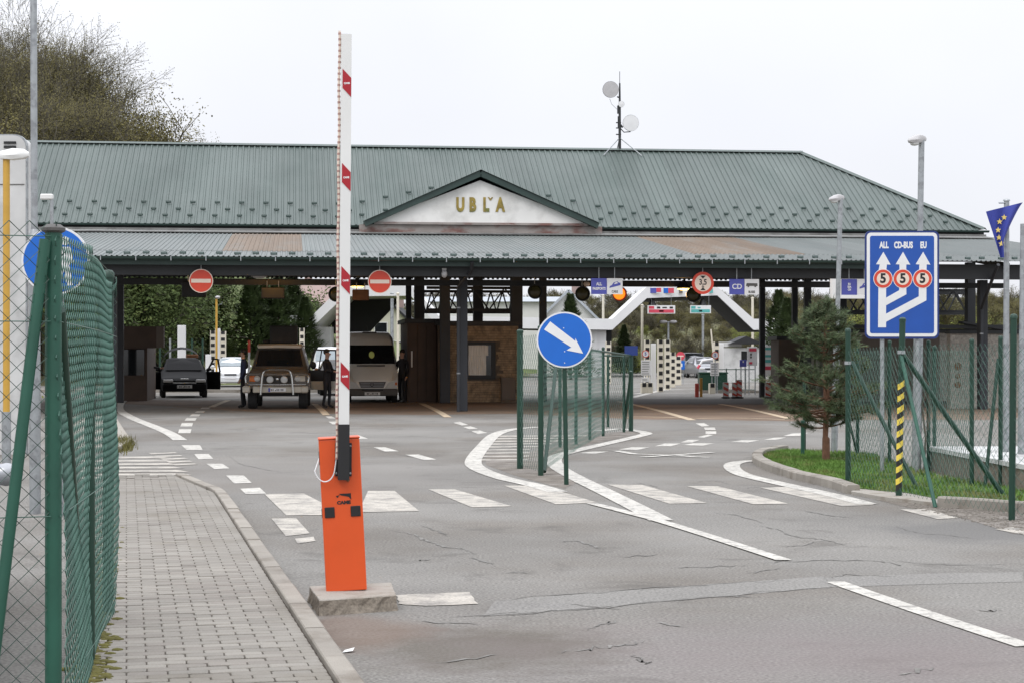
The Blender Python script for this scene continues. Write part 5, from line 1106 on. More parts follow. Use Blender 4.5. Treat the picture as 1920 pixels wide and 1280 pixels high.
# cars
kd = 68; t = thing('black_hatchback', 'black hatchback with raised tailgate and open doors at the left booth', 'car', place(346, kd), rad(12)); t.scale = (1.07,)*3
carbody(t, 1.62, 3.9, 'blackp', (.22, .68, .92, .92, 1.40, 1.0, 1.75, 3.2, 3.6))
pl_ = front(t, 1.62, .60, .17, .055, .56, .60, .36, .04, .40, (.25, .50), bmt='blackp'); plate_marks(pl_, .40, -.1125)
m = MB(); m.rbox(-.14, .14, -.05, -.03, .66, .69, .005); m.build('badge', 'chrome', t); m = MB(); m.box(-.4, .4, -.035, -.01, .525, .545); m.build('chrome_strip', 'chrome', t)
for s_ in (1, -1):
    for y in (.65, 3.1): wheel(t, s_*.72, y, .29, .17)
    dr = link('door', None, t, (s_*.8, 1.05, 0), (0, 0, rad(-28*s_) if s_ > 0 else rad(28)))
    x0, x1 = (0, .55) if s_ > 0 else (-.55, 0); m = MB(); m.rbox(x0, x1, -.03, .03, .28, .92, .03, 0, 2); m.build('door_panel', 'blackp', dr)
    m = MB(); m.beam((s_*.02, 0, .9), (s_*.28, 0, 1.36), .05, .05, 0, (0, 1, 0)); m.beam((s_*.26, 0, 1.36), (s_*.46, 0, 1.35), .05, .05); m.beam((s_*.45, 0, 1.36), (s_*.53, 0, .9), .05, .05, 0, (0, 1, 0)); m.build('door_frame', 'blackp', dr); m = MB(); m.ell((s_*.12, -.1, .98), .09, .05, .06); m.build('mirror', 'blackp', dr)
m = MB(); n = 14; vs = []
for i in range(n+1): a = math.pi*i/n; vs += [(.74*math.cos(a), 3.35, 1.18+.52*math.sin(a)), (.70*math.cos(a), 3.75, 1.24+.55*math.sin(a))]
m.add(vs, [(2*i, 2*i+2, 2*i+3, 2*i+1) for i in range(n)], 0, True); m.build('raised_tailgate', 'rust' if False else 'blackp', t)
m = MB(); m.rbox(.15, .6, 3.2, 3.3, 1.38, 1.52, .02); m.build('boot_trim', 'rust', t)
hd = 90; t = thing('white_car', 'small white car waiting behind the canopy left of the off-roader', 'car', place(432, hd), rad(6)); carbody(t, 1.66, 3.9, 'whitep', (.2, .72, .98, .95, 1.48, .75, 1.5, 3.5, 3.8)); front(t, 1.66, .66, .16, .07, .6, .62, .3, .04, .45, (.25, .52), bmt='whitep')
for s_ in (1, -1):
    for y in (.7, 3.2): wheel(t, s_*.74, y, .3, .17)
quadp(t, 'screen_reflection', [(-.64, .82, 1.03), (.64, .82, 1.03), (.54, 1.42, 1.38), (-.54, 1.42, 1.38)], 'glasslight', .03) if False else None
bpy.data.objects[[c.name for c in t.children if c.name.startswith('windscreen')][0]].data.materials[0] = M['glasslight']
t = thing('white_van', 'white panel van behind the open door of the brown off-roader', 'van', place(622, 88), rad(6)); m = MB(); m.loft([(0, rv(.36, .70, .78, .80, .83, .6)), (.08, rv(.3, .82, .95, .84, .87, .66)), (.68, rv(.28, 1.05, 1.28, .86, .9, .8)), (1.3, rv(.28, 1.1, 1.86, .86, .93, .80)), (1.6, rv(.28, 1.1, 1.98, .86, .93, .78)), (5.2, rv(.28, 1.1, 2.0, .86, .93, .78)), (5.4, rv(.35, 1.1, 1.9, .84, .9, .72))]); m.build('body', 'whitep', t)
quadp(t, 'windscreen', [(-.80, .70, 1.30), (.80, .70, 1.30), (.755, 1.24, 1.78), (-.755, 1.24, 1.78)], 'glasslight', .03); front(t, 1.75, .66, .16, .07, .6, .62, .3, .04, .45, (.25, .52))
for s_ in (1, -1):
    for y in (.8, 4.0): wheel(t, s_*.78, y, .32, .19)
t = thing('dark_car', 'dark red car mostly hidden by the barrier boom', 'car', place(640, 72), rad(8)); carbody(t, 1.7, 4.2, 'rust', (.22, .72, .95, .95, 1.42, 1.1, 1.8, 3.3, 3.8)); front(t, 1.7, .62, .17, .06, .58, .62, .34, .05, .42, (.25, .52), bmt='blackp')
for s_ in (1, -1):
    for y in (.7, 3.3): wheel(t, s_*.74, y, .3, .18)
bpy.data.objects[[c.name for c in t.children if c.name.startswith('body')][0]].data.materials[0] = M['greyplast']
t = thing('dark_pickup', 'dark grey pickup waiting beyond the checkered posts in the white archway', 'car', place(1312, 128), rad(8)); carbody(t, 1.85, 5.0, 'silverp', (.3, .95, 1.12, 1.1, 1.72, 1.2, 1.9, 4.3, 4.7)); front(t, 1.85, .82, .18, .09, .64, .82, .42, .09, .5, (.36, .66))
for s_ in (1, -1):
    for y in (.8, 3.9): wheel(t, s_*.8, y, .38, .24)
t = thing('silver_car', 'silver car standing behind the striped boom in the white archway', 'car', place(1332, 122), rad(8)); carbody(t, 1.75, 4.3, 'silverp', (.25, .72, .95, .95, 1.44, 1.1, 1.8, 3.4, 3.9)); front(t, 1.75, .64, .18, .06, .6, .64, .36, .05, .44, (.28, .54), bmt='silverp')
for s_ in (1, -1):
    for y in (.75, 3.4): wheel(t, s_*.76, y, .31, .19)
t = thing('parked_car', 'silver parked car partly cut by the left edge behind the near fence', 'car', (-3.36, 8.5, 0), rad(15.4)); carbody(t, 1.72, 4.2, 'silverp', (.22, .70, .93, .93, 1.43, 1.1, 1.8, 3.3, 3.8)); front(t, 1.72, .64, .18, .075, .6, .62, .34, .05, .42, (.25, .52), bmt='silverp')
for s_ in (1, -1):
    for y in (.75, 3.3): wheel(t, s_*.75, y, .31, .19)

# ================================================================ PEOPLE
def person(label, loc, rz, top, legs, hairm='hair', pose=0, sc=1.0, cap_=None):
    t = thing('person', label, 'person', (*loc, 0), rz)
    # vertices: (pos, radius)
    a = .10 if pose == 0 else .0
    V = [((0, 0, .95), .125), ((0, .0, 1.15), .12), ((0, .01, 1.34), .135), ((0, .01, 1.46), .07), ((0, -.005, 1.54), .056), ((0, -.02, 1.62), .088), ((0, -.02, 1.72), .078)]
    E = [(0, 1), (1, 2), (2, 3), (3, 4), (4, 5), (5, 6)]
    def ch(root, pts):
        p = root
        for q, r in pts: V.append((q, r)); E.append((p, len(V)-1)); p = len(V)-1
        return p
    for s_ in (1, -1):
        ch(0, [((s_*.095, 0, .86), .088), ((s_*.11, -.02-.02*s_, .48), .06), ((s_*.12, .03-.04*s_, .09), .045), ((s_*.13, -.12-.04*s_, .035), .034)])
        if pose == 0: arm = [((s_*.185, .01, 1.40), .06), ((s_*.235, .02, 1.14), .046), ((s_*.24, -.08, .90), .034), ((s_*.235, -.11, .83), .026)]
        else: arm = [((s_*.185, .01, 1.40), .06), ((s_*.25, -.06, 1.16), .046), ((s_*.17, -.29, 1.12), .034), ((s_*.155, -.36, 1.12), .026)]
        h = ch(2, arm); hp = Vector(arm[-1][0]); dirv = (hp-Vector(arm[-2][0])).normalized()
        for k in range(4):
            o = Vector((0, .018*(k-1.5), 0)) if pose == 0 else Vector((0, 0, .018*(k-1.5)))
            ch(h, [(tuple(hp+o+dirv*.045), .0095), (tuple(hp+o+dirv*(.085+.008*(k in (1, 2)))+Vector((-s_*.012, 0, 0))), .008)])
        ch(h, [(tuple(hp+dirv*.02+Vector((-s_*.035, -.025, 0))), .010), (tuple(hp+dirv*.055+Vector((-s_*.042, -.03, 0))), .0085)])
    me = bpy.data.meshes.new('body'); me.from_pydata([v for v, r in V], E, []); o = link('body', me, t)
    sk = o.modifiers.new('s', 'SKIN'); sk.use_smooth_shade = True
    for i, (v, r) in enumerate(V): me.skin_vertices[0].data[i].radius = (r, r*.8 if i in (0, 1, 2) else r)
    me.skin_vertices[0].data[0].use_root = True
    sb = o.modifiers.new('d', 'SUBSURF'); sb.levels = 1; sb.render_levels = 1
    dg = bpy.context.evaluated_depsgraph_get(); nm = bpy.data.meshes.new_from_object(o.evaluated_get(dg)); o.modifiers.clear(); o.data = nm; nm.name = 'body'
    nm.materials.clear()
    for mm_ in (top, legs, 'skin', 'blackr'): nm.materials.append(M[mm_])
    hz = .86 if pose == 0 else 1.2
    for p in nm.polygons:
        c = p.center; i = 0
        if c.z > 1.50: i = 2
        elif pose == 0 and abs(c.x) > .2 and c.z < .885: i = 2
        elif pose == 1 and c.y < -.31: i = 2
        elif c.z < .09: i = 3
        elif c.z < .93 and abs(c.x) < .215: i = 1
        p.material_index = i
    m = MB(); m.ell((0, .012, 1.715), .10, .105, .10, 14, 8); m.v = [(x, y, z if y > -.03 or z > 1.72 else 1.72) for x, y, z in m.v]; m.build('hair', hairm if not cap_ else cap_, t)
    for s_ in (1, -1): m = MB(); m.ell((s_*.034, -.105, 1.665), .010, .008, .007, 6, 4); m.build('eye', 'black', t); m = MB(); m.ell((s_*.092, -.015, 1.655), .014, .025, .034, 6, 5); m.build('ear', 'skin', t)
    m = MB(); m.ell((0, -.118, 1.64), .014, .022, .024, 8, 5); m.build('nose', 'skin', t); m = MB(); m.ell((0, -.108, 1.595), .026, .01, .007, 8, 4); m.build('mouth', 'rust', t)
    t.scale = (sc,)*3; return t
p = (X(284, 67), 67.0); bpy.data.objects[[c.name for c in bpy.data.objects['black_hatchback'].children if c.name.startswith('windscreen')][0]].data.materials[0] = M['blackp']
person('person in dark clothing standing at the open door of the black hatchback', p, rad(100), 'darkcl', 'darkcl', pose=1)
p = (X(613, 55.3), 55.3); person('person in dark clothing leaning at the open off-roader door', p, rad(70), 'darkcl', 'darkcl', pose=1)
p = (X(456, 55.6), 55.6); person('person in dark blue jacket on the left side of the off-roader', p, rad(-80), 'bluecl', 'darkcl', pose=0)
p = (X(754, 61.8), 61.8); person('person in dark clothing standing between the minibus and the brown booth', p, rad(-30), 'darkcl', 'darkcl', pose=0)
p = (X(240, 64.6), 64.6); person('person in dark clothing in the shade of the dark left booth', p, rad(20), 'darkcl', 'bluecl', pose=0)
# ================================================================ FAR SIDE OF THE CROSSING
def FW(px, d): return X(px, d)
gd = 124.0; GY = rad(6.5)
t = thing('portal_gantry', 'white folded portal roof over the inspection lanes beyond the canopy', 'gantry', (0, gd, 0), 0)
prof = [(540, 592), (585, 592), (645, 533), (770, 533), (822, 592), (1148, 598), (1213, 538), (1345, 538), (1413, 598), (1458, 598)]
def gp(px, py, dd=0): dd = gd+dd+(px-960)*.0045*4; return (X(px, dd), dd-gd, Z(py, dd))
m = MB(); n = len(prof); vs = []; th = [21, 21, 22, 21, 21, 21, 22, 17, 22, 22]
for (px, py), h in zip(prof, th):
    for dy in (0, 9):
        a = gp(px, py); vs += [(a[0], a[1]+dy, a[2]), (a[0], a[1]+dy, a[2]-h*gd/FPX)]
fs = []
for i in range(n-1):
    o, q = i*4, i*4+4; fs += [(o, o+1, q+1, q), (o+2, q+2, q+3, o+3), (o, q, q+2, o+2), (o+1, o+3, q+3, q+1)]
fs += [(0, 2, 3, 1), (n*4-4, n*4-3, n*4-1, n*4-2)]
m.add(vs, fs); m.build('fascia', 'gantry', t)
m = MB(); vs = []
for (px, py), h in zip(prof, th):
    for dy in (.3, 9):
        a = gp(px, py+h); vs.append((a[0], a[1]+dy, a[2]-.012))
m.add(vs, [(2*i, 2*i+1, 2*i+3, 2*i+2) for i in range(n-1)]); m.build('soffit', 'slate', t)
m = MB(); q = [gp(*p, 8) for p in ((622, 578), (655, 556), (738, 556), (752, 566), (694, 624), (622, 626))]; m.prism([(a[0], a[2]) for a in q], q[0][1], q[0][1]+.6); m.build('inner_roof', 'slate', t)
for px in (1129, 1112, 830, 556, 575, 1440): a = gp(px, 610); m = MB(); m.box(a[0]-.32, a[0]+.32, a[1]+.8, a[1]+1.6, 0, a[2]+.2); m.build('pier', 'gantry', t)
for px, w_, c_ in ((1143, .25, 'slate'), (600, .5, 'pale')): a = gp(px, 612); m = MB(); m.box(a[0]-w_, a[0]+w_, a[1]+2, a[1]+4, 0, a[2]); m.build('rear_pier', c_, t)
def plaq(px0, px1, py0, py1, cols, name, label, dd=-.15):
    cx = (px0+px1)/2; a = gp(cx, (py0+py1)/2, dd); tt = thing(name, label, 'sign', (a[0], gd+a[1], a[2])); w_ = (px1-px0)/2*gd/FPX; h_ = (py1-py0)/2*gd/FPX
    m = MB(); m.box(-w_, w_, 0, .08, -h_, h_); m.build('panel', 'signwhite', tt)
    for x0, x1, z0, z1, c_ in cols: m = MB(); m.box(-w_+2*w_*x0, -w_+2*w_*x1, -.02, -.002, -h_+2*h_*z0, -h_+2*h_*z1); m.build('print', c_, tt)
    return tt
plaq(1217, 1240, 540, 550, [(0, .6, 0, 1, 'violet'), (.6, 1, .2, 1, 'pink')], 'banner', 'blue and red banner at the left on the portal fascia'); plaq(1242, 1264, 540, 550, [(0, .5, 0, 1, 'blue2'), (.5, 1, 0, 1, 'pink')], 'banner', 'light blue and red banner in the middle of the portal fascia')
plaq(1272, 1281, 541, 552, [(.1, .9, .1, .9, 'taupe')], 'crest', 'small brown crest on the portal fascia'); plaq(1330, 1337, 541, 550, [(.0, 1, .0, 1, 'cyan')], 'banner', 'small green banner at the right on the portal fascia')
tt = plaq(1213, 1267, 572.5, 588.5, [(.05, .24, .58, .9, 'pink'), (.05, .95, .1, .5, 'pink'), (.34, .46, .62, .84, 'black'), (.54, .7, .66, .8, 'black'), (.8, .92, .62, .84, 'black'), (.42, .58, .2, .4, 'signwhite')], 'lane_banner', 'white overhead lane sign with red print below the portal roof'); hang(tt, [-.7, .7], .25, 1.0)
tt = plaq(1293, 1334, 572.5, 588, [(.05, .26, .58, .9, 'cyan'), (.05, .95, .1, .5, 'cyan'), (.36, .5, .66, .8, 'cyan'), (.42, .58, .2, .4, 'signwhite')], 'lane_banner', 'white overhead lane sign with teal print below the portal roof'); hang(tt, [-.6, .6], .25, 1.0)
for px, l in ((1223, 'left'), (1318, 'right')): a = gp(px, 566, .5); tt = thing('portal_lamp', 'dark floodlight below the portal roof above the %s lane banner' % ('red' if px < 1250 else 'teal'), 'floodlight', (a[0], gd+a[1], a[2])); m = MB(); m.lathe([(0, .25), (.12, .2), (.28, -.2), (.3, -.25), (0, -.25)], (0, 0, 0), 'z', 12); m.build('lamp_head', 'black', tt); m = MB(); m.tube([(0, 0, .2), (0, 0, .6)], .03, 5); m.build('stem', 'black', tt)
# checkered posts
m = MB(); m.box(-.5, .5, -.012, -.002, -1, 0); SQ = m.mesh('black_square', 'black')
def checker(px, d, top, w=.26, rowsz=.17, label='', right_only=False, base=0.0, dx=0, plain=False):
    t = thing('checkered_post', label, 'post', (X(px, d), d, 0), rad(4), 'checkered warning posts'); h = Z(top, d); m = MB(); m.rbox(-w/2, w/2, 0, .3, 0, h, .01); m.build('post', 'pillar' if not plain else 'gantry', t)
    if plain: return t
    for i in range(0, int(h/rowsz), 2): o = link('black_square', SQ, t, (0, 0, h-i*rowsz)); o.scale = (w*.68, 1, rowsz)
    return t
for i, (px, d, top, l) in enumerate(((1214, 80, 637, 'leftmost of the tall checkered posts in the archway'), (1239, 79, 637, 'tall checkered post right beside the plain white post'), (1252, 83, 637, 'tall checkered post in front of the twin lamp'), (1262, 89, 660, 'short checkered post leaning behind the tall checkered posts'), (1272, 95, 668, 'far short checkered post left of the blue flagged sign'), (1208, 76, 717, 'low checkered post below the left white notice board'), (1219, 76, 717, 'low checkered post below and right of the left white notice board'), (1344, 84, 641, 'checkered post right of the striped boom'), (1336, 75, 718, 'low checkered post below the right white notice board'), (1141, 100, 640, 'checkered post beside the white portal pier'), (399, 97, 620, 'checkered post left of the white pillar with ochre pole'), (418, 97, 621, 'checkered post right of the white pillar with ochre pole'), (553, 90, 615, 'checkered post above the off-roader roof'), (566, 90, 615, 'checkered post between the off-roader and the grey pier'))): checker(px, d, top, .24 if d < 95 else .3, .17, l)
checker(1226, 80.5, 644, .2, label='plain white post among the tall checkered posts', plain=True); checker(1352, 84.5, 644, .25, label='plain white post right of the striped boom', plain=True); checker(340, 80, 610, .34, label='plain white square pillar behind the black hatchback', plain=True); checker(408, 97, 616, .26, label='plain white pillar between the left checkered posts', plain=True)
checker(390, 85, 664, .24, label='short plain white post left of the white car', plain=True)
def notice(px0, px1, py0, py1, d, name, label, cols=(), bg='signwhite', legs=True, rows=0):
    cx = (px0+px1)/2; t = thing(name, label, 'sign', (X(cx, d), d, 0)); w_ = (px1-px0)/2*d/FPX; z0, z1 = Z(py1, d), Z(py0, d); m = MB(); m.rbox(-w_, w_, 0, .04, z0, z1, .008); m.build('panel', bg, t)
    for x0, x1, a, b_, c_ in cols: m = MB(); m.box(-w_+2*w_*x0, -w_+2*w_*x1, -.012, -.002, z0+(z1-z0)*a, z0+(z1-z0)*b_); m.build('print', c_, t)
    if rows:
        m = MB()
        for i in range(rows): z = z1-(z1-z0)*(i+.7)/(rows+.4); m.box(-w_*.8, w_*.8*R.uniform(.5, 1), -.008, -.002, z-.012, z+.012)
        m.build('print_lines', 'flash', t)
    if legs:
        for x in (-w_*.6, w_*.6): m = MB(); m.tube([(x, .05, 0), (x, .05, z0+.1)], .025, 6); m.build('leg', 'steel', t)
    return t
notice(1202, 1220, 675, 703, 77, 'notice_board', 'white notice board left of the tall checkered posts', rows=6); notice(1203, 1218, 707, 715, 76.8, 'notice_board', 'small white plate under the left white notice board', legs=False, rows=1)
notice(1332, 1348, 679, 704, 76, 'notice_board', 'pale notice board below the right speed disc', rows=5); notice(1401, 1420, 650, 685, 74, 'notice_board', 'white board with red print beside the dark gabled booth', [(.2, .9, .76, .92, 'pink'), (.2, .5, .08, .2, 'pink'), (.3, .45, .55, .65, 'black'), (.3, .45, .4, .5, 'black')])
notice(1432, 1447, 648, 704, 73, 'notice_board', 'tall white board with teal and red stripes beside the taupe booth', [(.1, 1, .86, .94, 'cyan'), (.2, 1, .62, .7, 'cyan'), (.2, 1, .44, .54, 'cyan'), (.1, 1, .2, .32, 'pink')])
notice(1387, 1400, 674, 687, 73.5, 'blue_sign', 'small blue square sign above the striped beacons', [(.4, .6, .6, .85, 'signwhite')], 'violet'); notice(1269, 1284, 676, 692, 100, 'blue_sign', 'blue sign with pale star ring under the red disc', [(.3, .7, .3, .7, 'signwhite')], 'blue2')
def rdisc(px, py, r, d, name, label, num=None, red=False):
    t = thing(name, label, 'road sign', (X(px, d), d, 0)); rr = r*d/FPX; z = Z(py, d); m = MB(); m.tube([(0, .03, 0), (0, .03, z)], .025, 6); m.build('post', 'steel', t); m = MB(); m.disc(0, z, rr, -.02, .0, 0, 24); m.build('rim', 'redsign', t)
    m = MB(); m.disc(0, z, rr*(.8 if not red else .94), -.026, -.022, 0, 24); m.build('face', 'signwhite' if not red else 'pink', t)
    if num: text('lettering', num, rr*1.1, 'violet', t, 0, z, -.028, .006, .001)
    else: m = MB(); m.box(-rr*.7, rr*.7, -.03, -.027, z-rr*.13, z+rr*.13); m.build('bar', 'cream', t)
rdisc(1210.5, 663, 7, 77.3, 'speed_limit_sign', 'small speed limit sign reading 5 left of the tall checkered posts', '5'); rdisc(1341, 665.5, 7, 75.8, 'speed_limit_sign', 'small speed limit sign reading 5 right of the striped boom', '5'); rdisc(1276, 667, 8, 100.3, 'no_entry_sign', 'small faded red no entry disc beyond the checkered posts', None, True)
def beacon(px, py, label, w=11, h=29):
    d = G(0, 746)[1]-.0; t = thing('striped_beacon', label, 'beacon', (X(px, d), d, 0), 0, 'red and white striped beacons at the rear edge'); w_ = w/2*d/FPX; z1 = Z(py, d); m = MB(); m.rbox(-w_, w_, 0, .06, .05, z1, .01); m.build('panel', 'signwhite', t); m = MB(); m.box(-w_*1.3, w_*1.3, -.15, .2, 0, .048); m.build('foot', 'blackr', t)
    for k in range(3):
        z = .12+k*.24; a = [(-w_*.9, z+.1), (-w_*.9, z-.02 if k else z+.0), (w_*.9, z-.12), (w_*.9, z)]
        a = [(x, min(z1-.02, max(.07, q))) for x, q in a]; m = MB(); m.prism(a, -.008, -.002); m.build('red_stripe', 'redsign', t)
beacon(1361, 716, 'striped beacon furthest left at the rear edge of the canopy floor'); beacon(1378, 716, 'striped beacon left of the tallest beacon'); beacon(1386, 711, 'tallest striped beacon, overlapping its neighbour'); beacon(1440, 716, 'striped beacon right of the thin dark column')
d = 69.5; t = thing('boom_barrier', 'small red barrier post with raised boom in the archway', 'barrier', (X(1307, d), d, 0)); m = MB(); m.rbox(-.07, .07, 0, .14, 0, Z(718, d), .01); m.build('cabinet', 'redsign', t); m = MB(); m.rbox(.12, .22, .1, .2, 0, Z(708, d), .01); m.build('side_post', 'ochre', t)
d = 86; t = thing('boom_barrier', 'white raised boom standing left of the right speed disc', 'barrier', (X(1340, d), d, 0)); m = MB(); m.beam((0, 0, .9), (X(1333, d)-X(1340, d), 0, Z(617, d)), .1, .06); m.build('boom', 'pillar', t); m = MB(); m.rbox(-.16, .16, -.1, .2, 0, .95, .02); m.build('cabinet', 'greenpost', t)
d = 88; t = thing('striped_boom', 'lowered white bar with bent red end in front of the dark pickup', 'barrier', (X(1330, d), d, 0)); m = MB(); p = [(1308, 690), (1317, 676), (1338, 672)]; m.tube([(X(x, d)-X(1330, d), 0, Z(y, d)) for x, y in p], .06, 6); m.build('bar', 'signwhite', t); m = MB(); q = [(X(x, d)-X(1330, d), 0, Z(y, d)) for x, y in ((1308, 690), (1312, 684))]; m.tube(q, .07, 6); m.build('red_end', 'pink', t); m = MB(); m.tube([(.25, .1, 0), (.25, .1, 1.45)], .06, 6); m.build('post', 'steel', t)
t = thing('green_container', 'dark green container behind the striped boom', 'container', (X(1326, 80), 80, 0)); m = MB(); m.rbox(-.34, .9, 0, .8, 0, Z(700, 80), .03); m.build('body', 'greenpost', t); m = MB(); m.rbox(-.36, .92, -.02, .82, Z(700, 80)+.002, Z(697, 80), .01); m.build('lid', 'greenpost', t)
d = 78; t = thing('rear_railing', 'thin dark green mesh railing behind the striped beacons', 'fence', (0, d, 0)); m = MB()
for px in range(1330, 1425, 14): m.tube([(X(px, d), 0, 0), (X(px, d), 0, Z(688, d))], .025, 5)
m.build('posts', 'greenpost', t) if False else None
for px in (1345, 1362, 1380, 1398, 1416): m = MB(); m.tube([(X(px, d), 0, 0), (X(px, d), 0, Z(690, d))], .025, 6); m.build('post', 'greenpost', t)
m = MB(); m.tube([(X(1345, d), 0, Z(692, d)), (X(1416, d), 0, Z(692, d))], .02, 5); m.tube([(X(1345, d), 0, Z(730, d)), (X(1416, d), 0, Z(730, d))], .02, 5); m.build('rail', 'greenpost', t)
stuff(mesh_wires((X(1345, d), .02), (X(1416, d), .02), .1, Z(692, d), .12, .003, 3).build('wire_mesh', 'wire', t, fix=False))
d = 105; t = thing('gabled_booth', 'grey booth with dark gabled roof at the right of the archway', 'booth', (X(1398, d), d, 0)); m = MB(); m.box(-1.3, 1.1, 0, 3, 0, Z(652, d)); m.build('wall', 'pale', t); m = MB(); m.prism([(-1.0, Z(645, d)), (1.0, Z(645, d)), (0, Z(630, d))], -.4, 3.2); m.build('gable_roof', 'slate', t); m = MB(); m.box(-.25, .35, -.02, -.002, Z(676, d), Z(658, d)); m.build('window', 'glass', t); m = MB(); m.box(-1.5, -.2, .2, 3, Z(650, d), Z(641, d)); m.build('flat_roof', 'pale', t)
for px, top, base_d, l in ((1204, 572, 140, 'tall thin pole left of the twin lamp seen through the archway'), (1131, 553, 150, 'thin pole behind the amber lane signal'), (1318, 590, 150, 'grey leaning pole right of the twin lamp'), (1411, 558, 145, 'thin pole above the right end of the portal roof'), (1451, 560, 145, 'rightmost thin pole above the portal roof')):
    t = thing('utility_pole', l, 'pole', (X(px, base_d), base_d, 0)); m = MB(); m.tube([(0, 0, 0), (0, 0, Z(top, base_d))], .10, 8); m.lathe([(0, .05), (.13, 0), (.13, -.05)], (0, 0, Z(top, base_d)), 'z', 8); m.build('pole', 'pillar' if px != 1318 else 'steel', t)
d = 130; t = thing('twin_lamp', 'double headed street lamp in the middle of the archway', 'street lamp', (X(1253, d), d, 0)); z = Z(604, d); m = MB(); m.tube([(0, 0, 0), (0, 0, z)], .08, 8); m.tube([(-.3, 0, z), (.3, 0, z)], .04, 6); m.build('pole', 'steel', t)
for s_ in (-1, 1): m = MB(); m.ell((s_*.35, -.1, z+.02), .28, .3, .12, 12, 6); m.build('lamp_head', 'lampwhite', t)
d = 83; t = thing('street_lamp', 'thin ochre lamp pole above the white pillar behind the white car', 'street lamp', (X(406, d+.5), d+.5, 0)); m = MB(); m.tube([(0, 0, 0), (0, 0, Z(560, d))], .05, 8); m.build('pole', 'ochre', t); m = MB(); m.ell((.06, -.05, Z(557, d)), .12, .16, .07); m.build('lamp_head', 'lampwhite', t)
d = 70; t = thing('marker_pole', 'red and white marker pole left of the off-roader roof', 'pole', (X(467, d), d, 0)); m = MB(); m.tube([(0, 0, 0), (0, 0, Z(660, d))], .04, 8); m.build('white_part', 'signwhite', t); m = MB(); m.tube([(0, 0, Z(660, d)), (0, 0, Z(638, d))], .045, 8); m.build('red_part', 'redsign', t)
d = 88; t = thing('rear_left_fence', 'wire fence with grey posts behind the dark left booth', 'fence', (0, d, 0))
for px in (300, 319, 360, 380): m = MB(); m.tube([(X(px, d), 0, 0), (X(px, d), 0, Z(634, d))], .05, 6); m.build('post', 'steel' if px == 319 else 'greenpost', t)
stuff(mesh_wires((X(296, d), .02), (X(384, d), .02), .1, Z(638, d), .12, .004, 3).build('wire_mesh', 'wiredark', t, fix=False))
for px, l in ((735, 'left of two thin white poles behind the minibus'), (746, 'right of two thin white poles behind the minibus')): t = thing('utility_pole', l, 'pole', (X(px, 95), 95, 0)); m = MB(); m.tube([(0, 0, 0), (0, 0, Z(550 if px > 740 else 560, 95))], .09 if px < 740 else .07, 8); m.lathe([(0, .05), (.1, 0), (.1, -.05)], (0, 0, Z(550, 95)), 'z', 8); m.build('pole', 'steel' if px < 740 else 'pillar', t)
# kerb and white edges on the far apron
for q, w_ in (([(1190, 738), (1260, 730), (1345, 728), (1440, 727)], .25), ([(1185, 745), (1225, 735), (1255, 728)], .3), ([(1110, 704), (1190, 702)], .6), ([(1150, 655+34), (1300, 690)], .5)): line('edge_line', q, w_, 'paint', 4)
m = MB(); m.box(-24, -3.2, 77.5, 77.75, 0, .13); m.box(8, 13.5, 76.2, 76.4, 0, .12); struct(m.build('far_kerb', 'kerb'))
# ================================================================ HOUSES
def house(name, label, px0, px1, d, eave_py, ridge_py, wall, roofm, depth=9, gable=True, wins=((.3, .5),), ry=0):
    cx = (px0+px1)/2; w_ = (px1-px0)/2*d/FPX; t = thing(name, label, 'house', (X(cx, d), d, 0), ry); ze, zr = Z(eave_py, d), Z(ridge_py, d)
    m = MB(); m.box(-w_, w_, 0, depth, 0, ze)
    if gable: m.prism([(-w_, ze), (w_, ze), (0, zr-.1)], 0, depth)
    m.build('wall', wall, t); m = MB()
    if gable:
        for s_ in (-1, 1): m.beam((s_*(w_+.4), depth/2, ze-.3), (0, depth/2, zr+.02), depth+1, .18, 0, (0, 0, 1))
    else:
        m.add([(-w_-.4, -.5, ze), (w_+.4, -.5, ze), (w_, depth/2, zr), (-w_, depth/2, zr), (-w_-.4, depth+.5, ze), (w_+.4, depth+.5, ze)], [(0, 1, 2, 3), (3, 2, 5, 4)])
    ro = m.build('roof', roofm, t); m = MB(); m.box(w_*.2, w_*.2+.6, depth/2-.3, depth/2+.3, zr-.5, zr+.7); m.build('chimney', 'tilepink', ro)
    for fx, fz in wins:
        x = -w_+2*w_*fx; z = ze*fz; m = MB(); m.box(x-.55, x+.55, -.06, -.002, z-.6, z+.6); wf = m.build('window', 'housew', t); m = MB(); m.box(x-.47, x+.47, -.08, -.061, z-.52, z+.52); m.build('pane', 'glass', wf)
    return t
house('dark_roofed_house', 'cream house with broad dark roof seen above the minibus', 600, 712, 150, 628, 552, 'housey', 'slate', 9, False, ((.45, .7), (.6, .7), (.75, .7)))
house('cream_house', 'narrow cream gabled house right of the minibus roof', 684, 768, 145, 604, 562, 'housey', 'slate', 12, True, ((.36, .86), (.7, .5)))
house('pink_roofed_house', 'house with pale pink tiled roof behind the conifers', 395, 668, 150, 600, 520, 'pale', 'tilepink', 10, False, ((.2, .6), (.5, .6), (.8, .6)))
house('pale_house', 'pale grey house with light roof left of the thuja', 338, 398, 120, 610, 556, 'pale', 'greyroof', 9, False, ((.3, .5), (.7, .5)))
house('white_hall', 'white hall with pale wall seen between the rear columns', 780, 1075, 158, 566, 552, 'housew', 'greyroof', 14, False, ((.2, .5), (.4, .5), (.9, .5)))
t = house('grey_roofed_hall', 'white hall with steep grey roof behind the blue arrow sign', 1012, 1120, 140, 600, 545, 'housew', 'greyroof', 12, True, ((.3, .5),))
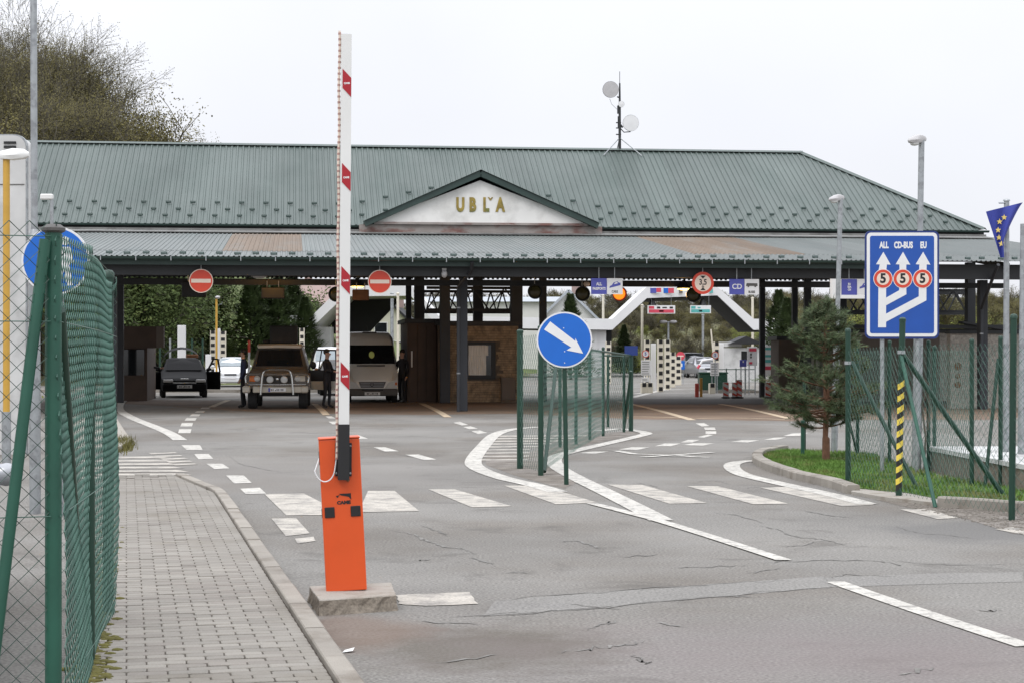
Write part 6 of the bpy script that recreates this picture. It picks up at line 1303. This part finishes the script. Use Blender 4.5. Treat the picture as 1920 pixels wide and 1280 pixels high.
# ================================================================ TERRAIN
def hz(x, y):
    s = lambda a, b_, t: (lambda q: q*q*(3-2*q))(max(0, min(1, (t-a)/(b_-a))))
    left = 15*s(4, -44, x)*s(88, 150, y)+14*s(-45, -110, x)*s(70, 130, y)
    back = 3.2*s(148, 190, y)+7*s(190, 340, y)+1.6*s(20, 60, x)*s(140, 190, y)
    return max(left, back)-.25+.35*math.sin(x*.13)*math.sin(y*.11)*s(100, 150, y)
m = MB(); xs_ = [-200+i*6 for i in range(76)]; ys_ = [70+j*6 for j in range(62)]
vs = [(x, y, hz(x, y)) for y in ys_ for x in xs_]; n = len(xs_)
m.add(vs, [(j*n+i, j*n+i+1, (j+1)*n+i+1, (j+1)*n+i) for j in range(len(ys_)-1) for i in range(n-1)], 0, True); struct(m.build('hillside', 'hill', fix=False))
# ================================================================ TREES
def where(px, d, side):
    if side == 'rear':
        marks = ((1000, 'behind the stone booth'), (1075, 'behind the blue arrow sign'), (1120, 'behind the left portal pier'), (1165, 'under the amber lane signal'), (1212, 'behind the sloping portal arm'), (1270, 'below the red lane banner'), (1300, 'between the two lane banners'), (1345, 'below the teal lane banner'), (1390, 'behind the right portal arm'), (1440, 'behind the CD lane sign'), (1500, 'behind the taupe booth'), (1560, 'behind the young pine top'), (1620, 'behind the starred lane sign'), (1690, 'behind the left half of the lane board'), (1760, 'behind the right half of the lane board'), (1830, 'between lane board and right column'), (1880, 'right of the right front column'), (5000, 'behind the flagpoles'))
        row = 'in the front row' if d < 163 else ('in the second row' if d < 192 else ('in the third row' if d < 228 else 'on the far crest'))
    elif side == 'hill':
        marks = ((-5, 'at the extreme left'), (30, 'above the grey monitor cabinet'), (66, 'behind the thick lamp pole'), (115, 'just right of the thick lamp pole'), (165, 'above the left roof ridge'), (205, 'over the left ridge left of the slope'), (250, 'on the slope towards the boom'), (5000, 'at the right foot of the hillside'))
        row = 'low in front' if d < 101 else ('in the near row' if d < 109 else ('in the middle row' if d < 117 else ('in the upper row' if d < 125 else 'on the crest')))
    else:
        marks = ((245, 'above the dark left booth'), (280, 'right of the dark left booth'), (310, 'left of the black hatchback roof'), (345, 'behind the white square pillar'), (480, 'behind the thuja'), (505, 'behind the luggage box'), (530, 'right of the luggage box'), (555, 'above the off-roader door'), (5000, 'left of the boom'))
        row = 'near the lanes' if d < 100 else ('farther back' if d < 113 else 'far at the back')
    return next(n for p, n in marks if px < p)+' '+row
def grow(rng, h, lv, spread, twr, trunk_frac=.25, kids=(5, 4, 4, 3), up=.25):
    T, C, tips = MB(), MB(), []
    def branch(p, d, L, r, l):
        k = 4 if l < 2 else 3; pts = [p]; rs = [r]; q = p
        for i in range(k):
            d = (d+Vector((rng.gauss(0, .13), rng.gauss(0, .13), rng.gauss(.0, .08)+up*.12*(l > 0)))).normalized(); q = q+d*L/k; pts.append(q); rs.append(max(twr, r*(1-.72*(i+1)/k)))
        (T if l < 1 else C).tube(pts, rs, 6 if l < 1 else (4 if l < 2 else 3), 0, False, True)
        if l >= lv: tips.append((q, d)); tips.append((pts[-2], d)); return
        n = kids[min(l, len(kids)-1)]+rng.choice((-1, 0, 0, 1))
        for i in range(n):
            f = rng.uniform(trunk_frac if l == 0 else .3, 1.0); j = min(k-1, int(f*k)); bp = pts[j]+(pts[j+1]-pts[j])*(f*k-j)
            a = rng.uniform(0, 6.283); s_ = spread*rng.uniform(.7, 1.25); side = d.orthogonal().normalized(); side.rotate(Matrix.Rotation(a, 3, d)); nd = (d*math.cos(s_)+side*math.sin(s_)+Vector((0, 0, up))).normalized()
            branch(bp, nd, L*rng.uniform(.48, .72)*(1.15-.4*f if l == 0 else 1), max(twr, rs[j]*.55), l+1)
    branch(Vector((0, 0, -.3)), Vector((0, 0, 1)), h*.62, h*.017, 0)
    return T, C, tips
def leaves(mb, tips, rng, n, sz, sp, mi):
    for p, d in tips:
        for k in range(n):
            c = p+Vector((rng.gauss(0, sp), rng.gauss(0, sp), rng.gauss(0, sp))); a = Vector((rng.gauss(0, 1), rng.gauss(0, 1), rng.gauss(0, .6))).normalized()*sz*rng.uniform(.6, 1.4); b_ = a.orthogonal().normalized()*sz*rng.uniform(.4, .8)
            mb.add([c-a, c+b_, c+a, c-b_], [(0, 1, 2, 3)], mi)
def tree(name, label, loc, rng, h, kind, group, **k):
    t = thing(name, label, 'tree', loc, 0, group)
    T, C, tips = grow(rng, h, **k)
    if kind == 'bare': leaves(C, tips, rng, 6, .032, .1, 1); mats = ['twig', 'bud']
    elif kind == 'spring': leaves(C, tips, rng, 12, .09, .34, 1); mats = ['twig', 'leafy']
    elif kind == 'olive': leaves(C, tips, rng, 16, .055, .24, 1); mats = ['twig', 'bud']
    elif kind == 'ever': leaves(C, tips, rng, 16, .11, .34, 1); mats = ['twig', 'leafd']
    T.build('trunk', 'bark', t, fix=False); C.build('crown', mats, t, fix=False); return t
rg_ = random.Random(5)
B1 = tree('bare_tree', 'tallest bare tree rising beside the thick lamp pole', (X(20, 104), 104, hz(X(20, 104), 104)), random.Random(11), 16, 'bare', 'bare trees on the left hillside', lv=4, spread=.60, twr=.008, kids=(14, 7, 6, 6), up=.22)
B2 = tree('bare_tree', 'bare olive budding tree behind the left roof ridge', (X(62, 112), 112, hz(X(62, 112), 112)), random.Random(23), 13, 'bare', 'bare trees on the left hillside', lv=4, spread=.72, twr=.008, kids=(14, 7, 6, 6), up=.18)
B3 = tree('olive_tree', 'olive green budding tree low behind the left roof ridge', (X(120, 106), 106, hz(X(120, 106), 106)), random.Random(31), 10, 'olive', 'olive budding trees on the left hillside', lv=3, spread=.75, twr=.016, kids=(12, 7, 6), up=.2)
def put(src, px, d, top, label, rz, base=None):
    label = ('bare tree ' if src is not B3 else 'olive budding tree ')+where(px, d, 'hill')
    px = px-(45 if src is B3 else 100) if px > 60 else px
    x = X(px, d); z = hz(x, d) if base is None else base; h0 = src['h']; s_ = (Z(top, d)-z)/h0
    return dup(src, (x, d, max(-.2, z)), rz, label, (s_*(.85 if px < 90 else .66), s_*(.85 if px < 90 else .66), s_))
def hmax(o):
    mz = 0
    for c in o.children: mz = max(mz, max(v.co.z for v in c.data.vertices))
    o['h'] = mz; return mz
for o, px, d, top in ((B1, 20, 104, -25), (B2, 30, 112, 25), (B3, 120, 106, 150)):
    hmax(o); s_ = (Z(top, d)-o.location.z)/o['h']; o.scale = (s_,)*3
LB = 'bare tree of the left hillside among alike bare trees'
for i, (src, px, d, top, l) in enumerate(((B2, -40, 108, -40, LB), (B1, 80, 122, 20, LB), (B2, 150, 116, 75, LB), (B1, 195, 122, 125, LB), (B2, 235, 128, 185, LB), (B1, -20, 118, -60, LB), (B2, 40, 100, 60, LB), (B1, 130, 108, 120, LB), (B2, 60, 128, 0, LB), (B1, 190, 112, 175, LB), (B2, 10, 96, 40, LB),
    (B1, 90, 118, 35, LB), (B2, 175, 126, 95, LB), (B1, -60, 100, -30, LB), (B2, 95, 104, 70, LB), (B1, 140, 114, 75, LB), (B2, 70, 118, 25, LB), (B1, 225, 118, 165, LB), (B2, -10, 124, -20, LB), (B2, 30, 112, -30, LB))): put(src, px, d, top, l, i*1.3+.4)
B1['label'] = 'bare tree '+where(20, 104, 'hill'); B2['label'] = 'bare tree '+where(62, 112, 'hill')
LO = 'olive budding tree of the left hillside among alike olive trees'; B3['label'] = 'olive budding tree '+where(120, 106, 'hill')
for i, (px, d, top) in enumerate(((40, 104, 140), (-20, 102, 110), (170, 110, 175), (225, 116, 205), (275, 122, 222), (310, 128, 240), (80, 112, 120), (160, 116, 140), (190, 122, 160), (0, 110, 90), (120, 98, 190), (60, 96, 200), (-30, 94, 180), (255, 112, 232), (300, 134, 238), (190, 100, 225), (330, 108, 222), (300, 104, 212), (265, 104, 170), (235, 108, 140), (210, 112, 110), (280, 110, 190), (350, 126, 232), (20, 120, 70), (95, 124, 110))): put(B3, px, d, top, LO, i*1.7)
# evergreens seen below the canopy
E1 = tree('evergreen_tree', 'dense evergreen tree seen below the canopy at the far left', (X(250, 100), 100, 0), random.Random(41), 8, 'ever', 'evergreen trees behind the left lanes', lv=3, spread=.9, twr=.02, kids=(14, 6, 5), up=.12, trunk_frac=.08)
hmax(E1); E1.location = (X(250, 98), 98, -.2); E1.scale = (1.05,)*3
for i, (px, d, s_) in enumerate(((222, 96, .9), (285, 103, 1.05), (318, 108, .95), (232, 106, 1.2), (268, 112, 1.3), (300, 96, .6), (330, 118, 1.1), (545, 128, .8), (520, 126, .9))): dup(E1, (X(px, d), d, -.2), i*1.1, 'dense evergreen tree '+where(px, d, 'low'), s_)
E1['label'] = 'dense evergreen tree '+where(250, 98, 'low')
def conifer(name, label, loc, rng, h, rad_, n, sz, mtl, shape, group):
    t = thing(name, label, 'tree', loc, 0, group); m = MB(); m.tube([(0, 0, 0), (0, 0, h*.95)], [h*.018, .01], 6); m.build('trunk', 'bark', t, fix=False); m = MB()
    for k in range(n):
        f = rng.random()**.8; z = h*(.03+.97*f); rr = rad_*shape(f); a = rng.uniform(0, 6.283); q = rr*math.sqrt(rng.uniform(.35, 1))*(1+.14*math.sin(a*5+z*3)+.1*math.sin(z*9))
        c = Vector((q*math.cos(a), q*math.sin(a), z)); d = Vector((math.cos(a), math.sin(a), rng.uniform(-.2, 1.0))).normalized()*sz*rng.uniform(.7, 1.5); b_ = d.cross(Vector((0, 0, 1))).normalized()*sz*.35
        m.add([c-d*.4, c+b_, c+d, c-b_], [(0, 1, 2, 3)])
    m.build('crown', mtl, t, fix=False); t['h'] = h; return t
T1 = conifer('thuja', 'broad green thuja behind the white pillar with ochre pole', (X(414, 108), 108, 0), random.Random(3), 4.5, 1.5, 6000, .13, 'leafd', lambda f: (1-f**1.6)*.9+.08*(1-f), 'thuja trees behind the white car'); T1.location.z = 0
dup(T1, (X(452, 111), 111, 0), 1.0, 'slimmer thuja behind and right of the broad thuja', (.75, .75, 1.0))
S1 = conifer('spruce', 'dark spruce seen below the no entry disc', (X(470, 112), 112, 0), random.Random(9), 6.5, 2.3, 5200, .24, 'spruce', lambda f: (1-f)*(.85+.3*abs(math.sin(f*26)))+.05, 'dark spruces behind the left lanes')
SL_ = 'dark spruce behind the left lanes among alike spruces'; S1['label'] = 'dark spruce '+where(470, 112, 'low')
for i, (px, d, s_) in enumerate(((495, 116, .95), (522, 114, 1.0), (548, 118, 1.05), (572, 116, .8))): dup(S1, (X(px, d), d, 0), i*2.0, 'dark spruce '+where(px, d, 'low'), s_)
for px, d, top, l in ((1070, 116, 553, 'small spruce above the blue arrow sign'), (1170, 138, 610, 'small dark spruce on the slope left of the archway opening'), (1460, 118, 545, 'spruce right of the white portal roof end'), (1476, 112, 560, 'spruce between the dark columns behind the young pine')): z = max(0, hz(X(px, d), d)); dup(S1, (X(px, d), d, z), px, l, (Z(top, d)-z)/6.5)
# background wood on the rear slope
F1 = tree('budding_tree', 'x', (0, 0, 0), random.Random(51), 8, 'olive', 'budding trees on the rear slope', lv=3, spread=.8, twr=.03, kids=(12, 6, 5), up=.2, trunk_frac=.1); hmax(F1)
F2 = tree('spring_tree', 'x', (0, 0, 0), random.Random(52), 7, 'spring', 'fresh green trees on the rear slope', lv=3, spread=.85, twr=.03, kids=(11, 6, 5), up=.15, trunk_frac=.08); hmax(F2)
F3 = tree('bare_tree', 'x', (0, 0, 0), random.Random(53), 8, 'bare', 'grey bare trees on the rear slope', lv=4, spread=.75, twr=.026, kids=(12, 6, 5, 3), up=.2, trunk_frac=.08); hmax(F3)
lab = {F1: 'budding olive tree ', F2: 'fresh green tree ', F3: 'grey bare tree '}
rb_ = random.Random(77); first = {F1: 1, F2: 1, F3: 1}
def bgt(src, px, d, top):
    x = X(px, d); z = hz(x, d); s_ = max(.2, (Z(top, d)-z)/src['h'])
    if first[src]: first[src] = 0; src.location = (x, d, z-.1); src.scale = (s_,)*3; src['label'] = lab[src]+where(px, d, 'rear'); src.rotation_euler = (0, 0, rb_.uniform(0, 6)); return
    dup(src, (x, d, z-.1), rb_.uniform(0, 6), lab[src]+where(px, d, 'rear'), (s_*rb_.uniform(.9, 1.25), s_*rb_.uniform(.9, 1.25), s_))
for i in range(44): px = 1030+i*10.5+rb_.uniform(-6, 6); bgt(rb_.choice((F3, F3, F1)), px, rb_.uniform(235, 290), rb_.uniform(538, 560))
for i in range(30): px = 1130+i*12+rb_.uniform(-6, 6); bgt(rb_.choice((F1, F3, F3, F3)), px, rb_.uniform(196, 225), rb_.uniform(562, 592))
for i in range(26): px = 1140+i*13.5+rb_.uniform(-6, 6); bgt(rb_.choice((F2, F1, F3, F1)), px, rb_.uniform(172, 190), rb_.uniform(598, 630))
for i in range(24): px = 1470+i*21+rb_.uniform(-8, 8); bgt(rb_.choice((F3, F1, F1)), px, rb_.uniform(205, 240), rb_.uniform(528, 548))
for i in range(32): px = 1470+i*16+rb_.uniform(-6, 6); bgt(rb_.choice((F2, F2, F1)), px, rb_.uniform(165, 185), rb_.uniform(552, 580))
for i in range(16): px = 1600+i*22+rb_.uniform(-6, 6); bgt(F2, px, rb_.uniform(150, 160), rb_.uniform(585, 612))
for i in range(26): px = 1120+i*13+rb_.uniform(-6, 6); bgt(rb_.choice((F2, F1, F3, F1)), px, rb_.uniform(150, 162), rb_.uniform(622, 652))
for i in range(14): px = 780+i*20; bgt(rb_.choice((F3, F1)), px, rb_.uniform(230, 260), rb_.uniform(536, 556))
# young pine on the verge
pd = G(1549, 862, VZ)[1]; t = thing('young_pine', 'young shaggy pine with orange brown trunk on the grass verge', 'tree', (*G(1549, 862, VZ), VZ-.02)); s_ = FPX/pd
rp = random.Random(19); top = Z(552, pd)-VZ
m = MB(); m.tube([(0, 0, 0), (.0, 0, .35), (-.01, 0, .38), (0.01, 0, .9), (-.02, 0, 1.7), (0, 0, top-.15)], [.062, .058, .042, .05, .03, .012], 9); m.build('trunk', 'pinebark', t)
C = MB(); NB = MB(); tuf = []
whorls = [(.56, .50, 6), (.68, .76, 8), (.80, .86, 9), (.94, .84, 9), (1.08, .70, 8), (1.20, .48, 5), (1.50, .40, 5), (1.62, .52, 7), (1.76, .48, 7), (1.92, .38, 6), (2.08, .28, 5), (2.24, .18, 4)]
for z, Lb, nb in whorls:
    for b_ in range(nb):
        a = b_*6.283/nb+z*3+rp.uniform(-.3, .3); L_ = .92*Lb*rp.uniform(.65, 1.1)*(1.12 if math.cos(a) < -.3 and z < 1.2 else 1); el = rp.uniform(-.05, .3) if z > 1 else rp.uniform(-.3, .12); p = Vector((0, 0, z+rp.uniform(-.06, .06))); d = Vector((math.cos(a), math.sin(a), el)); pts = [p]
        for k in range(4): d = (d+Vector((rp.gauss(0, .1), rp.gauss(0, .1), .12))).normalized(); pts.append(pts[-1]+d*L_/4)
        NB.tube(pts, [.016, .013, .01, .008, .005], 4, 0, False)
        for k in range(2, 5):
            tuf.append((pts[k], d))
            for q in range(3):
                dd = (d+Vector((rp.gauss(0, .6), rp.gauss(0, .6), rp.gauss(.15, .3)))).normalized(); e = pts[k]+dd*rp.uniform(.06, .17); NB.tube([pts[k], e], [.006, .004], 3, 0, False); tuf.append((e, dd)); tuf.append(((pts[k]+e)/2, dd)); tuf.append((e+Vector((rp.gauss(0, .04), rp.gauss(0, .04), rp.gauss(0, .03))), dd))
for k in range(7): tuf.append((Vector((rp.gauss(0, .02), rp.gauss(0, .02), top-.3+k*.045)), Vector((0, 0, 1))))
for p, d in tuf:
    for k in range(15):
        v = (d*rp.uniform(.2, 1.1)+Vector((rp.gauss(0, .6), rp.gauss(0, .6), rp.gauss(.1, .5)))).normalized()*rp.uniform(.06, .115); w_ = v.orthogonal().normalized()*.0045; o = p+d*rp.uniform(-.05, .04)
        C.add([o-w_, o+w_, o+v], [(0, 1, 2)])
NB.build('branches', 'pinebark', t, fix=False); C.build('crown', 'needle', t, fix=False)
# two small green posts beside the pine
for px, y, top_, l in ((1505, 852, 800, 'short grey green post stub behind the pine trunk'),): p = G(px, y, VZ); t = thing('post_stub', l, 'post', (*p, VZ-.05)); m = MB(); m.tube([(0, 0, 0), (0, 0, .6)], .03, 8); m.build('post', 'greenlight', t); m = MB(); m.lathe([(0, .01), (.03, .0), (.032, -.03)], (0, 0, .6), 'z', 8); m.build('post_cap', 'greenlight', t)
# bush at the far left behind the fence
rbz = random.Random(8); p = G(16, 806); t = thing('green_bush', 'small fresh green bush behind the near fence at the left edge', 'bush', (*p, 0)); m = MB(); tips = []
m2 = MB()
for k in range(60): a = rbz.uniform(0, 6.28); q = Vector((.3*math.cos(a)*rbz.random(), .3*math.sin(a)*rbz.random(), rbz.uniform(.5, 1.0))); m2.tube([(0, 0, 0), q*.5, q], [.014, .01, .004], 3, 0, False); tips.append((q, q))
leaves(m, tips, rbz, 26, .05, .14, 0); m2.build('stems', 'twig', t, fix=False); m.build('leaves', 'leafy', t, fix=False)
